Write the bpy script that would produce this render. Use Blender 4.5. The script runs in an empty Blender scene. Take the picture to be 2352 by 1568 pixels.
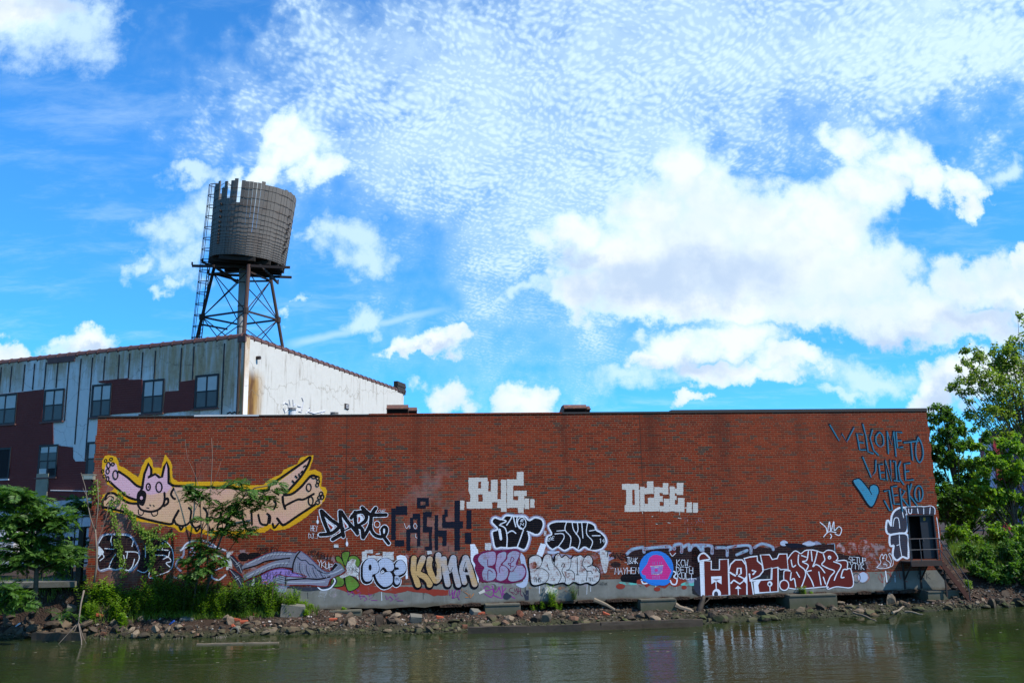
import bpy, bmesh, math, random
from mathutils import Vector, Matrix, Euler, noise as mnoise
from mathutils.geometry import tessellate_polygon
RAD = math.radians
random.seed(7)
SC = bpy.context.scene
COL = SC.collection

# ------------------------------------------------------------------ camera
EYE = Vector((0.0, 0.0, 4.40))
FPX = 2040.0                      # focal length in pixels of a 2352 px wide picture
PITCH, ROLL = math.atan(401 / 2040), RAD(1.15)
_f = Vector((0, math.cos(PITCH), math.sin(PITCH)))
_r0, _u0 = Vector((1, 0, 0)), Vector((0, -math.sin(PITCH), math.cos(PITCH)))
_r = _r0 * math.cos(ROLL) - _u0 * math.sin(ROLL)
_u = _r0 * math.sin(ROLL) + _u0 * math.cos(ROLL)
cam = bpy.data.cameras.new('camera')
cam.sensor_width = 36.0
cam.lens = FPX / 2352 * 36.0
cam.clip_start, cam.clip_end = 0.1, 6000
camo = bpy.data.objects.new('camera', cam)
COL.objects.link(camo)
camo.matrix_world = Matrix(((_r.x, _u.x, -_f.x, EYE.x), (_r.y, _u.y, -_f.y, EYE.y), (_r.z, _u.z, -_f.z, EYE.z), (0, 0, 0, 1)))
SC.camera = camo

def ray(px, py):
    return _f + _r * ((px - 1176) / FPX) - _u * ((py - 784) / FPX)
def at_y(px, py, Y):
    d = ray(px, py)
    return EYE + d * (Y / d.y)
def at_z(px, py, Z):
    d = ray(px, py)
    return EYE + d * ((Z - EYE.z) / d.z)
def at_plane(px, py, p0, n):
    d = ray(px, py)
    return EYE + d * ((p0 - EYE).dot(n) / d.dot(n))

# ------------------------------------------------------------------ exposure
SC.view_settings.view_transform = 'Standard'
SC.view_settings.look = 'None'
SC.view_settings.exposure = 0.92
SC.view_settings.gamma = 1.0
SC.cycles.max_bounces = 6
SC.cycles.transparent_max_bounces = 8
SC.cycles.caustics_reflective = False
SC.cycles.caustics_refractive = False

# ------------------------------------------------------------------ node helper
class V:
    def __init__(s, g, k): s.g, s.k = g, k
    def __add__(a, b): return a.g.m('ADD', a, b)
    def __radd__(a, b): return a.g.m('ADD', b, a)
    def __sub__(a, b): return a.g.m('SUBTRACT', a, b)
    def __rsub__(a, b): return a.g.m('SUBTRACT', b, a)
    def __mul__(a, b): return a.g.m('MULTIPLY', a, b)
    def __rmul__(a, b): return a.g.m('MULTIPLY', b, a)
    def __truediv__(a, b): return a.g.m('DIVIDE', a, b)
class Gr:
    def __init__(s, tree):
        s.dims = '3D'; s.t = tree; s.n = tree.nodes; s.l = tree.links
    def put(s, sock, v):
        if isinstance(v, V): s.l.new(v.k, sock)
        elif v is not None:
            if hasattr(sock.default_value, '__len__') and not hasattr(v, '__len__'): v = (v,) * len(sock.default_value)
            if hasattr(v, '__len__') and len(v) == 3 and len(sock.default_value) == 4: v = (*v, 1)
            sock.default_value = v
    def node(s, typ, ins=None, **attrs):
        n = s.n.new(typ)
        for k, v in attrs.items(): setattr(n, k, v)
        for k, v in (ins or {}).items(): s.put(n.inputs[k], v)
        return n
    def o(s, n, k=0): return V(s, n.outputs[k])
    def m(s, op, a, b=None, c=None, clamp=False):
        n = s.n.new('ShaderNodeMath'); n.operation = op; n.use_clamp = clamp
        for i, v in enumerate((a, b, c)):
            if v is not None: s.put(n.inputs[i], v)
        return s.o(n)
    def vm(s, op, a, b=None, c=None):
        n = s.n.new('ShaderNodeVectorMath'); n.operation = op
        for i, v in enumerate((a, b, c)):
            if v is not None: s.put(n.inputs[i], v)
        return s.o(n, 1 if op in ('LENGTH', 'DOT_PRODUCT', 'DISTANCE') else 0)
    def sep(s, v):
        n = s.node('ShaderNodeSeparateXYZ', {0: v}); return s.o(n, 0), s.o(n, 1), s.o(n, 2)
    def comb(s, x, y, z): return s.o(s.node('ShaderNodeCombineXYZ', {0: x, 1: y, 2: z}))
    def noise(s, v, scale, detail=3, rough=0.55, dist=0.0, out=0):
        return s.o(s.node('ShaderNodeTexNoise', noise_dimensions=s.dims, ins={'Vector': v, 'Scale': scale, 'Detail': detail, 'Roughness': rough, 'Distortion': dist}), out)
    def step(s, v, a, b, c=0.0, d=1.0, smooth=True):
        n = s.n.new('ShaderNodeMapRange'); n.interpolation_type = 'SMOOTHSTEP' if smooth else 'LINEAR'
        for i, q in enumerate((v, a, b, c, d)): s.put(n.inputs[i], q)
        return s.o(n)
    def mix(s, f, a, b, blend='MIX'):
        n = s.n.new('ShaderNodeMix'); n.data_type = 'RGBA'; n.blend_type = blend
        s.put(n.inputs[0], f); s.put(n.inputs[6], a); s.put(n.inputs[7], b)
        return s.o(n, 2)
    def ramp(s, f, stops, interp='LINEAR'):
        n = s.n.new('ShaderNodeValToRGB'); r = n.color_ramp; r.interpolation = interp
        while len(r.elements) < len(stops): r.elements.new(0.5)
        for e, (p, c) in zip(r.elements, stops):
            e.position = p; e.color = (*c, 1) if len(c) == 3 else c
        s.put(n.inputs[0], f)
        return s.o(n)
    def bump(s, h, strength=0.5, dist=0.02):
        return s.o(s.node('ShaderNodeBump', {'Height': h, 'Strength': strength, 'Distance': dist}))

def material(name, fn):
    m = bpy.data.materials.new(name); m.use_nodes = True
    t = m.node_tree; t.nodes.clear(); g = Gr(t)
    out = t.nodes.new('ShaderNodeOutputMaterial')
    res = fn(g)
    t.links.new(res.k, out.inputs[0])
    return m
def pbsdf(g, col, rough=0.8, normal=None, metal=0.0, spec=0.3, alpha=None, extra=None):
    ins = {'Base Color': col, 'Roughness': rough, 'Metallic': metal, 'Specular IOR Level': spec}
    if normal is not None: ins['Normal'] = normal
    if extra: ins.update(extra)
    return g.o(g.node('ShaderNodeBsdfPrincipled', ins))
def objco(g): return g.o(g.node('ShaderNodeTexCoord'), 3)
def wpos(g): return g.o(g.node('ShaderNodeNewGeometry'), 0)

# ------------------------------------------------------------------ sun and sky
SUN_A, SUN_EL = RAD(22), RAD(50)      # sun stands to the right and a little behind the camera
sdir = Vector((math.cos(SUN_EL) * math.cos(SUN_A), -math.cos(SUN_EL) * math.sin(SUN_A), math.sin(SUN_EL)))
sl = bpy.data.lights.new('sun', 'SUN'); sl.energy = 3.7; sl.angle = RAD(0.5); sl.color = (1.0, 0.94, 0.84)
so = bpy.data.objects.new('sun', sl); COL.objects.link(so)
so.rotation_euler = sdir.to_track_quat('Z', 'Y').to_euler(); so.location = (30, -20, 60)

world = bpy.data.worlds.new('World'); SC.world = world; world.use_nodes = True
def chart(px, py):
    d = ray(px, py); return d.x / d.y, d.z / d.y
CUMULUS = [  # centre and half axes of the billows, as seen from the bank
 (1300,525,72,50),(1400,590,140,90),(1560,385,78,95),(1500,490,110,75),(1640,470,105,100),(1740,500,120,80),(1560,580,240,110),
 (1950,322,70,42),(2060,370,75,60),(1985,420,85,80),(2115,425,60,45),(2190,425,50,40),(2215,465,40,30),(1900,520,130,95),(1960,620,150,85),
 (1500,660,230,62),(1300,668,85,45),(1750,640,260,90),(2235,650,110,75),(2340,670,70,95),(2120,715,130,65),(2000,710,120,60),(2220,760,110,45),
 (1560,690,200,40),(1850,700,160,50),(1700,700,120,40),(1620,560,170,110),(1800,590,160,100),(1580,800,95,55),(1700,780,110,55),(1850,820,110,35),(1510,830,50,30),(1750,860,120,35),(1640,870,90,35),
 (690,340,72,60),(650,310,45,50),(740,390,46,46),(600,400,85,34),(640,370,60,50),
 (1000,785,82,34),(930,800,50,20),(1055,768,48,24),(1010,920,66,44),(1190,930,62,40),(1590,938,52,18),
 (0,800,55,40),(190,800,75,34),(2190,880,75,58),(2125,925,55,40),(2290,870,80,50),
 (40,30,130,62),(2352,590,30,40)]
SOFT = [(390,550,85,66),(425,595,80,55),(320,590,50,32),(790,560,85,52),(815,600,80,42),(720,560,50,34),(842,720,55,40),(1190,670,40,28),
 (440,402,85,28),(540,460,120,60),(470,500,60,50),(150,70,150,90),(60,60,190,110),(240,30,80,60),(2290,400,60,40),(1330,640,110,80),(2000,860,120,40),(1930,900,60,20),(400,665,24,18),(670,710,30,16),(110,815,60,30),(1440,870,120,40)]
SHADE = [(1480,645,260,55),(1600,620,220,55),(2230,750,150,48),(1620,855,150,35),(1000,805,70,18),(120,20,110,40),(2170,920,90,30),(2080,765,90,30),(1300,600,60,30),(200,818,60,14)]
VEIL = [(1300,110,560,300,.72),(1950,50,640,260,1.2),(1000,360,430,260,0.55),(1400,450,440,280,0.62),(2250,60,280,150,0.9),(760,230,330,170,0.55),(1350,720,340,190,0.35),(1100,850,420,90,.25)]
SKY_SAT, SKY_TINT = 1.16, (0.40, 0.99, 1.36)
def build_world():
    t = world.node_tree; t.nodes.clear(); g = Gr(t); g.dims = '2D'
    d = g.vm('NORMALIZE', g.o(g.node('ShaderNodeTexCoord'), 0))
    x, y, z = g.sep(d)
    ya = g.m('MAXIMUM', g.m('ABSOLUTE', y), 0.03)
    p = g.comb(x / ya, z / ya, 0.0)
    sky = g.node('ShaderNodeTexSky'); sky.sky_type = 'NISHITA'; sky.sun_disc = False
    sky.sun_elevation = SUN_EL; sky.sun_rotation = math.pi / 2 + SUN_A
    sky.air_density = 1.0; sky.dust_density = 0.1; sky.ozone_density = 2.5
    base = g.o(g.node('ShaderNodeHueSaturation', {'Saturation': SKY_SAT, 'Color': g.o(sky)}))
    base = g.mix(1.0, base, tuple(q * .1 for q in SKY_TINT), 'MULTIPLY')
    base = g.mix(g.step(z, .42, .02), base, g.mix(1.0, base, (.52, .74, .92), 'MULTIPLY'))
    # domain warp gives the billowing outlines
    w1 = g.noise(p, 9.0, 3, 0.6, out=1); w2 = g.noise(p, 36.0, 4, 0.66, out=1)
    off = g.vm('ADD', g.vm('MULTIPLY', g.vm('SUBTRACT', w1, (.5, .5, .5)), (.10, .08, 0)), g.vm('MULTIPLY', g.vm('SUBTRACT', w2, (.5, .5, .5)), (.040, .036, 0)))
    q = g.vm('ADD', p, off)
    def union(items, k, q):
        acc = None
        for it in items:
            cx, cy = chart(it[0], it[1]); ex, ey = chart(it[0] + it[2], it[1]); fx, fy = chart(it[0], it[1] - it[3])
            ix, iy = 1 / abs(ex - cx), 1 / abs(fy - cy)
            ln = g.vm('LENGTH', g.vm('MULTIPLY_ADD', q, (ix, iy, 0), (-cx * ix, -cy * iy, 0)))
            acc = ln if acc is None else g.m('SMOOTH_MIN', acc, ln, k)
        return acc
    f = union(CUMULUS, 0.22, q)
    fine = g.noise(p, 26.0, 6, 0.66)
    fd = f + (fine - 0.5) * 0.50
    cum = g.step(fd, 1.22, 0.74)
    sf = g.step(union(SOFT, .3, q) + (g.noise(p, 17.0, 6, .68) - .5) * 1.7, 1.25, .10) * .8
    na = g.noise(p, 11.0, 5, .58); nb = g.noise(g.vm('ADD', p, (.016, .020, 0)), 11.0, 5, .58)
    cc = g.mix(g.step(fd, 1.05, 0.25), (0.36, 0.50, 0.62), (0.51, 0.55, 0.57))
    cc = g.mix(g.m('MULTIPLY', nb - na, 3.2, clamp=True) * .55, cc, (.34, .43, .53))
    cc = g.mix(g.step(g.noise(p, 6.0, 4, .6), .44, .66) * .45, cc, (0.37, 0.47, 0.57))
    sh = g.step(union(SHADE, 0.3, q) + (fine - 0.5) * 0.5 + (nb - na) * -1.2, 1.45, 0.0) * 0.95
    cc = g.mix(sh, cc, (0.30, 0.385, 0.51))
    # mackerel layer on a high flat sheet
    zz = z + 0.16
    uv = g.comb(x / zz, y / zz, 0.0)
    wr = g.vm('MULTIPLY', g.vm('SUBTRACT', g.noise(uv, 5.0, 2, .55, out=1), (.5, .5, .5)), (.07, .07, 0))
    uvw = g.vm('ADD', uv, wr)
    uvr = g.o(g.node('ShaderNodeMapping', {'Vector': uvw, 'Rotation': (0, 0, RAD(-24)), 'Scale': (1.0, 0.72, 1)}))
    vo = g.node('ShaderNodeTexVoronoi', feature='SMOOTH_F1', voronoi_dimensions='2D')
    for k, v in (('Vector', uvr), ('Scale', 104.0), ('Smoothness', 0.9)): g.put(vo.inputs[k], v)
    puffs = (0.45 - g.o(vo, 0)) * 0.95 + (g.noise(uvr, 96.0, 4, .6) - 0.5) * 0.9 + (g.noise(uvr, 7.0, 4, .6) - .5) * 1.3
    veil = None
    woff = g.vm('ADD', p, g.vm('MULTIPLY', off, (4.5, 4.5, 0)))
    for (cx_, cy_, rx_, ry_, a_) in VEIL:
        e = g.step(union([(cx_, cy_, rx_, ry_)], .1, woff), 1.65, 0.0) * a_ * 1.06
        veil = e if veil is None else veil + e
    veil = veil * g.step(g.noise(uv, 3.2, 3, .5), 0.22, 0.62, 0.6, 1.0)
    rx_, ry_v, rz_ = g.sep(uvr)
    puffs = puffs + g.m('SINE', ry_v * 300.0 + g.noise(uvr, 12.0, 3, .5) * 9.0) * .13
    alto = g.step(puffs + veil * 0.55, -0.58, 1.48) * g.m('MINIMUM', veil * 1.2, 1.0)
    alto = g.m('MAXIMUM', alto * 0.96, g.m('MULTIPLY', veil, 0.46, clamp=True))
    # wisps and one old contrail
    wsp = g.noise(g.o(g.node('ShaderNodeMapping', {'Vector': uvw, 'Rotation': (0, 0, RAD(20)), 'Scale': (1.0, 2.2, 1)})), 2.6, 7, .66)
    wisp = g.step(wsp, 0.46, 0.85) * 0.30
    a0, b0 = chart(650, 795); a1, b1 = chart(1110, 688)
    L = math.hypot(a1 - a0, b1 - b0); ux, uy = (a1 - a0) / L, (b1 - b0) / L
    along = g.vm('DOT_PRODUCT', p, (ux, uy, 0)) - (a0 * ux + b0 * uy)
    acr = g.vm('DOT_PRODUCT', p, (-uy, ux, 0)) - (-a0 * uy + b0 * ux) + (g.noise(p, 40.0, 3, .5) - .5) * .006
    trail = g.step(g.m('ABSOLUTE', acr), 0.0085, 0.0) * g.step(along, -0.01, .03) * g.step(along, L, L * .55) * g.step(y, 0, .2) * 0.5
    high = g.m('MAXIMUM', g.m('MAXIMUM', g.m('MAXIMUM', alto, wisp), trail), sf)
    c1 = g.mix(high, base, (0.40, 0.53, 0.62))
    c2 = g.mix(cum, c1, cc)
    c2 = g.mix(g.step(z, -0.02, 0.0), (.05, .06, .05), c2)
    bg = g.node('ShaderNodeBackground', {'Color': g.mix(1.0, c2, 10.0, 'MULTIPLY'), 'Strength': 0.1})
    out = t.nodes.new('ShaderNodeOutputWorld'); t.links.new(bg.outputs[0], out.inputs[0])
build_world()
world.cycles.sampling_method = 'MANUAL'; world.cycles.sample_map_resolution = 512

# ------------------------------------------------------------------ object helpers
def tag(o, label=None, cat=None, group=None, kind=None):
    if label: o['label'] = label
    if cat: o['category'] = cat
    if group: o['group'] = group
    if kind: o['kind'] = kind
    return o
def empty(name, loc=(0, 0, 0), rz=0.0):
    o = bpy.data.objects.new(name, None); COL.objects.link(o)
    o.location = loc; o.rotation_euler = (0, 0, rz); o.empty_display_size = 0.3
    return o
class MB:
    def __init__(s): s.v, s.f, s.mi = [], [], []
    def add(s, vs, fs, mi=0):
        b = len(s.v); s.v.extend(vs); s.f.extend([[b + i for i in f] for f in fs]); s.mi.extend([mi] * len(fs))
    def box(s, a, b, mi=0, M=None):
        (x0, y0, z0), (x1, y1, z1) = a, b
        vs = [Vector(p) for p in ((x0,y0,z0),(x1,y0,z0),(x1,y1,z0),(x0,y1,z0),(x0,y0,z1),(x1,y0,z1),(x1,y1,z1),(x0,y1,z1))]
        if M is not None: vs = [M @ p for p in vs]
        s.add(vs, [(0,3,2,1),(4,5,6,7),(0,1,5,4),(1,2,6,5),(2,3,7,6),(3,0,4,7)], mi)
    def beam(s, a, b, w, h=None, mi=0, up=Vector((0, 0, 1))):
        a, b = Vector(a), Vector(b); h = h or w; d = b - a
        if d.length < 1e-6: return
        z = d.normalized(); x = z.cross(up)
        if x.length < 1e-3: x = z.cross(Vector((0, 1, 0)))
        x.normalize(); y = z.cross(x)
        M = Matrix(((x.x, y.x, z.x, a.x), (x.y, y.y, z.y, a.y), (x.z, y.z, z.z, a.z), (0, 0, 0, 1)))
        s.box((-w / 2, -h / 2, 0), (w / 2, h / 2, d.length), mi, M)
    def tube(s, pts, rad, n=6, mi=0, cap=True):
        pts = [Vector(p) for p in pts]
        if not hasattr(rad, '__len__'): rad = [rad] * len(pts)
        rings, prev = [], None
        for i, p in enumerate(pts):
            d = (pts[min(i + 1, len(pts) - 1)] - pts[max(i - 1, 0)])
            d = d.normalized() if d.length > 1e-9 else Vector((0, 0, 1))
            if prev is None:
                x = d.cross(Vector((0.3, 0.9, 0.1)));
                if x.length < 1e-3: x = d.cross(Vector((1, 0, 0)))
            else: x = prev - d * prev.dot(d)
            x.normalize(); prev = x; y = d.cross(x)
            rings.append([p + (x * math.cos(2 * math.pi * k / n) + y * math.sin(2 * math.pi * k / n)) * rad[i] for k in range(n)])
        vs = [q for r in rings for q in r]; fs = []
        for i in range(len(pts) - 1):
            for k in range(n):
                fs.append((i * n + k, i * n + (k + 1) % n, (i + 1) * n + (k + 1) % n, (i + 1) * n + k))
        if cap: fs += [tuple(range(n))[::-1], tuple((len(pts) - 1) * n + k for k in range(n))]
        s.add(vs, fs, mi)
    def poly(s, pts, mi=0): s.add([Vector(p) for p in pts], [tuple(range(len(pts)))], mi)
    def prism(s, pts, ex, mi=0, M=None):
        ex = Vector(ex); n = len(pts); p = [Vector(q) for q in pts]; vs = p + [q + ex for q in p]
        if M is not None: vs = [M @ q for q in vs]
        tri = tessellate_polygon([p])
        fs = [tuple(t) for t in tri] + [tuple(n + i for i in t[::-1]) for t in tri] + [(i, (i + 1) % n, n + (i + 1) % n, n + i) for i in range(n)]
        s.add(vs, fs, mi)
    def build(s, name, mats, parent=None, smooth=False, recalc=False):
        me = bpy.data.meshes.new(name); me.from_pydata([tuple(p) for p in s.v], [], s.f)
        mats = mats if isinstance(mats, (list, tuple)) else [mats]
        for m in mats: me.materials.append(m)
        if len(mats) > 1: me.polygons.foreach_set('material_index', s.mi)
        if smooth: me.polygons.foreach_set('use_smooth', [True] * len(me.polygons))
        if recalc:
            bm = bmesh.new(); bm.from_mesh(me); bmesh.ops.recalc_face_normals(bm, faces=bm.faces); bm.to_mesh(me); bm.free()
        me.update()
        o = bpy.data.objects.new(name, me); COL.objects.link(o)
        if parent: o.parent = parent
        return o
def copy_tree(o, parent=None):
    c = o.copy(); COL.objects.link(c)
    if parent: c.parent = parent
    for ch in list(o.children): copy_tree(ch, c)
    return c
def lerp(a, b, t): return a + (b - a) * t
def interp(tab, x):
    if x <= tab[0][0]: return tab[0][1]
    for (x0, y0), (x1, y1) in zip(tab, tab[1:]):
        if x <= x1: return y0 + (y1 - y0) * (x - x0) / (x1 - x0)
    return tab[-1][1]
# ------------------------------------------------------------------ frame of the brick wall
TH = RAD(6.4)
WU, WN = Vector((math.cos(TH), math.sin(TH), 0)), Vector((math.sin(TH), -math.cos(TH), 0))
WP = at_y(1176, 1336, 40.0)
def wall_xz(px, py):
    q = at_plane(px, py, WP, WN); return (q - W0).dot(WU), q.z
W0 = Vector((WP.x, WP.y, 0))
W0 = W0 + WU * wall_xz(222, 1000)[0]
ZB = WP.z                                   # brick meets concrete
WL = wall_xz(2134, 1000)[0]; ZT = wall_xz(1300, 950)[1]; ZC = wall_xz(1230, 1384)[1]
print('WALL', W0, 'len', WL, 'zb', ZB, 'zt', ZT, 'zc', ZC, 'left zt', wall_xz(235, 957), 'right zt', wall_xz(2120, 944), 'right zb', wall_xz(2065, 1310), 'right zc', wall_xz(2060, 1345))
def wl(u, v, z):                            # wall frame: along, out towards the water, up -> world
    return W0 + WU * u + WN * v + Vector((0, 0, z))

def px_u0(px): return wall_xz(px, 1200)[0]
BW, BH = 0.335, (ZT - ZB) / 76
def wall_group():
    t = bpy.data.node_groups.new('wall_surface', 'ShaderNodeTree')
    for nm, ty in (('Color', 'NodeSocketColor'), ('Mortar', 'NodeSocketFloat'), ('Height', 'NodeSocketFloat')):
        t.interface.new_socket(nm, in_out='OUTPUT', socket_type=ty)
    g = Gr(t); out = t.nodes.new('NodeGroupOutput')
    co = objco(g); x, y, z = g.sep(co)
    p = g.comb(x + y, z - ZB, 0.0)
    b = g.node('ShaderNodeTexBrick', {'Vector': p, 'Color1': (0, 0, 0), 'Color2': (1, 1, 1), 'Mortar': (0, 0, 0), 'Scale': 1.0, 'Mortar Size': 0.0085, 'Mortar Smooth': 0.25, 'Bias': 0.0, 'Brick Width': BW, 'Row Height': BH})
    b.offset = 0.5; b.offset_frequency = 2; b.squash = 0.5; b.squash_frequency = 7
    tint = g.o(b, 0); mor = g.o(b, 1)
    brick = g.ramp(tint, [(0.0, (.045, .028, .024)), (.06, (.060, .036, .028)), (.12, (.092, .013, .006)), (.30, (.138, .016, .005)), (.55, (.190, .021, .006)), (.8, (.152, .0175, .005)), (1.0, (.225, .029, .008))])
    big = g.noise(co, 0.22, 4, .6); mid = g.noise(co, 1.3, 4, .6)
    stk = g.noise(g.vm('MULTIPLY', co, (1.1, 1.1, .10)), 1.2, 5, .65)
    brick = g.mix(g.step(mid, .35, .75) * .22, brick, (.09, .022, .014))
    brick = g.mix(g.step(stk, .52, .74) * .62, brick, (.075, .022, .014))
    # pale lime bloom on the left end, darker weathered band under the roof
    bloom = g.step(g.m('ABSOLUTE', x - 1.6), 5.0, .3) * g.step(g.noise(co, .55, 5, .62), .42, .68) * g.step(z, ZB + 6.4, ZB + 4.2)
    bloom2 = g.step(g.m('ABSOLUTE', x - 14.3), 2.0, .2) * g.step(g.noise(co, .9, 5, .65), .38, .66) * g.step(z, ZB + 5.8, ZB + 3.8)
    brick = g.mix(g.m('MAXIMUM', bloom, bloom2) * .50, brick, (.26, .20, .20))
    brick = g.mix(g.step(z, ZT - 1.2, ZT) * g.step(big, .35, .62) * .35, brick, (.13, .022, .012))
    mort = g.mix(g.noise(co, 2.0, 3), (.135, .078, .042), (.265, .185, .110))
    bc = g.mix(mor, brick, mort)
    for xs_, ws_, am in ((9.3, .5, .5), (11.6, .25, .35), (13.6, .4, .4), (20.3, .25, .4), (24.3, .5, .45), (27.6, .9, .4), (31.4, .5, .35), (33.2, .8, .45)):
        bc = g.mix(g.step(g.m('ABSOLUTE', x - xs_ + (mid - .5) * .6), ws_, 0.0) * g.step(z + (big - .5) * 5, ZT - 5.5, ZT - .5) * am, bc, (.050, .016, .011))
    for xj in (px_u0(793), px_u0(1480)):
        bc = g.mix(g.step(g.m('ABSOLUTE', x - xj), .028, .012) * .85, bc, (.045, .022, .016))
        bc = g.mix(g.step(x, xj, xj + .02) * g.step(x, xj + 1.6, xj + .3) * g.step(z, ZB + 3.5, ZT) * .30, bc, (.09, .020, .011))
    rep = g.node('ShaderNodeTexVoronoi', feature='F1', distance='CHEBYCHEV'); g.put(rep.inputs['Vector'], g.comb(x * .16, z * .33, 0.0)); g.put(rep.inputs['Scale'], 1.6)
    bc = g.mix(g.step(g.o(g.node('ShaderNodeSeparateColor', {0: g.o(rep, 1)}), 0), .55, .62) * .18, bc, (.22, .045, .018))
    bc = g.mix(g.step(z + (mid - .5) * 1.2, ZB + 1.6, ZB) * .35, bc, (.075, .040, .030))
    cn = g.noise(co, 1.7, 6, .62)
    conc = g.ramp(cn, [(.25, (.115, .118, .108)), (.55, (.165, .168, .152)), (.8, (.215, .218, .198))])
    run = g.noise(g.vm('MULTIPLY', co, (3.2, 3.2, .22)), 1.0, 4, .6)
    conc = g.mix(g.step(run, .58, .75) * .45, conc, (.26, .265, .25))
    conc = g.mix(g.step(run, .42, .25) * .5, conc, (.12, .12, .105))
    seam = g.step(g.m('ABSOLUTE', g.m('FRACT', x / 1.22) - .5), .49, .5)
    conc = g.mix(seam * .6, conc, (.1, .1, .09))
    conc = g.mix(g.step(z + (cn - .5) * .3, ZC + .22, ZC + .02) * .8, conc, (.085, .07, .045))
    isb = g.step(z, ZB - .004, ZB + .004)
    g.put(out.inputs[0], g.mix(isb, conc, bc))
    g.put(out.inputs[1], mor * isb)
    g.put(out.inputs[2], g.mix(isb, cn * .4, (1.0 - mor) * .8 + mid * .2))
    return t
WG = wall_group()
def wall_node(g):
    n = g.n.new('ShaderNodeGroup'); n.node_tree = WG
    return g.o(n, 0), g.o(n, 1), g.o(n, 2)
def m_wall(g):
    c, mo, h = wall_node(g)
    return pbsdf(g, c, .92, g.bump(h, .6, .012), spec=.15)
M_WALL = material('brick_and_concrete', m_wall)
def paint(name, col, wear=.12, mortar=.35, cover=1.0, rough=.6, two=None):
    def fn(g):
        c, mo, h = wall_node(g); co = objco(g)
        n = g.noise(co, 3.1, 6, .66); n2 = g.noise(co, 11.0, 4, .6)
        k = g.mix((n2 - .35) * .6, col, tuple(q * .80 for q in col))
        if two: k = g.mix(g.step(g.noise(co, two[1], 5, .62), .42, .64), k, two[0])
        lose = g.m('MAXIMUM', g.step(n + (n2 - .5) * .25, .68 - wear * .9, .80 - wear * .6) * min(1, wear * 4), mo * mortar)
        lose = g.m('MAXIMUM', lose, 1.0 - cover, clamp=True)
        return pbsdf(g, g.mix(lose, k, c), rough, g.bump(h, .5, .012), spec=.05)
    return material(name, fn)

def simple(name, col, rough=.8, var=.25, scale=3.0, metal=0., bump=.0, two=None, spec=.3, streak=False):
    def fn(g):
        co = objco(g)
        v = g.vm('MULTIPLY', co, (2.4, 2.4, .3)) if streak else co
        n = g.noise(v, scale, 5, .62)
        c = g.mix(n, tuple(q * (1 - var) for q in col), tuple(q * (1 + var) for q in col))
        if two: c = g.mix(g.step(g.noise(v, scale * 1.7, 6, .65), two[1], two[1] + .16), c, two[0])
        return pbsdf(g, c, rough, g.bump(n, bump, .03) if bump else None, metal, spec)
    return material(name, fn)
M_DARKSTEEL = simple('dark_rusty_steel', (.030, .020, .017), .75, .4, 4, two=((.085, .030, .015), .56))
M_COPE = simple('dark_roof_cap', (.035, .03, .028), .6, .3, 2)
M_PALECAP = simple('pale_roof_cap', (.45, .46, .47), .5, .2, 2)
M_BLACK = simple('interior_dark', (.012, .012, .013), .9)  # near-black colour stands in for unlit interiors; tyres share it

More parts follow.
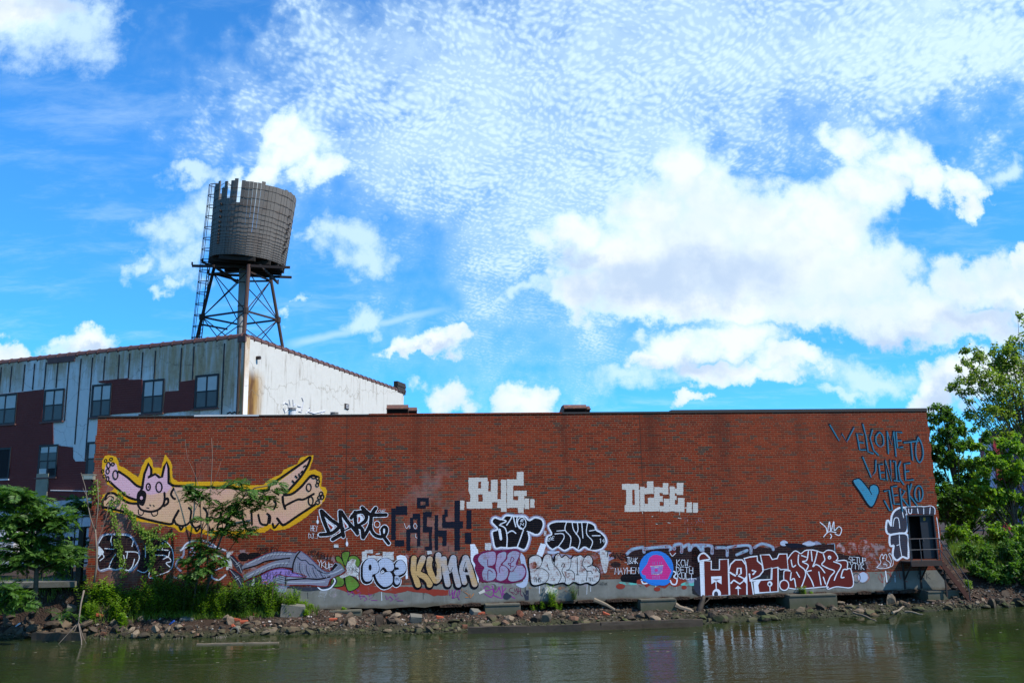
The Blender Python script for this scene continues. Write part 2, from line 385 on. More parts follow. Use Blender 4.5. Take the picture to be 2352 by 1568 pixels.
brick_building = tag(empty('brick_building', W0, TH), 'long low red brick building covered in graffiti, standing on the canal bank', 'building')
DX0, DX1 = wall_xz(2087, 1230)[0], min(wall_xz(2150, 1230)[0], WL - .12)
DZ0, DZ1 = wall_xz(2105, 1284)[1], wall_xz(2115, 1181)[1]
print('DOOR', DX0, DX1, DZ0, DZ1)
DEPTH = 30.0
def b_wall():
    mb = MB(); T = .35
    def front(x0, x1, z0, z1): mb.box((x0, 0, z0), (x1, T, z1))
    front(0, DX0, ZB, ZT); front(DX0, DX1, DZ1, ZT); front(DX1, WL, ZB, ZT); front(DX0, DX1, ZB, DZ0)
    mb.box((0, T, ZB), (T, DEPTH, ZT)); mb.box((WL - T, T, ZB), (WL, DEPTH, ZT)); mb.box((T, DEPTH - T, ZB), (WL - T, DEPTH, ZT))
    k = 0                                       # toothed ends, every other group of courses proud
    while ZB + (k + 4) * BH < ZT:
        z = ZB + k * BH
        mb.box((-.045, .003, z), (-.0005, .30, z + 4 * BH)); mb.box((WL + .0005, .003, z), (WL + .05, .30, z + 4 * BH)); k += 8
    mb.build('brick_wall', M_WALL, brick_building)
    c = MB()                                    # concrete footing with a broken lower lip
    xs = [0]; rng = random.Random(3)
    while xs[-1] < WL - .6: xs.append(xs[-1] + rng.uniform(.25, .6))
    xs[-1] = WL
    lo = [ZC + rng.uniform(-.05, .05) for _ in xs]
    ft, fb, bt, bb = [], [], [], []
    n = len(xs)
    for x, l in zip(xs, lo):
        c.v += [Vector((x, 0, ZB)), Vector((x, 0, l)), Vector((x, 1.4, ZB)), Vector((x, 1.4, l))]
    for i in range(n - 1):
        a, b = 4 * i, 4 * i + 4
        for f in ((a, a + 1, b + 1, b), (a + 1, a + 3, b + 3, b + 1), (a, b, b + 2, a + 2), (a + 2, b + 2, b + 3, a + 3)):
            c.f.append(list(f)); c.mi.append(0)
    c.f += [[0, 2, 3, 1], [4 * n - 4, 4 * n - 3, 4 * n - 1, 4 * n - 2]]; c.mi += [0, 0]
    c.build('concrete_footing', M_WALL, brick_building)
    f = MB(); f.box((.36, .36, ZB + .3), (WL - .36, DEPTH - .36, ZB + .5)); f.build('floor_slab', M_BLACK, brick_building)
    r = MB(); r.box((.36, .36, ZT - .45), (WL - .36, DEPTH - .36, ZT - .25)); r.build('flat_roof', M_COPE, brick_building)
    # roof caps in lengths
    for (a, b, h, m) in ((.0, 4.0, .05, M_COPE), (4.0, 6.75, .07, M_PALECAP), (6.75, 11.5, .05, M_COPE), (11.5, 20.2, .07, M_WALL), (20.2, 25.3, .075, M_COPE), (25.3, WL + .03, .14, M_COPE)):
        q = MB(); q.box((a + .002, -.03, ZT + .001), (b - .002, .40, ZT + h)); q.build('roof_cap', m, brick_building)
b_wall()
# ------------------------------------------------------------------ painted pieces on the wall (thin coats of paint, real size)
P = {}
def pc(name, col, **k): P[name] = paint('paint_' + name, col, **k)
pc('yellow', (.58, .31, .012), mortar=.18); pc('peach', (.56, .36, .22), mortar=.22, wear=.05, two=((.56, .33, .26), .42)); pc('pink', (.55, .34, .42), mortar=.22, wear=.05)
pc('black', (.005, .0055, .009), wear=.05, mortar=.12); pc('navy', (.006, .009, .020), wear=.08, mortar=.07); pc('fadeblack', (.007, .008, .013), wear=.14, mortar=.30, cover=.92)
pc('white', (.60, .66, .76), wear=.10, mortar=.22); pc('halo', (.30, .40, .60), wear=.2, mortar=.4, cover=.55); pc('cream', (.50, .48, .45), wear=.04, mortar=.30)
pc('paleblue', (.36, .43, .58), wear=.12, mortar=.30); pc('greyblue', (.24, .29, .40), wear=.16, mortar=.3, two=((.30, .24, .40), .6)); pc('wornwhite', (.46, .49, .52), wear=.22, mortar=.42)
pc('tan', (.46, .30, .13), wear=.14, mortar=.26, two=((.34, .36, .42), .55)); pc('purple', (.12, .008, .055), wear=.06); pc('violet', (.23, .03, .22), wear=.15, mortar=.1)
pc('green', (.10, .22, .035), wear=.12, two=((.06, .12, .02), .9)); pc('lilac', (.24, .17, .46), wear=.14); pc('figure', (.135, .155, .21), wear=.06, mortar=.12, two=((.20, .20, .29), .5)); pc('figlight', (.30, .34, .42), wear=.1, mortar=.12)
pc('darkred', (.16, .008, .010), wear=.05, mortar=.1); pc('maroon', (.105, .018, .016), wear=.05, mortar=.14); pc('blue', (.022, .17, .58), wear=.08, mortar=.2); pc('magenta', (.50, .030, .22), wear=.08, mortar=.2)
pc('teal', (.035, .22, .36), wear=.12, mortar=.25); pc('aqua', (.10, .42, .38), wear=.25); pc('redbrown', (.22, .035, .024), wear=.14, mortar=.1); pc('tealdark', (.024, .15, .25), wear=.16, mortar=.25); pc('slate', (.030, .035, .055), wear=.14, mortar=.25)
pc('orange', (.50, .17, .03), wear=.3, mortar=.1); pc('wornpink', (.42, .30, .32), wear=.42, mortar=.5); pc('red', (.30, .03, .02), wear=.3, mortar=.2); pc('ltblue', (.25, .44, .60), wear=.26, mortar=.35, cover=.85); pc('mist', (.40, .43, .50), wear=.4, mortar=.5, cover=.30); pc('mistdark', (.02, .022, .03), wear=.4, mortar=.5, cover=.5); pc('oldmix', (.30, .25, .30), wear=.45, mortar=.5, cover=.6)

def catmull(pts, closed, n=6):
    m = len(pts); out = []
    if m < 3: return list(pts)
    rng = range(m) if closed else range(m - 1)
    for i in rng:
        if closed: a, b, c, d = (pts[(i + k) % m] for k in (-1, 0, 1, 2))
        else: a, b, c, d = pts[max(i - 1, 0)], pts[i], pts[i + 1], pts[min(i + 2, m - 1)]
        for k in range(n):
            t = k / n; t2, t3 = t * t, t * t * t
            out.append(tuple(.5 * (2 * b[j] + (c[j] - a[j]) * t + (2 * a[j] - 5 * b[j] + 4 * c[j] - d[j]) * t2 + (3 * b[j] - a[j] - 3 * c[j] + d[j]) * t3) for j in (0, 1)))
    if not closed: out.append(pts[-1])
    return out
class Piece:
    step = .00022
    def __init__(s, fr, label, base=0.0):
        s.label, s.mb, s.mats, s.z, s.rng = label, MB(), [], .003 + base, []
        s.frame(*fr)
    def frame(s, ox, oy, k): s.ox, s.oy, s.k = ox, oy, k
    def to(s, p):
        x, z = wall_xz((s.ox + p[0] / s.k) / 1.741497, (s.oy + p[1] / s.k) / 1.741497)
        return x, max(z, ZC + .08)
    def mi(s, m):
        m = P[m]
        if m not in s.mats: s.mats.append(m)
        return s.mats.index(m)
    def fill(s, pts, mat, smooth=True, rough=0.0):
        if smooth: pts = catmull(pts, True)
        if rough:
            q = []
            for i, (x, y) in enumerate(pts):
                x2, y2 = pts[(i + 1) % len(pts)]; L = math.hypot(x2 - x, y2 - y); n = max(1, int(L / (rough * 5)))
                for k in range(n):
                    t = k / n; q.append((lerp(x, x2, t) + random.uniform(-rough, rough), lerp(y, y2, t) + random.uniform(-rough, rough)))
            pts = q
        w = [s.to(p) for p in pts]; v = [Vector((x, -s.z, z)) for x, z in w]
        tri = tessellate_polygon([[Vector((x, z, 0)) for x, z in w]])
        fs = []
        for t in tri:
            a, b, c = (w[i] for i in t)
            fs.append(t if (b[0] - a[0]) * (c[1] - a[1]) - (b[1] - a[1]) * (c[0] - a[0]) > 0 else t[::-1])
        s.rng.append((len(s.mb.v), len(s.mb.v) + len(v))); s.mb.add(v, fs, s.mi(mat)); s.z += s.step
    def ell(s, cx, cy, rx, ry, mat, w=None, n=24, rot=0):
        c, d = math.cos(rot), math.sin(rot)
        pts = [(cx + c * rx * math.cos(2 * math.pi * i / n) - d * ry * math.sin(2 * math.pi * i / n), cy + d * rx * math.cos(2 * math.pi * i / n) + c * ry * math.sin(2 * math.pi * i / n)) for i in range(n)]
        if w: s.line(pts, w, mat, True, False)
        else: s.fill(pts, mat, False)
    def rect(s, x0, y0, x1, y1, mat, j=5.0): s.fill([(x0, y0), (x1, y0), (x1, y1), (x0, y1)], mat, False, j)
    def line(s, pts, w, mat, closed=False, smooth=True, taper=False):
        if smooth: pts = catmull(pts, closed)
        q = [pts[0]]
        for p in pts[1:]:
            if math.hypot(p[0] - q[-1][0], p[1] - q[-1][1]) > .4: q.append(p)
        if closed: q.append(q[0])
        n = len(q); h = w / 2; L, Rr = [], []
        for i, (x, y) in enumerate(q):
            if closed: a, b = q[(i - 1) % (n - 1)], q[(i + 1) % (n - 1)]
            else: a, b = q[max(i - 1, 0)], q[min(i + 1, n - 1)]
            dx, dy = b[0] - a[0], b[1] - a[1]; d = math.hypot(dx, dy) or 1
            hh = h * (1 - .55 * i / n if taper else 1) * random.uniform(.93, 1.07)
            L.append((x - dy / d * hh, y + dx / d * hh)); Rr.append((x + dy / d * hh, y - dx / d * hh))
        mi = s.mi(mat); vs, fs = [], []; dz = s.step * .8 / n
        for i in range(n):
            for p in (L[i], Rr[i]):
                x, z = s.to(p); vs.append(Vector((x, -s.z - i * dz, z)))
        for i in range(n - 1): fs.append((2 * i, 2 * i + 1, 2 * i + 3, 2 * i + 2))
        if not closed:
            for e, o in ((0, 1), (n - 1, -1)):
                nb = q[min(max(e + o, 0), n - 1)]; a0 = math.atan2(q[e][1] - nb[1], q[e][0] - nb[0]); ring = []
                hh = h * (.45 if taper and e else 1)
                for k in range(7):
                    a = a0 - math.pi / 2 + math.pi * k / 6; x, z = s.to((q[e][0] + hh * math.cos(a), q[e][1] + hh * math.sin(a)))
                    ring.append(len(vs)); vs.append(Vector((x, -s.z - e * dz, z)))
                fs.append(tuple(ring))
        s.rng.append((len(s.mb.v), len(s.mb.v) + len(vs))); s.mb.add(vs, fs, mi); s.z += s.step
    def lines(s, ls, w, mat, **k):
        for l in ls: s.line(l, w, mat, **k)
    def text(s, x, y, cw, ch, txt, w, mat, slant=0.0, gap=.25, drop=0.0):
        for c in txt:
            for st in FONT.get(c, ()):
                s.line([(x + (px + slant * (1 - py)) * cw, y + py * ch) for px, py in st], w, mat, smooth=False)
            x += cw * (1 + gap) * (.4 if c in ".'!I" else 1); y += drop
    def done(s):
        # painted marks that stand well apart become parts of their own
        n = len(s.rng); box = []
        for a, b in s.rng:
            xs = [p.x for p in s.mb.v[a:b]]; zs = [p.z for p in s.mb.v[a:b]]; box.append((min(xs), max(xs), min(zs), max(zs)))
        par = list(range(n))
        def root(i):
            while par[i] != i: i = par[i]
            return i
        for i in range(n):
            for j in range(i):
                p, q = box[i], box[j]
                if p[0] < q[1] + .28 and q[0] < p[1] + .28 and p[2] < q[3] + .22 and q[2] < p[3] + .22: par[root(i)] = root(j)
        roots = sorted({root(i) for i in range(n)})
        if len(roots) > 1:
            for k in roots:
                mb = MB(); keep = [s.rng[i] for i in range(n) if root(i) == k]; mp = {}
                for a, b in keep:
                    for i in range(a, b): mp[i] = len(mb.v); mb.v.append(s.mb.v[i])
                for f, m in zip(s.mb.f, s.mb.mi):
                    if f[0] in mp: mb.f.append([mp[i] for i in f]); mb.mi.append(m)
                mb.build('graffiti', s.mats, brick_building)['label'] = s.label
            return
        o = s.mb.build('graffiti', s.mats, brick_building); o['label'] = s.label
        return o
FONT = {'A': [[(0,1),(.5,0),(1,1)],[(.2,.6),(.8,.6)]], 'B': [[(0,0),(0,1),(.8,.9),(.8,.6),(0,.5),(.7,.4),(.7,.05),(0,0)]], 'C': [[(1,.1),(.4,0),(0,.5),(.4,1),(1,.9)]], 'D': [[(0,0),(.1,1),(.9,.7),(.8,.2),(0,0)]],
 'E': [[(.9,0),(0,0),(.05,1),(1,1)],[(0,.5),(.8,.5)]], 'F': [[(1,0),(0,0),(0,1)],[(0,.5),(.8,.5)]], 'G': [[(1,.1),(.3,0),(0,.6),(.5,1),(1,.9),(1,.55),(.6,.55)]], 'H': [[(0,0),(0,1)],[(1,0),(1,1)],[(0,.5),(1,.5)]], 'I': [[(.1,0),(.1,1)]], 'J': [[(.2,0),(1,0)],[(.7,0),(.6,.9),(.2,1),(0,.8)]],
 'K': [[(0,0),(0,1)],[(.9,0),(0,.5),(1,1)]], 'L': [[(0,0),(.1,1),(1,.95)]], 'M': [[(0,1),(.1,0),(.5,.7),(.9,0),(1,1)]], 'N': [[(0,1),(0,0),(1,1),(1,0)]], 'O': [[(.5,0),(0,.5),(.5,1),(1,.5),(.5,0)]], 'P': [[(0,1),(0,0),(.9,.1),(.9,.45),(0,.55)]], 'R': [[(0,1),(0,0),(.9,.1),(.8,.45),(0,.5),(1,1)]],
 'S': [[(1,.1),(.3,0),(.1,.4),(.9,.6),(.7,1),(0,.9)]], 'T': [[(0,0),(1,0)],[(.5,0),(.5,1)]], 'U': [[(0,0),(.1,.9),(.6,1),(1,.8),(1,0)]], 'V': [[(0,0),(.5,1),(1,0)]], 'W': [[(0,0),(.25,1),(.5,.3),(.75,1),(1,0)]], 'Y': [[(0,0),(.5,.5),(1,0)],[(.5,.5),(.4,1)]], 'Z': [[(0,0),(1,0),(0,1),(1,1)]],
 '1': [[(.2,.2),(.5,0),(.5,1)]], '4': [[(.7,1),(.7,0),(0,.6),(1,.6)]], '.': [[(.1,.93),(.2,.97)]], '!': [[(.2,0),(.15,.7)],[(.1,.94),(.2,.98)]], "'": [[(.1,0),(.1,.25)]], '?': [[(0,.2),(.5,0),(.9,.25),(.4,.6)],[(.4,.9),(.5,.95)]]}

FA, FB, FG_, FH, FI, FJ, FK, FL, FM, FN, FO, FC, FE, FQ = ((380,1780,2.5288),(860,1780,2.5288),(900,2150,4.523),(1220,1990,5.88),(1520,1960,5.6),(2460,1900,6.533),(1380,2140,4.523),(1880,2140,4.2),(2440,2140,5.6),(2780,2140,3.36),(3300,1680,3.92),(1600,1850,2.6133),(3200,1600,1.7422),(3400,2000,2.6135))
def b(*pts): return [(x + 1213.8, y) for x, y in pts]

# the long dog
g = Piece(FA, 'mural of a long flying pink dog outlined in yellow')
g.fill([(100,110),(140,98),(215,115),(235,165),(240,200),(300,230),(440,325),(470,220),(510,150),(555,118),(580,150),(590,225),(640,225),(670,230),(680,180),(712,95),(760,150),(780,200),(785,330),(840,365),(1000,368)] + b((0,365),(200,375),(370,402),(490,400),(540,350),(670,290),(690,250),(830,190),(870,120),(1000,95),(985,170),(950,258),(1010,245),(1075,275),(1085,330),(1075,418),(1120,425),(1135,470),(1110,560),(1060,610),(960,690),(890,750),(760,830),(700,850),(600,865),(560,840),(500,880),(420,880),(330,880),(280,910),(210,920),(100,880)) + [(1240,900),(1180,915),(1120,905),(1060,875),(1020,900),(970,880),(930,848),(900,880),(850,875),(800,832),(640,795),(430,770),(320,700),(230,680),(100,655),(60,600),(75,500),(180,455),(200,430),(130,400),(80,300),(70,230),(75,160)], 'yellow', False, 3)
g.fill([(430,600),(470,480),(780,430),(850,415),(1000,430)] + b((0,440),(200,445),(400,465),(520,470),(560,420),(700,330),(900,180),(955,140),(900,260),(720,480),(700,505),(760,500),(850,440),(960,315),(1040,330),(1060,430),(1100,480),(1080,590),(980,620),(840,720),(690,805),(600,800),(540,800),(480,830),(400,850),(300,850),(200,865)) + [(1180,860),(1150,868),(1050,830),(1020,862),(960,800),(870,850),(830,810),(770,785),(480,733),(320,675),(170,640),(90,610),(90,540),(140,490),(200,490),(240,520),(340,580)], 'peach', False)
g.fill([(130,175),(210,185),(240,268),(330,328),(420,408),(480,440),(470,500),(420,555),(330,520),(240,450),(150,368),(105,330),(100,240)], 'pink')
g.fill([(480,400),(500,300),(545,175),(570,260),(590,298),(640,290),(670,320),(690,230),(722,165),(745,240),(745,380),(790,410),(700,500),(500,520),(440,520)], 'pink', False)
g.fill([(470,480),(560,500),(700,480),(700,570),(640,650),(560,668),(470,650),(435,600)], 'peach')
K_ = 'black'
g.lines([[(240,265),(330,325),(420,405),(475,425)], [(150,368),(240,450),(330,520),(415,550)], [(100,545),(130,490),(190,485),(240,520),(340,580),(430,588)], [(80,630),(78,560),(110,520)], [(80,625),(160,640),(320,680),(480,735),(640,775),(770,795),(800,740),(845,660)],
 [(1000,420)] + b((0,425),(180,430),(300,452),(520,458),(560,400),(680,320),(880,180),(965,118),(930,220),(850,340),(720,480)), [(745,380),(800,408),(900,412),(1000,420)], b((720,480),(700,502),(780,490),(870,420),(970,310),(1030,318)), b((685,520),(690,580),(710,640)), b((1010,600),(840,710),(720,792),(680,800),(630,738))], 25, K_)
g.line([(440,500),(480,430),(485,380),(500,290),(545,178),(570,240),(570,292),(535,325),(610,290),(650,322),(678,320),(700,220),(725,168),(745,230),(745,380)], 25, K_, smooth=False)
g.lines([b((710,610),(830,550),(900,545),(1000,490)), [(435,600),(470,650),(560,670),(640,650),(690,600),(705,540),(703,480)], [(795,440),(770,490),(790,530),(810,540)], [(700,612),(740,580),(735,535),(710,550)]], 22, K_)
g.fill([(430,480),(470,452),(512,470),(520,520),(495,605),(455,600),(423,560)], K_); g.ell(470, 532, 15, 18, 'pink')
g.ell(540, 420, 20, 34, K_, 15); g.ell(648, 422, 30, 50, K_, 15); g.ell(543, 420, 5, 12, K_)
g.lines([[(440,650),(445,695),(480,702),(495,670)], [(570,680),(590,712),(630,700),(635,665)], [(525,630),(545,635)], [(555,600),(565,610)], [(590,605),(600,615)], [(110,550),(150,512),(190,530)], [(118,598),(150,562),(172,556)], [(150,615),(165,605)]], 10, K_)
g.lines([[(800,740),(820,790),(870,812),(930,800),(962,768)], [(950,630),(975,665),(968,760),(1012,830),(1080,800)], [(1100,630),(1135,680),(1130,760),(1165,850)], [(1280,680),(1268,740),(1245,805)], [(855,820),(872,852),(892,822)], [(1012,828),(1032,866),(1062,830)], [(1148,850),(1166,882),(1190,840)]] + [b(*q) for q in ([(60,690),(40,780),(25,832)], [(270,670),(300,800),(330,850),(400,852)], [(370,650),(376,800)], [(440,700),(460,780),(500,802),(535,790),(548,700)], [(530,690),(560,720),(556,780)], [(585,790),(602,832),(642,790)], [(600,560),(618,590),(600,640)])], 19, K_)
for (x, y, r1, r2, w) in ((110,155,13,15,8),(165,140,16,14,8),(80,260,12,16,8),(98,310,14,15,8),(138,200,17,30,11),(182,190,16,14,11),(130,262,16,24,11),(130,338,13,24,11),(208,298,25,44,13)): g.ell(x, y, r1, r2, K_, w)
for (x, y, r1, r2, w) in ((950,425,24,38,12),(970,560,24,42,12),(1000,320,20,14,11),(1040,330,16,18,11),(1045,365,14,18,11),(1035,400,14,18,11),(1075,490,18,20,11),(1058,528,18,18,11),(1085,520,18,22,11),(1040,575,20,18,11)): g.ell(x + 1213.8, y, r1, r2, K_, w)
g.lines([b((915,205),(900,215)), b((885,260),(872,275)), b((850,290),(855,305)), b((815,310),(832,325)), b((785,358),(798,372))], 16, K_, smooth=False)
g.done()

# black throw-ups at the left end
g = Piece(FA, 'faded black bubble letters with thin pale outlines behind vines', .0)
g.line([(40,985),(85,915),(190,905),(330,910),(385,960),(440,1080),(432,1180),(360,1262),(270,1245),(210,1252),(140,1242),(60,1262),(30,1190)], 34, 'halo', True)
g.fill([(40,985),(85,915),(190,905),(330,910),(385,960),(440,1080),(432,1180),(360,1262),(270,1245),(210,1252),(140,1242),(60,1262),(30,1190)], 'fadeblack')
g.fill([(430,1230),(480,1040),(560,955),(700,960),(770,1030),(800,1130),(780,1230),(680,1290),(560,1312),(450,1285)], 'fadeblack')
g.lines([[(40,985),(85,915),(165,905),(160,960),(172,1012)], [(195,905),(330,912),(385,960),(375,1020)], [(100,1042),(190,1050)], [(210,1100),(165,1170),(140,1242)], [(60,1262),(140,1242),(210,1255),(270,1245),(360,1262),(432,1180),(448,1120),(420,1080),(310,1075)], [(290,1110),(300,1180),(262,1245)], [(400,1150),(380,1220),(345,1262)], [(320,1140),(330,1080)], [(570,950),(680,950),(770,1030),(795,1150),(760,1260),(640,1312),(560,1340)], [(590,1050),(740,1060)], [(610,1108),(700,1112),(740,1125),(755,1070)], [(685,985),(680,1050)], [(510,1010),(510,1130)], [(430,1262),(500,1285),(560,1240),(545,1330),(600,1345)], [(30,1140),(70,1100),(90,1130),(50,1165)], [(690,1150),(740,1130),(770,1170),(720,1190),(760,1230)]], 9, 'white')
g.fill([(35,1020),(90,1075),(60,1110),(32,1100)], 'white')
g.done()
g = Piece(FA, 'pale looping outline letters half hidden by a sapling')
g.lines([[(865,1062),(930,1030),(1000,1040)], [(880,1050),(930,990),(1010,965),(1100,965),(1190,1000),(1230,1030),(1320,1062)], [(900,1060),(890,1120),(840,1160),(820,1220),(870,1270)], [(960,1080),(1010,1060),(990,1120)], [(1110,1010),(1220,1035)], [(1180,1130),(1260,1120),(1310,1170),(1300,1220),(1200,1270),(1180,1330),(1250,1360),(1320,1310)], [(800,1330),(850,1345)]], 20, 'halo')
g.lines([[(865,1062),(930,1030),(1000,1040)], [(880,1050),(930,990),(1010,965),(1100,965),(1190,1000),(1230,1030),(1320,1062)], [(1180,1130),(1260,1120),(1310,1170),(1300,1220),(1200,1270),(1180,1330),(1250,1360),(1320,1310)]], 9, 'white')
g.done()

# green letters and reclining figure
g = Piece(FK, 'green and black letters beside the reclining figure', .0)
for s_ in ([(-170,395),(-110,375),(-50,445),(10,605),(-120,525)], [(-60,330),(80,300),(50,445),(0,560)], [(60,440),(100,370),(200,370),(270,450),(250,560),(150,590)], [(0,745),(130,740),(262,905),(60,1005)], [(-220,760),(-60,740),(-10,850),(-60,920),(-240,920)]):
    g.fill(s_, 'green', True); g.line(s_, 16, 'black', True)
g.fill([(40,500),(120,420),(200,440),(180,520),(260,620),(240,720),(260,820),(180,740),(80,720),(-60,780),(-100,740),(0,680)], 'wornwhite', False)
g.text(30, 560, 45, 100, 'MOKE', 7, 'black', gap=.2)
g.line([(150,600),(250,690),(200,740),(240,820)], 8, 'black')
g.done()
g = Piece(FG_, 'grey painted figure of a person lying on their back, edged in red', .004)
g.rect(25, 245, 285, 585, 'wornwhite', 6)
g.fill([(150,250),(400,210),(700,225),(1350,225),(1500,300),(1900,330),(1990,440),(1900,620),(1400,640),(400,700),(160,640)], 'oldmix')
g.fill([(640,640),(760,590),(1000,545),(1230,600),(1440,690),(1000,860),(900,850),(760,860),(660,820)], 'lilac')
g.lines([[(640,660),(650,800),(740,790),(780,850),(900,840)]], 26, 'magenta')
g.fill([(380,860),(450,700),(640,650),(640,860)], 'slate'); g.fill([(470,860),(530,690),(540,860)], 'white', False)
g.fill([(1150,880),(1850,880),(1980,720),(2030,800),(1900,900),(1500,960),(1280,920)], 'slate')
g.line([(1680,890),(1760,940),(1900,910),(1990,790),(1960,720)], 22, 'white')
g.ell(335, 345, 100, 80, 'black'); g.fill([(440,280),(600,270),(650,310),(500,380),(430,380)], 'black')
g.fill([(90,318),(150,312),(240,420),(320,490),(330,560),(290,645),(200,560),(130,440)], 'slate'); g.fill([(70,560),(140,570),(300,680),(352,790),(310,930),(180,800)], 'slate')
g.fill([(300,545),(400,440),(600,350),(800,270),(1000,240),(1250,250),(1330,250),(1240,430),(1160,372),(1000,392),(750,425),(560,505),(400,565)], 'figure')
g.fill([(330,680),(500,600),(700,500),(900,420),(1150,382),(1240,430),(1225,560),(1000,540),(800,580),(600,670),(400,760),(345,782)], 'figure')
g.fill([(1230,605),(1260,380),(1350,228),(1480,300),(1640,440),(1760,560),(1885,612),(1990,440),(2100,470),(2172,590),(2100,650),(1900,745),(1850,872),(1400,850),(1110,848),(900,822),(885,760),(1000,660),(1100,690),(1440,710),(1300,640)], 'figure', False)
g.lines([[(345,560),(560,500),(750,418),(1000,385),(1170,362)], [(360,775),(600,672),(800,582),(1000,535),(1220,552)], [(1110,760),(1450,735),(1700,745),(1900,700)]], 26, 'black')
g.lines([[(400,480),(600,385),(850,300),(1200,290)], [(400,700),(600,600),(900,475),(1150,450)], [(1140,720),(1400,715)], [(1130,800),(1500,805),(1800,790)], [(1780,650),(1950,640),(2120,560)]], 22, 'figlight')
for k in range(9):
    g.line([(620 + 66 * k, 340 - 16 * k + (k > 5) * 14), (560 + 66 * k, 420 - 14 * k)], 7, 'black', smooth=False, taper=True); g.line([(560 + 76 * k, 600 - 24 * k), (500 + 76 * k, 690 - 22 * k)], 7, 'black', smooth=False, taper=True)
for k in range(9): g.line([(1300 + 58 * k, 420 + 22 * k), (1290 + 64 * k, 560 + 12 * k), (1350 + 62 * k, 690 + 4 * k)], 8, 'slate' if k % 2 else 'figlight')
g.line([(1225,622),(1236,480),(1290,330),(1360,242)], 24, 'black'); g.line([(1310,340),(1380,398),(1460,402),(1530,470),(1600,490),(1680,580),(1820,642),(1900,630)], 10, 'black')
g.fill([(1890,602),(1990,448),(2052,490),(1960,590)], 'black', False); g.line([(1890,602),(1990,448),(2052,490),(1960,590)], 9, 'figlight', True, False)
g.lines([[(892,740),(1000,705),(1085,690)], [(888,765),(1000,735),(1090,720)], [(895,790),(1000,770),(1085,750)], [(910,812),(1000,800),(1085,785)]], 12, 'figlight'); g.lines([[(890,752),(1000,720),(1085,706)], [(890,778),(1000,752),(1085,735)]], 6, 'black'); g.line([(1112,682),(1090,760),(1106,842)], 16, 'black')
g.lines([[(100,335),(250,500),(300,620)], [(90,575),(250,760),(320,900)], [(200,480),(260,440)], [(215,520),(275,480)], [(180,720),(240,690)], [(200,760),(260,720)]], 10, 'figlight')
R_ = 'darkred'
g.lines([[(100,315),(150,312),(240,420)], [(70,560),(140,568),(300,680),(352,790),(312,930),(180,800),(75,575)], [(400,440),(600,345),(800,262),(950,236),(1200,250),(1290,255),(1352,215),(1500,310),(1650,450),(1780,570),(1890,604),(1950,490),(2000,430),(2100,460),(2172,540),(2172,620),(1930,735),(1850,872),(1500,850),(1110,850),(900,825)], [(360,780),(600,690),(800,592),(1000,545),(1220,562)], [(1230,622),(1400,660),(1460,705),(1110,690),(985,655),(900,690)]], 12, R_)
g.text(660, 640, 70, 120, "'SBYN'", 9, 'black', .2, .1, -8); g.text(1100, 590, 50, 80, 'NC', 8, 'black')
g.text(1510, 210, 55, 95, 'NCVEBUN..', 15, 'fadeblack', .2, .05, 16); g.text(580, 180, 60, 80, 'VEBTN', 16, 'fadeblack', .2, .3, -4); g.text(1680, 400, 60, 110, 'YKUP', 9, 'white', 0, .15, 22)
g.text(700, 930, 60, 110, 'SBN', 10, 'wornpink')
g.done()

# faded older layers showing between the newer pieces of the bottom row
g = Piece((0, 0, 1 / 1.741497), 'faded overlapping layers of older paint along the bottom row', -.002); g.step = .000012
rg = random.Random(63)
for i in range(70):
    x = rg.uniform(520, 1420) if i % 3 else rg.uniform(1420, 2080)
    y = rg.uniform(1268, 1342) - (x - 1200) * .025; m = rg.choice(('oldmix', 'oldmix', 'mist', 'mistdark', 'mistdark', 'halo'))
    pts = [(x + rg.uniform(.5, 1.1) * 34 * math.cos(a) * rg.uniform(.6, 1.3), y + rg.uniform(.5, 1.1) * 17 * math.sin(a)) for a in [k * math.pi / 4 for k in range(8)]]
    g.fill(pts, m)
for i in range(40):
    x = rg.uniform(700, 2080); y = 1352 - (x - 840) * .029; g.fill([(x - rg.uniform(4, 22), y - 3), (x + rg.uniform(4, 22), y - 2), (x + rg.uniform(2, 16), y + rg.uniform(6, 20)), (x - rg.uniform(2, 16), y + rg.uniform(5, 16))], rg.choice(('mist', 'mistdark', 'oldmix')))
for i in range(26):
    x = rg.uniform(700, 2080); y = 1356 - (x - 840) * .029; g.line([(x, y), (x + rg.uniform(-1, 1), y + rg.uniform(10, 26))], rg.uniform(.6, 1.4), rg.choice(('mist', 'fadeblack', 'white')), smooth=False)
g.done()
# small white hello and black wild-style letters
g = Piece(FH, 'black wild-style letters with bright white edging reading DART')
ST = [[(380,310),(425,490),(500,690),(570,840)], [(360,865),(560,850),(680,800),(790,690),(760,620),(600,510),(400,320)], [(820,325),(830,520),(880,800),(900,905)], [(850,330),(1000,560),(1160,740),(1230,840)], [(880,755),(1060,670)], [(645,975),(760,910),(890,830)], [(1175,340),(1185,560),(1230,830)], [(1085,470),(1180,365),(1350,335),(1440,430),(1400,560),(1240,640),(1340,740),(1360,930)], [(1345,235),(1500,375),(1640,405),(1900,400)], [(1660,245),(1565,400),(1535,620),(1450,800),(1365,935)], [(1560,420),(1545,700),(1630,860),(1770,915),(1870,885),(1920,750),(1870,680),(1805,760),(1850,910),(1965,1070)]]
for l in ST: g.line(l, 118, 'white')
for l in ST: g.line([(x + 4, y - 3) for x, y in l], 88 if l[-1] != (1965,1070) else 80, 'black')
g.ell(1860, 780, 22, 62, 'white'); g.ell(1695, 620, 68, 75, 'white', 17); g.ell(298, 562, 26, 50, 'white'); g.line([(298,520),(298,430)], 12, 'white'); g.ell(988, 1080, 28, 58, 'white'); g.line([(985,1020),(985,940)], 12, 'white')
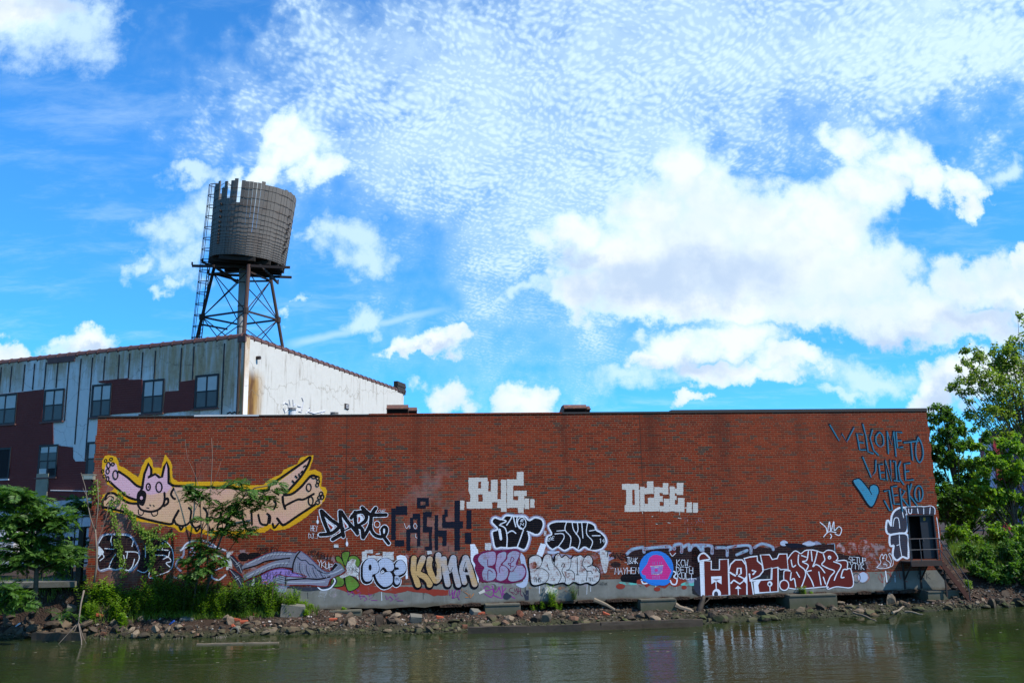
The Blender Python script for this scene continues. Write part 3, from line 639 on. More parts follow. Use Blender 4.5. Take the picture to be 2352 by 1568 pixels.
g.fill([(490,500),(580,580),(700,660),(690,710),(630,780),(550,690)], 'white', False); g.fill([(525,580),(660,690),(615,755),(560,670)], 'redbrown', False)
g.fill([(890,510),(950,580),(1035,680),(935,745)], 'white', False); g.fill([(912,560),(1000,680),(945,720)], 'redbrown', False)
g.fill([(1240,420),(1300,402),(1360,450),(1350,540),(1240,600)], 'white'); g.fill([(1258,450),(1300,470),(1290,550),(1252,572)], 'redbrown')
g.text(1720, 280, 70, 66, 'GF', 9, 'white', .2); g.text(140, 650, 42, 125, 'HEY', 10, 'white', 0, .35, 4); g.text(85, 840, 60, 110, 'DJ..!', 10, 'white', 0, .2, 2)
g.rect(680, 1095, 788, 1170, 'wornwhite'); g.done()

g = Piece(FI, 'dark navy block letters rolled on, reading CASHY with a square above')
for r in ((250,400,355,1110),(356,350,610,550),(330,1110,545,1250),(675,610,750,870),(735,520,905,645),(835,640,905,1250),(590,865,836,950),(590,945,680,1345),(965,480,1160,595),(962,590,1050,940),(1048,810,1172,940),(1100,936,1162,1260),(1015,1255,1170,1340),(1225,550,1305,1340),(1300,895,1495,1030),(1400,1026,1492,1240),(1672,225,1790,1340),(1395,700,1675,840),(1786,690,1860,845),(1395,540,1475,705),(1445,425,1520,580),(1940,440,2050,855),(1905,945,2045,1190),(835,165,1095,245),(835,240,905,400),(1020,240,1095,345),(900,330,1030,400)): g.rect(*r, 'navy', 6)
for x in (1535,1700,840,1000,1290): g.line([(x, 1240), (x, 1240 + random.randint(60, 200))], 5, 'navy', smooth=False)
g.lines([[(545,740),(590,850),(660,780),(668,850)], [(780,730),(830,800),(790,860),(750,790),(790,730)], [(800,970),(795,1040),(830,1065)]], 9, 'white'); g.done()

g = Piece(FC, 'pale cream block letters rolled on, reading BUG with dots')
for r in ((715,155,915,200),(715,195,818,300),(848,195,925,272),(725,268,920,328),(735,325,818,410),(865,300,960,410),(695,405,965,478),(950,178,1020,410),(1018,380,1058,470),(1055,176,1112,512),(1118,172,1182,472),(1180,172,1293,238),(1220,92,1293,176),(1180,390,1300,470),(1190,292,1325,346),(1236,342,1300,396),(1234,466,1294,525),(1303,370,1350,482),(1360,378,1405,472),(630,395,672,490)): g.rect(*r, 'cream', 3)
g.done()
g = Piece(FJ, 'pale cream block letters rolled on, reading OCEE with dots')
for r in ((185,222,620,372),(292,370,450,775),(250,770,525,950),(515,370,640,945),(655,295,770,940),(768,330,840,490),(832,160,1005,480),(768,750,862,942),(860,580,1035,945),(1025,305,1165,940),(1163,315,1255,455),(1250,200,1392,500),(1163,540,1250,690),(1163,800,1280,950),(1275,610,1425,955),(1428,290,1560,945),(1558,340,1615,465),(1612,195,1785,510),(1558,545,1610,640),(1558,760,1645,955),(1642,590,1815,955),(1870,705,2010,970),(2035,715,2165,970),(1800,838,1880,856)): g.rect(*r, 'cream', 7)
g.lines([[(1650,1115),(1730,1130)], [(1380,1235),(1445,1245)], [(1075,1265),(1105,1280)], [(960,1068),(990,1078)], [(1690,960),(1690,1030)], [(718,950),(718,1005)]], 14, 'cream', smooth=False); g.done()

g = Piece(FC, 'black bubble letters with a misty pale blue outline reading SAT')
o_ = [(960,620),(990,572),(1060,590),(1110,550),(1200,558),(1300,560),(1350,600),(1410,572),(1480,590),(1500,650),(1460,738),(1400,748),(1345,725),(1350,800),(1305,905),(1225,885),(1140,890),(1060,885),(995,888),(970,790),(965,720),(1020,690)]
g.line(o_, 46, 'halo', True); g.fill(o_, 'black'); g.line(o_, 17, 'white', True)
g.lines([[(1040,650),(1100,685),(1120,780),(1115,885)], [(1120,735),(1170,710),(1210,735)], [(1290,700),(1255,800),(1225,880)], [(1115,650),(1150,600),(1170,560)], [(1185,560),(1195,610),(1210,665)], [(1225,560),(1225,640),(1290,700)], [(1330,715),(1400,742)], [(1060,590),(1110,610),(1050,640)]], 12, 'white'); g.ell(1272, 630, 45, 62, 'white', 9); g.line([(1040,700),(1055,795)], 26, 'white'); g.text(1258, 590, 34, 24, 'S', 7, 'white'); g.text(1258, 630, 34, 24, 'N', 7, 'white'); g.done()
g = Piece(FC, 'smaller black bubble letters with pale blue outline reading SLUE')
o_ = [(1550,660),(1600,622),(1680,614),(1760,616),(1860,620),(1960,620),(2030,650),(2050,700),(2100,730),(2145,780),(2152,840),(2100,902),(2000,915),(1930,880),(1870,915),(1800,880),(1720,915),(1650,878),(1590,903),(1530,840),(1540,772),(1585,742)]
g.line(o_, 38, 'halo', True); g.fill(o_, 'black'); g.line(o_, 15, 'white', True)
g.lines([[(1620,742),(1700,740),(1712,790),(1650,880)], [(1640,712),(1720,705)], [(1740,620),(1725,700),(1785,780),(1772,890)], [(1800,625),(1815,700),(1880,800),(1862,895)], [(1855,630),(1860,700),(1840,745)], [(1900,625),(1912,785)], [(1960,630),(1950,740),(2012,820),(1985,900)], [(1980,710),(2050,700)], [(2010,760),(2092,760)]], 9, 'white'); g.text(1540, 785, 20, 36, 'RDE', 5, 'white', .3, .2, -8); g.text(2085, 790, 24, 44, '14', 6, 'white'); g.text(1508, 710, 16, 50, 'H', 6, 'white'); g.done()

# bottom row
g = Piece(FK, 'red-brown ragged band of old paint along the footing')
g.fill([(-230,935),(0,930),(270,890),(600,930),(1130,925),(1500,960),(1870,990),(1870,1080),(1600,1092),(1480,1040),(1300,1030),(1130,1002),(900,1052),(620,1012),(500,1060),(400,1072),(200,1062),(0,1012)], 'redbrown', False, 6)
for r in ((370,262,498,320),(310,290,400,460),(410,365,660,440),(680,300,885,440),(560,318,630,340)): g.rect(*r, 'wornwhite', 8)
g.fill([(930,380),(1000,350),(1090,372),(1120,420),(1128,600),(1140,780),(1100,790),(1090,500),(940,440)], 'white', False)
g.done()
LP_ = [(320,640),(330,520),(400,430),(480,405),(560,440),(615,530),(620,620),(580,680),(500,715),(490,790),(440,832),(370,830),(325,760)]
LC_ = [(600,490),(660,422),(740,405),(820,430),(880,510),(890,590),(850,640),(770,648),(730,600),(690,580),(640,640),(665,695),(740,660),(820,660),(865,740),(860,850),(800,910),(700,930),(610,860),(560,770),(550,705),(610,660),(622,580)]
LQ_ = [(910,520),(960,452),(1030,445),(1090,510),(1110,600),(1080,670),(1000,715),(920,722),(880,660),(925,622),(972,610),(960,582),(915,575)]
LD_ = [(890,790),(905,735),(960,730),(1002,780),(995,850),(945,892),(900,860)]
g = Piece(FK, 'round pale blue letters with thick black shadow reading PC and a question mark', .004)
for l in (LP_, LC_, LQ_, LD_): g.line([(x - 16, y + 22) for x, y in l], 66, 'white', True)
for l in (LP_, LC_, LQ_, LD_): g.fill([(x - 18, y + 24) for x, y in l], 'black'); g.line([(x - 16, y + 22) for x, y in l], 42, 'black', True)
for l in (LP_, LC_, LQ_, LD_): g.fill(l, 'paleblue'); g.line(l, 9, 'black', True)
g.ell(455, 578, 27, 58, 'black'); g.text(905, 760, 20, 50, 'HOG', 6, 'black'); g.text(725, 305, 20, 40, 'SMAT', 5, 'white'); g.done()
g = Piece(FK, 'tan and grey slab letters on black reading KUMA', .004)
ST = [[(1250,415),(1240,620),(1270,740),(1320,890)], [(1412,410),(1365,530),(1295,680)], [(1300,690),(1440,745),(1525,850),(1530,890)], [(1535,425),(1522,570),(1580,745),(1648,815),(1712,720),(1695,540),(1690,355)], [(1790,425),(1800,560),(1860,880)], [(1805,570),(1880,640),(1960,405)], [(1962,405),(1980,600),(2050,890)], [(2180,405),(2115,640),(2160,840)], [(2190,405),(2262,610),(2345,880)]]
for l in ST: g.line([(x - 8, y + 14) for x, y in l], 165, 'black')
for l in ST: g.line(l, 118, 'black')
for l in ST: g.line(l, 104, 'tan')
g.line([(2125,690),(2262,690)], 46, 'tan')
g.lines([[(1300,430),(1290,640)], [(1620,500),(1600,620),(1640,700),(1660,560),(1640,480)], [(1860,560),(1900,660),(1950,580)], [(2180,480),(2145,635),(2215,630)], [(1745,560),(1760,820)], [(2040,560),(2110,860)], [(1470,480),(1450,640)], [(1380,640),(1490,700),(1590,850)], [(1310,730),(1420,850)]], 11, 'black')
g.fill([(1480,280),(1560,275),(1580,330),(1490,345)], 'wornwhite', False); g.done()
g = Piece(FL, 'white painted bars behind the letters', .001)
g.fill([(5,148),(75,145),(135,250),(140,330),(100,480),(150,700),(140,840),(60,870),(20,600)], 'white', False, 4); g.rect(252, 128, 355, 245, 'wornwhite'); g.fill([(1190,130),(1280,150),(1215,355),(1115,325)], 'white', False, 4)
g.fill([(830,310),(910,350),(940,470),(980,640),(960,820),(880,880),(770,820),(900,740)], 'paleblue'); g.rect(1300, 262, 1500, 310, 'paleblue'); g.fill([(1900,300),(2000,250),(2150,300),(2250,420),(2300,560),(2250,640),(2130,660)], 'oldmix'); g.fill([(2180,270),(2300,265),(2330,380),(2300,600),(2240,600)], 'wornwhite'); g.done()
g = Piece(FL, 'grey bubble letters with heavy purple outline reading SLE', .006)
g.fill([(50,410),(80,330),(150,300),(280,250),(420,248),(600,240),(700,228),(805,235),(852,300),(800,490),(900,478),(950,600),(905,740),(700,803),(520,798),(400,770),(280,782),(180,765),(130,680),(80,560),(90,490)], 'purple')
for l in ([(130,410),(180,315),(330,268),(428,285),(432,440),(385,505),(300,522),(400,560),(440,640),(428,720),(340,768),(225,748),(200,620),(235,540),(180,492)], [(440,420),(465,315),(560,268),(612,290),(600,395),(520,490),(600,512),(648,600),(615,720),(520,770),(440,735),(452,640),(425,540)], [(628,320),(700,262),(800,265),(838,320),(775,485),(880,502),(938,600),(880,728),(720,778),(635,735),(665,600),(600,520),(540,480),(615,395)]):
    g.fill(l, 'greyblue'); g.line(l, 13, 'purple', True)
g.lines([[(295,405),(300,520)], [(300,740),(302,600),(330,580),(378,620)], [(495,620),(495,540),(530,500)], [(680,430),(700,365),(740,400),(690,460),(640,470),(690,520),(730,515)], [(680,470),(680,555)], [(660,590),(710,605),(780,510)]], 12, 'purple'); g.done()
g = Piece(FL, 'worn white bubble letters with thin black outline reading CORUS', .006)
o_ = [(990,420),(1030,355),(1120,330),(1190,370),(1212,440),(1245,350),(1310,310),(1368,350),(1405,450),(1432,350),(1490,302),(1540,372),(1610,330),(1690,395),(1745,340),(1795,350),(1860,330),(1920,372),(1975,330),(2040,362),(2062,440),(2060,500),(2150,545),(2182,640),(2160,760),(2060,822),(1965,790),(1850,815),(1745,780),(1650,828),(1560,790),(1400,822),(1265,795),(1120,834),(1035,808),(1010,650)]
g.line([(x - 6, y + 6) for x, y in o_], 34, 'black', True); g.fill(o_, 'wornwhite')
g.line(o_, 10, 'black', True)
g.lines([[(1195,380),(1210,450),(1170,530),(1110,560),(1230,560),(1320,640),(1312,730),(1262,800)], [(1300,480),(1310,540),(1332,582)], [(1370,352),(1390,460),(1500,600),(1530,700),(1482,800)], [(1430,352),(1418,490)], [(1535,520),(1560,470),(1585,500),(1545,600),(1600,720),(1592,795)], [(1698,400),(1692,500),(1662,570),(1615,585),(1700,585),(1755,650),(1748,760)], [(1800,372),(1805,650)], [(1785,658),(1830,658)], [(1920,375),(1885,490),(1962,600),(1955,760)], [(2060,440),(2040,490),(1970,528),(2080,508),(2170,620)], [(1960,600),(2030,600),(2058,640)]], 11, 'black')
g.text(1070, 705, 36, 78, 'VHS...', 9, 'black'); g.text(1995, 705, 26, 60, "'11...", 8, 'black'); g.fill([(1000,480),(1100,440),(1110,540),(1010,560)], 'wornpink'); g.done()

g = Piece(FL, 'purple and orange tags on the concrete footing')
g.lines([[(330,880),(280,848),(236,890),(270,930),(375,905),(395,980),(350,1035),(250,980)], [(372,848),(430,955),(492,865)], [(488,870),(540,1020),(520,1052),(400,1005)], [(540,850),(555,1000)], [(605,885),(550,965),(650,1000),(750,1055)]], 17, 'violet')
g.lines([[(720,880),(670,890),(665,940),(740,960),(730,985),(690,950)], [(745,890),(760,940),(790,880)], [(790,880),(790,980),(760,990)], [(815,880),(810,980)], [(800,940),(860,930)], [(845,890),(850,980),(885,1020)]], 8, 'purple')
g.fill([(880,928),(930,1000),(940,920),(987,920),(987,1085),(932,1085)], 'slate', False); g.fill([(560,1010),(610,955),(650,980),(700,1020),(640,1075),(570,1062)], 'slate'); g.fill([(1290,858),(1440,885),(1475,920),(1465,985),(1420,1005),(1265,965)], 'cream'); g.fill([(140,955),(240,900),(256,950),(162,990)], 'cream', False)
g.frame(*FK)
for dx, dy in ((0, 0), (470, 8), (-220, -80)): g.lines([[(268 + dx, 1078 + dy), (285 + dx, 1152 + dy), (345 + dx, 1100 + dy)], [(345 + dx, 1090 + dy), (400 + dx, 1150 + dy), (350 + dx, 1180 + dy)], [(430 + dx, 1055 + dy), (450 + dx, 1100 + dy), (475 + dx, 1060 + dy)], [(440 + dx, 1150 + dy), (510 + dx, 1110 + dy), (470 + dx, 1172 + dy), (580 + dx, 1170 + dy)]], 11, 'violet', smooth=False)
g.lines([[(1890,975),(1900,1080),(1940,1020)], [(1940,980),(1960,1130),(2000,980),(1940,1130),(2060,1080),(2075,990),(2030,1060),(2070,1160)]], 11, 'violet'); g.lines([[(2210,985),(2150,1010),(2220,1060),(2240,1110),(2180,1120)], [(2260,1060),(2270,1130),(2330,1050)], [(2120,970),(2110,1000)]], 12, 'orange')
g.frame(*FL); g.text(1490, 865, 26, 40, 'WEV', 6, 'orange'); g.text(2190, 790, 26, 40, 'ATAK', 5, 'black'); g.lines([[(1590,920),(1640,950)], [(1705,940),(1735,960)], [(990,880),(1030,880)]], 8, 'orange'); g.done()

# pink hooded head
g = Piece(FM, 'old black and pale blue lettering under the pink hooded face')
g.fill([(330,480),(400,400),(560,330),(760,300),(1300,290),(1500,255),(1700,240),(2000,260),(2090,600),(2050,990),(1900,960),(1500,950),(1400,1000),(1360,1080),(700,1080),(600,860),(400,640)], 'fadeblack', True)
g.ell(130, 655, 115, 62, 'fadeblack'); g.fill([(260,900),(400,850),(640,870),(700,980),(560,1080),(380,1075),(250,1010)], 'black')
g.fill([(600,1040),(700,980),(1500,960),(1720,1010),(1580,1110),(1450,1150),(1330,1110),(1220,1182),(1000,1112),(900,1112),(820,1162),(750,1100),(620,1082)], 'redbrown')
g.fill([(1590,1115),(1700,1040),(1950,1062),(1920,1125)], 'aqua'); g.fill([(200,1060),(300,1040),(600,1080),(520,1110),(330,1100)], 'aqua'); g.ell(1810, 1010, 85, 60, 'greyblue'); g.fill([(1900,960),(2060,970),(2060,1360),(1990,1330),(1890,1210)], 'slate')
for e in ((235,1140,100,62),(1055,1200,75,50),(1660,1162,58,45)): g.ell(*e, 'redbrown')
g.lines([[(380,412),(470,330),(580,290),(740,275),(762,370)], [(790,300),(1000,270),(1330,252),(1352,340)], [(1440,300),(1450,215),(1600,205),(1602,370)], [(1640,262),(1762,200),(1780,335),(1840,240),(1950,222),(2042,330)], [(2080,335),(2092,240),(2270,240),(2282,395)]], 74, 'halo'); 
g.lines([[(380,412),(470,330),(580,290),(740,275),(762,370)], [(790,300),(1000,270),(1330,252),(1352,340)], [(1440,300),(1450,215),(1600,205),(1602,370)], [(1640,262),(1762,200),(1780,335),(1840,240),(1950,222),(2042,330)], [(2080,335),(2092,240),(2270,240),(2282,395)]], 36, 'ltblue')
g.fill([(1340,350),(1460,340),(1470,400),(1400,460)], 'maroon'); g.line([(1340,390),(1395,460),(1468,395)], 14, 'white')
g.lines([[(1420,800),(1480,845),(1430,930),(1500,980),(1475,1090),(1390,1085),(1350,1010)], [(700,990),(740,1072),(830,1070)]], 30, 'white'); g.done()
g = Piece(FM, 'magenta hooded face in a bright blue disc', .006)
g.ell(1035, 735, 386, 388, 'blue'); g.fill([(1040,430),(1160,462),(1240,580),(1300,680),(1372,790),(1340,870),(1290,980),(1200,985),(900,985),(805,960),(800,895),(725,870),(702,810),(830,640),(880,505),(960,442)], 'magenta', False)
g.fill([(912,692),(1188,672),(1165,862),(925,880)], 'lilac', False); g.ell(1035, 780, 36, 36, 'magenta'); g.lines([[(960,862),(1080,872),(1170,800)], [(905,690),(1190,672)], [(1000,715),(1080,710)]], 14, 'wornwhite')
for x in (960,1005,1050,1100): g.line([(x, 905), (x, 965)], 16, 'lilac', smooth=False)
for x in (960,1000,1060,1110,1150): g.line([(x, 590), (x, 650)], 10, 'lilac', smooth=False)
g.fill([(700,990),(1300,1000),(1310,1070),(1180,1120),(900,1060)], 'blue'); g.done()
g = Piece(FM, 'thin white names either side of the hooded face', .009)
g.text(330, 480, 52, 130, '..TRAK', 11, 'white', 0, .2, 4); g.line([(380,640),(470,625)], 10, 'white'); g.text(105, 730, 78, 140, 'MAYHEM', 11, 'white', .1, .18, -4)
g.text(1490, 540, 75, 145, 'KCW..', 12, 'white', 0, .2, 3); g.text(1480, 700, 80, 125, 'DETH', 12, 'white', 0, .22, 6); g.text(1510, 830, 75, 140, 'KULT', 12, 'white', 0, .22, 8); g.line([(1810,970),(1930,965),(1925,990)], 12, 'white', smooth=False); g.done()

# maroon letters
g = Piece(FN, 'old dark and pale blue lettering above the maroon letters')
g.fill([(-40,160),(250,120),(700,130),(1050,180),(1200,122),(1450,140),(1870,108),(1900,240),(2080,272),(2250,250),(2312,420),(2300,480),(2110,480),(2110,690),(1700,710),(1100,600),(60,822),(-40,780)], 'fadeblack', False, 5)
g.lines([[(-30,130),(200,140),(232,240)], [(285,165),(420,172),(432,270)], [(440,160),(720,135),(752,235)], [(560,260),(700,200)], [(800,160),(900,112),(1030,150),(1052,190)]], 40, 'halo'); g.lines([[(285,165),(420,172),(432,270)], [(440,160),(720,135),(752,235)], [(560,260),(700,200)], [(800,160),(900,112),(1030,150),(1052,190)]], 20, 'ltblue')
g.ell(1195, 105, 52, 38, 'paleblue'); g.ell(1530, 115, 88, 28, 'paleblue'); g.line([(1780,115),(1875,110),(1880,220)], 10, 'ltblue', smooth=False)
g.fill([(1210,110),(1400,110),(1500,150),(1300,170)], 'navy'); g.fill([(2110,500),(2240,500),(2330,520),(2330,600),(2250,640),(2150,630)], 'wornpink'); g.ell(2250, 560, 70, 70, 'paleblue'); g.ell(2170, 570, 50, 62, 'slate', 10); g.ell(2262, 562, 78, 74, 'red', 8)
for e in ((1970,165,72,75),(2105,170,72,88),(2275,170,92,115)): g.ell(*e, 'wornpink'); g.ell(*e, 'red', 8)
g.text(2062, 285, 42, 75, 'SETUP', 7, 'white', 0, .15, 4); g.text(2085, 370, 42, 75, 'YTYK', 7, 'white', 0, .15, 4); g.done()
g = Piece(FN, 'big maroon block letters edged in white reading HERT and MYEAR', .005)
H_ = [(115,345),(215,345),(215,462),(330,462),(330,325),(442,320),(455,800),(128,815)]; E_ = [(455,480),(480,390),(540,332),(630,330),(680,400),(692,480),(692,800),(470,808)]; R1 = [(660,312),(740,292),(832,280),(835,345),(900,400),(910,480),(862,540),(752,592),(782,800),(702,802),(692,440),(680,360)]
T_ = [(880,262),(1000,262),(1035,325),(1105,312),(1130,252),(1232,250),(1250,450),(1150,456),(1112,420),(1112,752),(862,768),(842,665),(880,602),(1022,592),(1030,432),(922,462)]
Y_ = [(1250,322),(1340,215),(1420,250),(1480,210),(1560,200),(1640,215),(1720,240),(1780,205),(1862,222),(1912,300),(1890,346),(2032,346),(2042,452),(2090,462),(2112,682),(1900,682),(1780,716),(1762,682),(1272,702),(1200,492),(1290,482),(1230,422)]
g.fill([(60,360),(120,340),(130,825),(78,828)], 'white', False)
for l in (H_, E_, R1, T_): g.line(l, 24, 'white', True, False)
g.line(Y_, 26, 'white', True, True)
for l in (H_, E_, R1, T_): g.fill(l, 'maroon', False)
g.fill(Y_, 'maroon', True)
for l in (H_, E_, R1, T_): g.line(l, 11, 'white', True, False)
W_ = 'white'
g.fill([(55,322),(70,258),(120,240),(170,280),(192,312)], 'maroon'); g.line([(50,345),(45,300),(70,255),(120,238),(172,278),(195,318),(110,335),(50,348)], 20, W_)
g.fill([(215,552),(355,546),(355,655),(285,612),(220,652)], W_, False); g.fill([(235,590),(345,585),(285,605)], 'maroon', False); g.line([(280,620),(286,735)], 13, W_); g.ell(290, 785, 58, 68, W_); g.ell(282, 790, 28, 40, 'slate')
g.lines([[(560,520),(570,440),(615,440),(618,510),(580,540),(680,592),(600,650),(520,600),(482,640)], [(455,490),(540,540)]], 22, W_, smooth=False); g.fill([(640,600),(692,540),(695,655)], W_, False); g.fill([(535,715),(575,672),(622,715)], W_, False); g.line([(578,710),(582,800)], 12, W_); g.line([(445,480),(455,800)], 12, W_, smooth=False)
g.lines([[(770,470),(815,480),(780,520)], [(730,520),(740,610),(880,600)]], 22, W_, smooth=False); g.fill([(785,625),(880,600),(840,680),(862,780),(800,785)], W_, False); g.ell(1005, 650, 34, 36, W_); g.ell(1000, 655, 16, 18, 'slate'); g.line([(1005,690),(1008,750)], 12, W_); g.line([(1030,590),(1035,440),(1105,430)], 14, W_, smooth=False)
g.ell(1197, 668, 68, 76, W_); g.ell(1197, 668, 54, 62, 'maroon')
g.lines([[(1390,262),(1390,385),(1470,460),(1482,540),(1430,690)], [(1522,210),(1500,330),(1442,352),(1520,400),(1490,480),(1560,470)], [(1560,212),(1572,340)], [(1640,222),(1612,340),(1582,420),(1622,390),(1680,420),(1742,500)], [(1722,252),(1742,330),(1702,390),(1782,440),(1872,480),(1812,560),(1762,690)], [(1862,352),(1960,402),(1902,520),(1870,600)], [(2040,458),(1990,462),(1962,560),(2000,562)], [(1290,500),(1282,600),(1330,580),(1352,690)], [(1362,490),(1402,560)], [(1502,500),(1562,600),(1592,680)], [(1662,490),(1692,660)], [(1722,560),(1752,650)], [(1290,330),(1310,420),(1350,400)], [(1430,270),(1490,290)]], 15, W_)
g.ell(1805, 295, 24, 26, W_); g.ell(1805, 300, 8, 10, 'maroon'); g.done()

# painted greeting at the right end
g = Piece(FO, 'teal brush letters with dark edges reading WELCOME TO VENICE JERKO and a heart')
ST = [[(75,75),(220,320),(265,212),(338,338),(450,120)], [(585,225),(497,205),(542,462),(632,465)], [(520,345),(600,352)], [(592,65),(640,250),(672,492),(752,520)], [(742,152),(706,280),(760,470),(832,542)], [(800,250),(850,192),(905,250),(915,370),(860,412),(800,350),(795,250)], [(992,520),(972,170),(1040,380),(1076,170),(1112,562)], [(1200,192),(1112,182),(1132,432),(1215,420)], [(1122,322),(1192,320)], [(1240,350),(1460,325)], [(1345,342),(1372,622)], [(1460,262),(1520,390),(1535,560),(1482,660),(1430,580),(1420,420),(1455,270)], [(592,582),(722,892),(790,800),(795,632)], [(900,690),(842,692),(870,922),(932,925)], [(860,822),(920,820)], [(972,932),(942,622),(1042,962),(1022,632)], [(1070,642),(1102,642),(1122,950)], [(1082,945),(1165,955)], [(1182,650),(1146,740),(1172,920),(1232,1002)], [(1330,672),(1242,682),(1262,942),(1382,930)], [(1262,802),(1312,796)], [(930,1112),(1002,1092),(1052,1400),(1010,1412),(930,1262)], [(1120,1032),(1042,1042),(1082,1312),(1162,1312)], [(1072,1182),(1132,1172)], [(1212,1420),(1172,1062),(1252,1112),(1192,1202),(1302,1342)], [(1332,1342),(1302,1022)], [(1352,1002),(1312,1162),(1442,1332)], [(1470,1102),(1482,1250)]]
for l in ST: g.line([(x - 9, y - 11) for x, y in l], 34, 'navy', smooth=len(l) > 6)
g.ell(1463, 1145, 66, 124, 'navy', 34)
for l in ST: g.line([(x + 3, y + 2) for x, y in l], 20, 'tealdark', smooth=len(l) > 6)
g.ell(1470, 1150, 64, 124, 'tealdark', 19)
h_ = [(448,965),(480,930),(530,922),(580,965),(650,1050),(695,1100),(712,1040),(760,1015),(815,1040),(835,1100),(820,1170),(720,1350),(560,1130)]
g.line(h_, 40, 'navy', True); g.fill(h_, 'teal'); g.line([(690,1090),(730,1160)], 14, 'navy'); g.done()
g = Piece(FQ, 'slate throw-up letters with white outline stacked beside the doorway')
for l in ([(430,270),(440,170),(475,108),(540,80),(578,110),(588,325),(400,345),(392,210)], [(440,362),(590,358),(606,480),(606,570),(600,600),(545,585),(490,620),(452,570),(460,470),(425,470),(418,400)]):
    g.line(l, 30, 'white', True); g.fill(l, 'slate'); g.line(l, 9, 'white', True)
g.lines([[(450,270),(465,190),(505,190),(520,290)], [(545,110),(560,180)], [(515,365),(520,460),(540,580)], [(490,470),(520,460)]], 8, 'white')
g.rect(572, 68, 888, 142, 'slate', 3); g.lines([[(572,70),(600,66),(740,62),(770,66),(850,58),(886,90),(886,145)], [(612,90),(615,130),(640,135),(645,90)], [(705,85),(712,135)], [(770,85),(770,140)], [(832,140),(838,75)], [(580,80),(600,180),(622,420),(632,600)], [(905,180),(920,280),(935,430),(945,590)]], 8, 'white'); g.done()
g = Piece(FQ, 'thin white outline of a sitting cat and red tags on the footing')
g.lines([[(280,700),(322,650),(312,605),(335,560),(350,585),(372,560),(385,590),(380,620),(415,650),(418,690),(395,705),(318,712),(275,698)], [(395,700),(445,680),(450,620),(425,560),(405,565),(430,630),(420,690)], [(350,665),(380,670),(385,695)]], 6, 'white'); g.ell(347, 602, 10, 10, 'white')
g.lines([[(265,760),(310,770),(295,800),(345,860),(320,760),(350,800),(400,760),(430,830),(380,870)], [(420,740),(480,740),(490,790),(440,800),(420,750)], [(510,740),(530,820),(560,750),(560,830),(600,850)], [(385,750),(375,850)]], 6, 'red'); g.line([(372,740),(385,850)], 12, 'white'); g.text(700, 760, 40, 60, 'OJK', 4, 'slate'); g.done()
g = Piece(FE, 'thin scrawled tags high on the wall')
g.lines([[(140,850),(180,885),(190,920),(205,845),(215,910),(235,845),(240,905),(270,880),(290,900),(275,940),(245,930)], [(165,950),(200,915),(250,920)], [(210,930),(220,945),(212,962)]], 6, 'white')
g.frame(*FJ); g.text(1790, 1110, 75, 160, 'THUSSA', 15, 'oldmix', .1, .25, 2); g.text(1890, 1370, 70, 150, 'KUNE..', 15, 'oldmix', .1, .25, 2); g.frame(*FC); g.text(2140, 920, 50, 60, 'TANS', 9, 'black', .2, .1, 10); g.done()
# ------------------------------------------------------------------ canal, bank and ground
WATERLINE = []
for px, py in ((-60,1466),(0,1464),(120,1464),(230,1464),(360,1465),(500,1463),(600,1458),(720,1456),(850,1456),(1000,1455),(1080,1447),(1250,1443),(1450,1438),(1560,1436),(1700,1428),(1820,1420),(1900,1418),(2000,1414),(2090,1406),(2200,1398),(2352,1392),(2450,1388)):
    q = at_z(px, py, 0.0) - W0
    WATERLINE.append((q.dot(WU), q.dot(WN)))
print('WATERLINE', [(round(a, 1), round(c, 2)) for a, c in WATERLINE])
def px_u(px):                               # picture column -> place along the wall foot
    return wall_xz(px, 1380)[0]
TOPH = [(px_u(-400), 1.9), (px_u(0), 1.75), (px_u(170), 1.75), (px_u(200), 1.6), (px_u(260), 1.45), (px_u(330), 1.15), (px_u(450), .92), (px_u(560), .85), (px_u(660), .8), (px_u(730), .72), (px_u(800), .60), (px_u(860), .40), (px_u(960), .32), (px_u(1200), .36), (px_u(1400), .34), (px_u(1560), .25), (px_u(1700), .22), (px_u(1900), .20), (px_u(2090), .25), (px_u(2160), .7), (px_u(2230), 1.0), (px_u(2500), 1.3)]
def bank_h(u, v):
    w = interp(WATERLINE, u); h = interp(TOPH, u)
    if v > w: z = -.55 * (v - w)
    else:
        left = u < px_u(820)
        if u < px_u(236):
            d = w - v; a_ = .6 * min(1, d / .9) if d < .9 else .6 + (h - .6) * min(1, (d - .9) / .45)
        t = (w - v) / max(w - (0.0 if not left else .0), .4)
        if left: z = h * min(1, t) ** .75 if t < 1 else h + (.25 * min(1, (-v) / 3))
        elif u > WL + .1: z = h * min(1.0, t) ** .8 + (1.0 * min(1, max(0, -v) / 2.5) if v < 0 else 0)
        else: z = h * min(1.25, t) ** .8
        if not left and u <= WL + .1 and v < -2.5: z = 1.3
    if v <= w and u < px_u(236):
        k_ = min(1, (px_u(236) - u) / (px_u(236) - px_u(192))); z = lerp(z, a_, k_)
    n = mnoise.noise(Vector((u * .7, v * .7, 0))) * .12 + mnoise.noise(Vector((u * 2.3, v * 2.3, 5))) * .05
    return z + n * (1 if v < w + 1 else .3)
def bank_uv(px, py, z):                     # point of the bank seen at a pixel, at height z
    q = at_z(px, py, z) - W0; return q.dot(WU), q.dot(WN)
def on_bank(px, py):                        # march a sight line onto the bank
    d = ray(px, py); t = 25.0
    while t < 60:
        p = EYE + d * t; q = p - W0
        if p.z < bank_h(q.dot(WU), q.dot(WN)): break
        t += .05
    return q.dot(WU), q.dot(WN), p.z
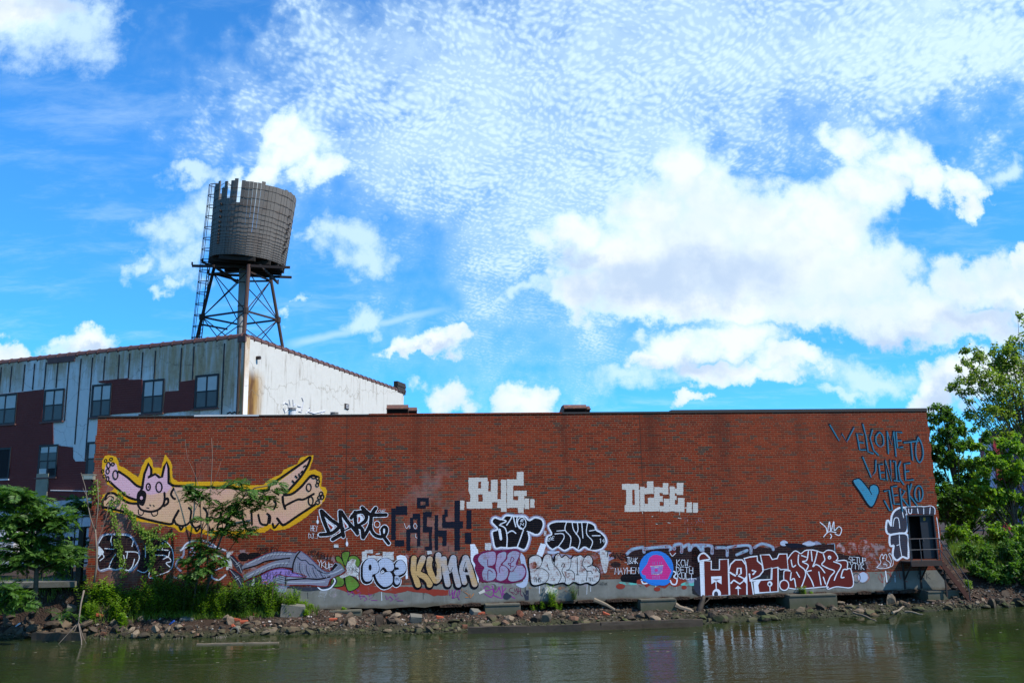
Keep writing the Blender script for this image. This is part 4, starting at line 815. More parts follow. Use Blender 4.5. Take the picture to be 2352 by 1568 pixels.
def m_soil(g):
    co = objco(g); n = g.noise(co, 1.1, 6, .62); n2 = g.noise(co, 9.0, 5, .65); x, y, z = g.sep(wpos(g))
    c = g.ramp(n, [(.25, (.016, .009, .006)), (.5, (.032, .018, .011)), (.72, (.055, .034, .021))])
    vo = g.node('ShaderNodeTexVoronoi', {'Vector': co, 'Scale': 14.0})
    peb = g.ramp(g.o(g.node('ShaderNodeSeparateColor', {0: g.o(vo, 1)}), 0), [(0, (.025, .018, .013)), (.4, (.055, .040, .029)), (.7, (.095, .077, .060)), (.92, (.18, .16, .135)), (1, (.15, .045, .02))])
    c = g.mix(g.step(n2, .48, .66) * g.step(n, .48, .62), c, peb)
    c = g.mix(g.step(z + (n - .5) * .3, .30, .05) * .8, c, (.028, .036, .014))
    c = g.mix(g.step(z, .06, -.02) * .7, c, (.012, .014, .008))
    return pbsdf(g, c, .9, g.bump(n2 + g.o(vo, 0) * .8, .9, .05), spec=.25)
M_SOIL = material('bank_soil', m_soil)
def m_water(g):
    co = wpos(g)
    n1 = g.noise(g.vm('MULTIPLY', co, (.45, 1.35, 1.0)), 1.0, 2, .5); n2 = g.noise(g.vm('MULTIPLY', co, (.8, 1.5, 1.0)), 3.2, 3, .6); n3 = g.noise(g.vm('MULTIPLY', co, (.5, 1.0, 1.0)), .22, 3, .55)
    x, y, z = g.sep(co)
    calm = g.step(n3 + g.step(y, 33, 26) * .22, .42, .66, .22, 1.0)
    c = g.mix(g.noise(co, .3, 3, .5), (.015, .023, .007), (.023, .033, .010))
    bmp = g.bump((n1 * 1.0 + n2 * .45) * calm, .55, .075)
    return g.o(g.node('ShaderNodeBsdfPrincipled', {'Base Color': c, 'Roughness': .03, 'IOR': 1.33, 'Specular IOR Level': .26, 'Normal': bmp}))
M_WATER = material('canal_water', m_water)
def build_ground():
    us = [-400, -200, -100, -60, -40] + [-30 + .3 * i for i in range(int(85 / .3))] + [60, 80, 120, 200, 400]
    vs = [60, 20, 12, 9, 7] + [6 - .2 * i for i in range(58)] + [-6.5, -8, -12, -20, -40, -90, -200, -500, -1500]
    mb = MB()
    for v in vs:
        for u in us:
            z = bank_h(u, v) if v > -6 else lerp(bank_h(u, -6), 1.9, min(1, (-6 - v) / 6))
            if v <= -200: z = 1.9 - (-v - 200) * .004
            uu = u * (1 if v > -100 else 1 + (-v - 100) / 300)
            mb.v.append(W0 + WU * uu + WN * v + Vector((0, 0, max(z, -2.0))))
    n = len(us)
    for j in range(len(vs) - 1):
        for i in range(n - 1):
            a = j * n + i; mb.f.append([a, a + 1, a + n + 1, a + n]); mb.mi.append(0)
    tag(mb.build('ground', M_SOIL, smooth=True), kind='structure')
    w = MB(); w.v = [Vector((-420, -60, 0)), Vector((420, -60, 0)), Vector((420, 52, 0)), Vector((-420, 52, 0))]; w.f = [[0, 1, 2, 3]]; w.mi = [0]
    tag(w.build('water', M_WATER), kind='structure')
build_ground()

# concrete piers and slabs under the wall lip
M_CONC = simple('weathered_concrete', (.125, .118, .098), .9, .3, 2.2, bump=.5, two=((.09, .085, .06), .55))
def m_pier(g):
    co = objco(g); n = g.noise(co, 2.5, 6, .62); x, y, z = g.sep(wpos(g))
    c = g.mix(n, (.060, .056, .040), (.120, .114, .090)); c = g.mix(g.step(z + (n - .5) * .35, .75, .25) * .8, c, (.055, .060, .030)); c = g.mix(g.step(g.noise(co, .8, 4, .6), .55, .7) * .5, c, (.16, .13, .05))
    return pbsdf(g, c, .9, g.bump(n, .6, .03))
M_PIER = material('stained_pier_concrete', m_pier)
for i, (x0, x1, y0, y1, proud) in enumerate(((758,832,1390,1416,.55),(1112,1192,1385,1412,.60),(1464,1546,1376,1394,.55),(1800,1908,1363,1402,.65),(2112,2183,1352,1387,.75))):
    u0, u1 = px_u(x0), px_u(x1); zt = ZC + .05 if i else ZC - .02
    mb = MB(); mb.box((u0, -proud, -.5), (u1, .9, zt - .06)); mb.box((u0 + .02, -proud - .03, zt - .058), (u1 - .02, .45, zt))
    mb.build('concrete_pier', M_PIER, brick_building)
lip = MB(); rng = random.Random(12); x = px_u(1010)
while x < WL - 1.5:                          # broken ledge of earth and mortar along the foot
    L = rng.uniform(.5, 1.4); h = rng.uniform(.05, .12); d = rng.uniform(.06, .20)
    lip.prism([(x, -.002, ZC - .03), (x + L, -.002, ZC - .03), (x + L, -.002, ZC + h * rng.uniform(.3, 1)), (x + L * .5, -.002, ZC + h), (x, -.002, ZC + h * rng.uniform(.2, .9))], (0, -d, -.02)); x += L + rng.uniform(.0, .25)
lip.build('crumbling_ledge', M_SOIL, brick_building)

# ------------------------------------------------------------------ door, landing, stairs at the right end
M_DOOR = simple('dark_blue_grey_door', (.012, .014, .020), .5, .3, 2)
M_STEEL = simple('weathered_rail_steel', (.060, .060, .064), .5, .3, 5, two=((.07, .028, .016), .5))
M_ROOM = M_BLACK
d = MB(); d.box((DX0, -.02, DZ0), (DX0 + .07, .2, DZ1)); d.box((DX1 - .06, -.02, DZ0), (DX1, .2, DZ1)); d.box((DX0 + .072, -.018, DZ1 - .06), (DX1 - .062, .2, DZ1)); d.build('door_frame', M_DOOR, brick_building)
d = MB(); xm = lerp(DX0, DX1, .52); d.box((xm, .10, DZ0 + .02), (DX1 - .062, .15, DZ1 - .062)); door = d.build('door', M_DOOR, brick_building); door['label'] = 'half open dark metal door'
d = MB(); d.box((xm + .16, .094, DZ1 - .28), (xm + .27, .0995, DZ1 - .14)); d.build('sign', simple('amber_sticker', (.42, .20, .02), .6), door)
d = MB(); d.box((xm + .03, .06, DZ0 + .8), (xm + .07, .098, DZ0 + .9)); d.build('handle', M_STEEL, door)
d = MB(); d.box((DX0 - .3, .75, ZB + .501), (DX1 + .1, .80, DZ1 + .5)); d.box((DX0 - .3, .40, DZ1 + .4), (DX1 + .1, .75, DZ1 + .45)); d.build('interior_partition', M_BLACK, brick_building)

def wq(px, py, v):                           # point on a plane parallel to the wall, v metres in front of it
    q = at_plane(px, py, W0 + WN * v, WN); r = q - W0; return r.dot(WU), q.z
landing = tag(empty('metal_landing', W0, TH), 'rusty metal landing with handrails and steep stairs below the open doorway', 'metal stairs')
VF = .95
a0, zt = wq(2092, 1288, VF); a1, _ = wq(2163, 1285, VF)
z_l = DZ0 - .03
mb = MB(); mb.box((a0, -VF, z_l - .05), (a1, -.02, z_l)); mb.build('platform', M_DARKSTEEL, landing)
mb = MB(); mb.box((a0, -VF - .03, z_l - .22), (a1, -VF - .001, z_l + .01)); mb.build('fascia', M_DARKSTEEL, landing)
for x in (a0 + .12, lerp(a0, a1, .62)):
    mb = MB(); mb.beam((x, -.04, z_l - .06), (x, -.04, ZC + .12), .06); mb.beam((x, -VF + .1, z_l - .06), (x, -.06, z_l - .85), .05); mb.beam((x, -.04, z_l - .08), (x, -VF + .05, z_l - .08), .05); mb.build('bracket', M_DARKSTEEL, landing)
for x in (a0 + .01, lerp(a0, a1, .35), a1 - .03):
    mb = MB(); mb.tube([(x, -VF, z_l - .2), (x, -VF, z_l + .98)], .022); mb.build('post', M_STEEL, landing)
for z in (.50, .98):
    mb = MB(); mb.tube([(a0 + .01, -VF, z_l + z), (a1 - .03, -VF, z_l + z)], .022); mb.build('rail', M_STEEL, landing)
s_top = Vector((a1, 0, z_l)); e_u, e_z = wq(2228, 1384, VF - .2); n_st = 9
run = e_u - a1; rise = z_l - (e_z + .02)
for v in (-VF + .02, -.30):
    mb = MB(); mb.beam((a1 - .02, v, z_l - .10), (e_u, v, e_z), .05, .20); o = mb.build('stringer', simple('rust_orange_steel', (.055, .018, .011), .8, .4, 5) if v < -.5 else M_DARKSTEEL, landing)
for k in range(1, n_st):
    t = k / n_st; mb = MB(); x = a1 + run * t; z = z_l - rise * t; mb.box((x - .12, -VF + .05, z - .02), (x + .13, -.33, z + .02)); mb.build('tread', M_DARKSTEEL, landing)
for z in (.50, .98):
    mb = MB(); mb.tube([(a1 - .03, -VF, z_l + z), (e_u - .1, -VF, e_z + z + .05)], .020); mb.build('rail', M_STEEL, landing)
mb = MB(); mb.tube([(e_u - .1, -VF, e_z - .1), (e_u - .1, -VF, e_z + 1.03)], .022); mb.build('post', M_STEEL, landing)
for x in (lerp(a1, e_u, .1),):
    mb = MB(); mb.beam((x, -VF + .1, z_l - .4), (x, -VF + .1, ZC - .2), .06); mb.build('bracket', M_DARKSTEEL, landing)

# floodlight on the left corner
fl = tag(empty('floodlight', wl(-.0, 0, 0), TH), 'grey box floodlight fixed to the left corner of the brick wall', 'floodlight')
fx, fz = wq(205, 1100, .25)
mb = MB(); mb.prism([(fx - .22, -.42, fz + .16), (fx + .22, -.42, fz + .16), (fx + .22, -.42, fz - .02), (fx - .22, -.42, fz - .02)], (0, .26, .0)); mb.box((fx - .24, -.44, fz + .162), (fx + .24, -.12, fz + .20)); mb.build('housing', simple('flood_grey', (.22, .21, .17), .6), fl)
mb = MB(); mb.box((fx - .18, -.432, fz + .0), (fx + .18, -.4205, fz + .14)); mb.build('lens', simple('flood_glass', (.16, .18, .17), .15, spec=.6), fl)
mb = MB(); mb.beam((fx + .1, -.2, fz - .021), (fx + .15, -.2, fz - .2), .05); mb.beam((fx + .15, -.2, fz - .2), (.1, -.0, fz - .2), .05); mb.build('bracket', M_DARKSTEEL, fl)

# ------------------------------------------------------------------ things on the flat roof
M_RUST = simple('rusting_sheet_metal', (.105, .050, .036), .7, .3, 3, two=((.34, .12, .035), .56), bump=.2)
def duct(px0, px1, py0, py1, v, w2, label):
    # hooded duct: a flaring rectangular mouth towards the canal with a bent back
    r = tag(empty('roof_duct', W0, TH), label, 'roof vent', 'rusty hooded ducts on the brick roof')
    x0, zt_ = wq(px0, py0, v); x1, _ = wq(px1, py0, v); zb_ = ZT + .10 * -v; h = zt_ - zb_
    sec = [(0, .45), (0, .98), (.10, 1.0), (.55, 1.0), (1.0, .62), (1.25, 0), (.75, 0), (.55, .30), (.35, .45)]
    D = 1.5
    def P_(x, s): return Vector((x, -v + s[0] * D, zb_ + s[1] * h))
    mb = MB(); n = len(sec)
    shell = [(0, .62), (.16, 1.0), (.60, 1.0), (1.02, .66), (1.25, 0), (.40, 0)]
    L = [P_(x0, s) for s in shell]; Rr = [P_(x1, s) for s in shell]; m = len(shell)
    mb.v = L + Rr; mb.f = [[i, (i + 1) % m, m + (i + 1) % m, m + i] for i in range(m)]
    for side, off in ((L, 0), (Rr, m)):
        for t in tessellate_polygon([[Vector((p.y, p.z, 0)) for p in side]]): mb.f.append([off + i for i in t])
    mb.mi = [0] * len(mb.f); mb.build('hood', M_RUST, r, recalc=False)
    mb = MB(); a = .06; mb.prism([P_(x0 + a, (.02, .59)), P_(x1 - a, (.02, .59)), P_(x1 - a, (.38, .03)), P_(x0 + a, (.38, .03))], (0, -.012, -.02)); mb.build('mouth_shade_panel', M_BLACK, r)  # black panel paints the shade of the mouth onto the closed hood
    mb = MB(); mb.box((x0 + .05, -v + .6, ZT - .3), (x1 - .05, -v + 1.8, zb_ + .02)); mb.build('curb', M_COPE, r)
    mb = MB(); mb.beam(P_(x0 - .02, (-.01, .63)), P_(x1 + .02, (-.01, .63)), .05); mb.build('flange', M_RUST, r)
    return r
duct(888, 938, 928, 948, -4.0, 1, 'brown hooded roof duct in front of the white building, nearest the water tower')
duct(925, 958, 934, 948, -6.5, 1, 'small rust-streaked duct hood directly behind the larger brown duct')
duct(1296, 1348, 928, 946, -4.0, 1, 'brown hooded roof duct standing alone against the sky, right of the middle of the roof')
duct(1330, 1356, 931, 946, -6.0, 1, 'small rusty duct hood tucked behind the lone brown duct')
def pipe(px, py, v, r_, label):
    x, z = wq(px, py, v); o = tag(empty('vent_pipe', W0, TH), label, 'vent pipe', 'vent pipes on the brick roof')
    mb = MB(); mb.tube([(x, -v, ZT - .4), (x, -v, z - .12)], r_, 12); mb.build('pipe', simple('galvanised', (.50, .50, .50), .45, .15, 3), o)
    for k in range(2):
        mb = MB(); mb.tube([(x, -v, z - .11 + k * .07), (x, -v, z - .075 + k * .07)], [r_ * 1.25, r_ * 1.1], 12); mb.build('cap_ring', simple('vent_cap', (.16, .16, .16), .5), o)
pipe(671, 936, -3.0, .17, 'white vent pipe with a ringed cap above the left roof edge')
pipe(768, 946, -3.0, .17, 'low vent cap just showing above the roof edge below the white wall')
# ------------------------------------------------------------------ tall factory building behind, left
CN = at_y(565, 772, 52.0); FZT = CN.z
LE = at_z(-60, 840, FZT); RE = at_z(926, 900, FZT)
C2, L2, R2 = Vector((CN.x, CN.y, 0)), Vector((LE.x, LE.y, 0)), Vector((RE.x, RE.y, 0))
print('FACTORY', C2, L2, R2, FZT, 'len', (L2 - C2).length, (R2 - C2).length)
FU = (C2 - L2).normalized(); FN = Vector((FU.y, -FU.x, 0))         # street side: along to the right, out towards us
if FN.y > 0: FN = -FN
GU = (R2 - C2).normalized(); GN = Vector((GU.y, -GU.x, 0))
if GN.x < 0: GN = -GN
FL_ = (C2 - L2).length; GL_ = (R2 - C2).length
factory = tag(empty('factory_building', L2, math.atan2(FU.y, FU.x)), 'tall weathered factory with stained white walls and maroon siding, behind the brick wall at left', 'building')
def f_xz(px, py):
    q = at_plane(px, py, C2, FN); return (q - L2).dot(FU), q.z
def fz1(x, y): return f_xz(x / 2.091 / 1.741497, (1250 + y / 2.091) / 1.741497)
MG = Matrix.Translation((FL_, 0, 0)) @ Matrix.Rotation(math.atan2(GU.y, GU.x) - math.atan2(FU.y, FU.x), 4, 'Z')   # frame of the side wall inside the factory frame: x along, y inwards
def g_xz(px, py):
    q = at_plane(px, py, C2, GN); return (q - C2).dot(GU), q.z
def gz3(x, y): return g_xz((900 + x / 2.352) / 1.741497, (1300 + y / 2.352) / 1.741497)
GC = gz3(250, 330)[0]
def m_stucco(g):
    co = objco(g); x, y, z = g.sep(co)
    n = g.noise(co, .45, 6, .65); n2 = g.noise(co, 3.2, 6, .65); st = g.noise(g.vm('MULTIPLY', co, (2.2, 2.2, .20)), 1.3, 6, .66)
    white = g.mix(n2, (.56, .55, .52), (.72, .71, .68))
    tan_ = g.mix(n2, (.24, .150, .066), (.52, .385, .225))
    pan = g.o(g.node('ShaderNodeTexWhiteNoise', noise_dimensions='1D', ins={'W': g.m('FLOOR', x * .82)}), 0)
    grime = g.step(z + (pan - .5) * 2.6 + (st - .5) * 7.5 + (n - .5) * 5.0 + g.step(x, FL_ - 14, FL_ - 3) * 2.6, FZT - 2.0, FZT + .2)
    c = g.mix(grime * g.step(st, .72, .40, .35, 1.0) * .95, white, tan_)
    c = g.mix(g.step(st, .60, .76) * .55, c, (.10, .085, .065))
    crack = g.node('ShaderNodeTexVoronoi', feature='DISTANCE_TO_EDGE'); g.put(crack.inputs['Vector'], g.vm('ADD', co, g.vm('MULTIPLY', g.noise(co, 2.5, 3, .5, out=1), (.5, .5, .5)))); g.put(crack.inputs['Scale'], .55)
    c = g.mix(g.step(g.o(crack, 0), .010, .002) * .5, c, (.07, .06, .05))
    return pbsdf(g, c, .9, g.bump(n2, .4, .03), spec=.1)
M_STUC = material('stained_stucco', m_stucco)
def m_sidewall(g):
    co = objco(g); x, y, z = g.sep(co)
    n2 = g.noise(co, 2.2, 6, .62); st = g.noise(g.vm('MULTIPLY', co, (1.6, 1.6, .16)), 1.5, 6, .68); n = g.noise(co, .5, 4, .6)
    c = g.mix(n2, (.43, .42, .385), (.53, .52, .48))
    c = g.mix(g.step(st, .50, .70) * g.step(n, .38, .56) * .75, c, (.17, .135, .10))
    c = g.mix(g.step(g.m('FRACT', z * 2.2), .93, .97) * g.step(n, .5, .65) * .25, c, (.4, .38, .35))
    d = x - GC + (g.noise(g.vm('MULTIPLY', co, (1, 1, .3)), 1.6, 4, .6) - .5) * 1.3
    rust = g.step(g.m('ABSOLUTE', d), 1.7, .5) * g.step(z, FZT - 1.6, FZT - 2.6)
    c = g.mix(rust * .96, c, g.mix(g.step(g.m('ABSOLUTE', d - .15), .5, .05), (.30, .17, .045), (.095, .038, .010)))
    c = g.mix(g.step(x + (n2 - .5) * 1.5, GC - .5, GC - 1.6) * g.step(z, FZT - 2, FZT - 5) * .6, c, (.26, .20, .09))
    crack = g.node('ShaderNodeTexVoronoi', feature='DISTANCE_TO_EDGE'); g.put(crack.inputs['Vector'], g.vm('ADD', g.vm('MULTIPLY', co, (.45, .45, 1)), g.vm('MULTIPLY', g.noise(co, 1.2, 4, .5, out=1), (1.2, 1.2, 1.2)))); g.put(crack.inputs['Scale'], .22)
    c = g.mix(g.step(g.o(crack, 0), .007, .002) * .45, c, (.18, .15, .11))
    return pbsdf(g, c, .9, g.bump(n2, .3, .02), spec=.1)
M_SIDE = material('white_painted_side_wall', m_sidewall)
def m_siding(g):
    co = objco(g); x, y, z = g.sep(co); fr = g.m('FRACT', z / .145); n = g.noise(co, .8, 5, .6)
    c = g.mix(n, (.13, .032, .032), (.19, .050, .050)); c = g.mix(g.step(g.noise(g.vm('MULTIPLY', co, (1, 1, .2)), 1.1, 5, .6), .58, .8) * .4, c, (.085, .05, .05))
    return pbsdf(g, c, .55, g.bump(fr, 1.0, .06), spec=.35)
M_SIDING = material('maroon_siding', m_siding)
M_TILE = simple('brown_coping_tile', (.10, .050, .042), .6, .35, 4)
def b_factory():
    hz = ZT - 9
    mb = MB(); T = .4; inner = MG @ Vector((GL_, T, 0)); mb.box((0, 0, 0), (FL_, T, FZT)); mb.box((0, T, 0), (T, 24, FZT)); mb.build('street_wall', M_STUC, factory)
    mb = MB(); mb.box((0, 0, 0), (GL_, T, FZT)); o = mb.build('side_wall', M_SIDE, factory); o.matrix_local = MG @ Matrix.Translation((0, .003, 0))
    mb = MB(); a = [Vector((T + .01, T + .01, FZT - .5)), Vector((FL_ - .5, T + .01, FZT - .5)), MG @ Vector((GL_ - .1, T + .1, FZT - .5)), Vector((T + .01, 26, FZT - .5))]; mb.prism(a, (0, 0, -.2)); mb.build('flat_roof', M_COPE, factory)
    # tile copings
    mb = MB(); x = -.05
    while x < FL_ - .7: mb.tube([(x, .2, FZT + .0), (x + .80, .2, FZT + .0)], [.24, .22], 8); mb.tube([(x + .74, .2, FZT), (x + .86, .2, FZT)], .27, 8); x += .86
    mb.build('tile_coping', M_TILE, factory, smooth=False)
    mb = MB(); x = .15
    while x < GL_ - .3: mb.tube([(x, .2, FZT), (x + .80, .2, FZT)], [.24, .22], 8); mb.tube([(x + .74, .2, FZT), (x + .86, .2, FZT)], .27, 8); x += .86
    o = mb.build('tile_coping', M_TILE, factory); o.matrix_local = MG
    mb = MB(); mb.box((FL_ - .5, -.14, FZT - .34), (FL_ + .06, -.003, FZT + .02)); mb.build('corner_gutter', M_TILE, factory)
    mb = MB(); mb.tube([(FL_ - .34, -.10, FZT - .4), (FL_ - .34, -.10, ZT - 2)], .075, 8); mb.build('downpipe', M_DARKSTEEL, factory)
    M_GREYW = simple('corner_strip', (.33, .20, .12), .8, .3, 2)
    mb = MB(); mb.box((FL_ - .10, -.035, 4), (FL_ - .003, -.001, FZT - .36)); mb.build('corner_strip', M_GREYW, factory)
    # battens
    MB_ = simple('dark_batten', (.035, .033, .034), .8, .3, 4)
    for xt, xb, yt, yb in ((8,0,440,690),(105,80,432,665),(212,190,425,655),(298,270,402,645),(392,368,390,640),(487,470,400,630),(597,525,390,905),(690,618,370,1100),(780,712,355,1240),(885,862,345,565),(1005,985,330,555),(1090,1072,320,550),(1200,1180,310,555),(1308,1285,300,555),(1525,1500,275,640),(1625,1610,275,560),(1885,1848,225,850)):
        a, z1 = fz1(xt, yt); a2, z0 = fz1(xb, yb); mb = MB(); mb.box(((a + a2) / 2 - .045, -.03, z0), ((a + a2) / 2 + .045, -.002, min(z1, FZT - .3))); mb.build('batten', MB_, factory)
    # siding panels
    for poly in ([(-140,700),(370,642),(350,915),(445,905),(450,1105),(612,1125),(612,1212),(632,1243),(712,1243),(900,1230),(900,1530),(600,1560),(-200,1640)], [(830,572),(1068,548),(1082,562),(1192,558),(1190,832),(930,852),(945,600),(830,585)], [(1385,660),(1502,652),(1505,580),(1640,560),(1618,816),(1368,842)]):
        p = [fz1(*q) for q in poly]; mb = MB(); mb.prism([(x, -.05, z) for x, z in p], (0, .046, 0)); mb.build('maroon_siding', M_SIDING, factory)
    for (x0, y0, x1, y1) in ((405, 385, 632, 362),):
        a, z = fz1(x0, y0); c, z2 = fz1(x1, y1); mb = MB(); mb.box((a, -.07, FZT - .42), (c, -.002, FZT - .05)); mb.build('rusty_fascia', M_TILE, factory)
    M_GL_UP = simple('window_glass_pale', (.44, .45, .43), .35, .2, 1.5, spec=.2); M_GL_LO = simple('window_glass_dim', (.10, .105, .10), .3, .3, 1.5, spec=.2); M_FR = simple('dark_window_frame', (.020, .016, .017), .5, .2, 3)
    for (x0, x1, y0, y1, mode) in ((-45,158,682,935,0),(375,552,640,908,0),(775,950,598,872,0),(1200,1388,560,842,0),(1640,1845,518,800,0),(332,500,1104,1375,1),(735,890,1078,1362,0),(-90,105,1132,1392,2)):
        a, z1 = fz1((x0 + x1) / 2, y0 + 0); a0, _ = fz1(x0 - 4, (y0 + y1) / 2); a1, _ = fz1(x1 - 14, (y0 + y1) / 2); _, z0 = fz1((x0 + x1) / 2 - 15, y1)
        w = MB(); t = .10
        w.box((a0, -.10, z0), (a0 + t * 1.6, -.052, z1)); w.box((a1 - t, -.10, z0), (a1, -.052, z1)); w.box((a0 + t * 1.6, -.10, z1 - t * 1.3), (a1 - t, -.052, z1)); w.box((a0 + t * 1.6, -.10, z0), (a1 - t, -.052, z0 + t))
        if mode < 2:
            xm = (a0 + a1) / 2 + .02; zm = (z0 + z1) / 2; w.box((xm - .05, -.098, z0 + t), (xm + .05, -.053, z1 - t * 1.3)); w.box((a0 + t * 1.6, -.096, zm - .04), (xm - .05, -.053, zm + .04)); w.box((xm + .05, -.096, zm - .04), (a1 - t, -.053, zm + .04))
        win = w.build('window', M_FR, factory)
        s = MB(); s.box((a0 - .12, -.16, z0 - .10), (a1 + .08, -.052, z0 - .002)); s.build('sill', M_TILE if mode < 2 else M_PALECAP, win)
        if mode < 2:
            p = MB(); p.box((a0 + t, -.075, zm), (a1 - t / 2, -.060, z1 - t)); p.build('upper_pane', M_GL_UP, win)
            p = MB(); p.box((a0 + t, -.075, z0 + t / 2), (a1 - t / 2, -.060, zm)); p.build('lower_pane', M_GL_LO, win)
            if mode == 1:
                p = MB(); p.box((xm + .055, -.090, z0 + t), (a1 - t, -.078, z0 + .55)); p.build('broken_pane', M_BLACK, win)
                p = MB(); p.box((a0 + t * 1.6, -.090, z0 + t), (xm - .055, -.078, z0 + .55)); p.build('blind', M_GL_UP, win); p = MB(); p.box((a0 + t * 1.6, -.090, zm + .05), (a1 - t, -.078, z1 - .5)); p.build('screen', M_GL_LO, win)
        else:
            p = MB(); p.box((a0 + t, -.075, z0 + t / 2), (a1 - t / 2, -.060, z1 - t)); p.build('opening_shade_panel', M_BLACK, win)  # black sheet in the frame stands in for the shade indoors
    # ground floor: pale boarded bay with crossed boards, corrugated sheet
    M_BOARD = simple('peeling_white_board', (.42, .43, .45), .85, .25, 2, two=((.12, .10, .09), .60))
    def low(x0, y0, x1, y1): return f_xz(x0, y0), f_xz(x1, y1)
    (a0, z1), (a1, z0) = low(78, 1152, 218, 1252)
    for k in range(5):
        q = MB(); w_ = (a1 - a0) / 5; q.box((a0 + w_ * k + .03, -.11, z0), (a0 + w_ * (k + 1) - .03, -.055, z1 - (.25 if k == 1 else 0))); q.build('boarded_panel', M_BOARD, factory)
    for k in range(4):
        q = MB(); zz = lerp(z0, z1, .12 + .24 * k); q.beam((a0, -.13, zz - .15 * (k % 2)), (a1, -.13, zz + .15), .06, .10); q.build('rail_board', MB_, factory)
    def m_corr(g):
        co = objco(g); x, y, z = g.sep(co); c = g.mix(g.noise(co, 1.5, 5, .6), (.24, .25, .24), (.40, .40, .39))
        return pbsdf(g, c, .5, g.bump(g.m('SINE', z * 38.0), .8, .05), .2)
    (b0, y1), (b1, y0) = low(60, 1253, 218, 1296)
    q = MB(); q.box((b0, -.12, y0), (b1, -.055, y1)); q.build('corrugated_panel', material('corrugated_sheet', m_corr), factory)
    q = MB(); c0, cz = f_xz(60, 1108); c1, _ = f_xz(108, 1108); q.box((c0 + 1.0, -.13, f_xz(90, 1150)[1]), (c1 + .2, -.052, f_xz(90, 1088)[1])); q.build('hung_board', simple('dirty_board', (.24, .23, .17), .8, .3, 2), factory)
    q = MB(); c0, cz = f_xz(120, 1126); c1, cz2 = f_xz(222, 1128); q.tube([(c0, -.12, cz), (c1, -.12, cz2)], .035); q.build('conduit', M_PALECAP, factory)
    # side wall details
    def side(mb, name, m):
        o = mb.build(name, m, factory); o.matrix_local = MG; return o
    x, z = gz3(298, 308); mb = MB(); mb.tube([(x, -.25, z), (x, .05, z)], .11, 8); side(mb, 'drain_spout', M_DARKSTEEL)
    x0, z1 = gz3(1124, 735); x1, z0 = gz3(1160, 795); mb = MB(); mb.box((x0, -.06, z0), (x1, -.001, z1)); v_ = side(mb, 'vent_grille', M_DARKSTEEL)
    for k in range(3):
        mb = MB(); h = (z1 - z0); mb.box((x0 + .12, -.09, z0 + h * (.18 + .25 * k)), (x1 - .12, -.062, z0 + h * (.30 + .25 * k))); o = mb.build('slat', M_PALECAP, v_)
    cx0, cz1 = gz3(1475, 575); cx1, _ = gz3(1600, 600)
    mb = MB(); mb.box((GL_ - 1.2, .1, FZT - 6), (GL_ + .4, 2.0, FZT - .2)); side(mb, 'chimney', M_SIDE)
    mb = MB(); rng = random.Random(5)
    for k in range(5):
        n = 6
        for i in range(n):
            if k == 4 and rng.random() < .4: continue
            for (ya, yb) in ((.0, .35), (1.8, 2.1)):
                xx = GL_ - 1.35 + i * .33; mb.box((xx, ya - .04 * (k % 2), FZT - .19 + k * .20), (xx + .31, yb, FZT - .01 + k * .20))
    side(mb, 'chimney_top', simple('sooty_brick', (.035, .030, .028), .9, .5, 5))
    mb = MB(); mb.box((GL_ - .4, 2.2, FZT - 3.2), (GL_ + .3, 3.0, FZT - 1.6)); side(mb, 'end_pier', M_SIDE)
    # scrawled writing on the side wall
    mb = MB()
    for pts in ([(545,745),(560,730),(590,745),(595,790),(560,822),(545,780)], [(600,700),(610,760),(605,820)], [(635,700),(640,760),(660,740)], [(680,760),(715,770),(690,810),(720,815)], [(720,680),(735,720),(720,800)], [(760,830),(800,790),(790,775)], [(770,810),(830,830),(940,805),(900,835)], [(660,820),(680,790)]):
        q = [gz3(*p) for p in pts]; mb.tube([(x, -.006, z) for x, z in q], .05, 4)
    side(mb, 'scrawl', simple('grey_spray', (.42, .43, .47), .8, .1, 3))
    mb = MB(); q = [fz1(*p) for p in ((1900,845),(1925,832),(1940,845),(1960,830),(1985,842),(2010,828))]; mb.tube([(x, -.006, z) for x, z in q], .045, 4); mb.build('scrawl', P['black'], factory)
b_factory()

# ------------------------------------------------------------------ water tower on the factory roof
M_STAVE = None
def m_stave(g):
    co = objco(g); x, y, z = g.sep(co)
    isl = g.o(g.node('ShaderNodeNewGeometry'), 8) if False else None
    r = V(g, g.node('ShaderNodeNewGeometry').outputs['Random Per Island'])
    st = g.noise(g.vm('MULTIPLY', co, (6, 6, .5)), 1.5, 5, .62); n = g.noise(co, .7, 4, .6)
    c = g.mix(r, (.007, .005, .004), (.028, .022, .018)); c = g.mix(g.step(st, .5, .72) * .5, c, (.07, .06, .052))
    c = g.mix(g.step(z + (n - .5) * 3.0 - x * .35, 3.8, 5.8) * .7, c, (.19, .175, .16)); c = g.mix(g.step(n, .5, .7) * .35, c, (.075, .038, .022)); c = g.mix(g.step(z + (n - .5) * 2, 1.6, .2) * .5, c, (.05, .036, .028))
    return pbsdf(g, c, .85, g.bump(st, .5, .02), spec=.2)
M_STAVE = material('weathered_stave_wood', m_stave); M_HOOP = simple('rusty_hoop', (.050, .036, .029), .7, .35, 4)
TB = at_y(568, 606, 57.0)                                     # middle of the tank floor
TROOF = FZT - .5
tower = tag(empty('water_tower', (TB.x, TB.y, TROOF)), 'derelict wooden water tank leaning on dark steel legs above the factory roof', 'water tower')
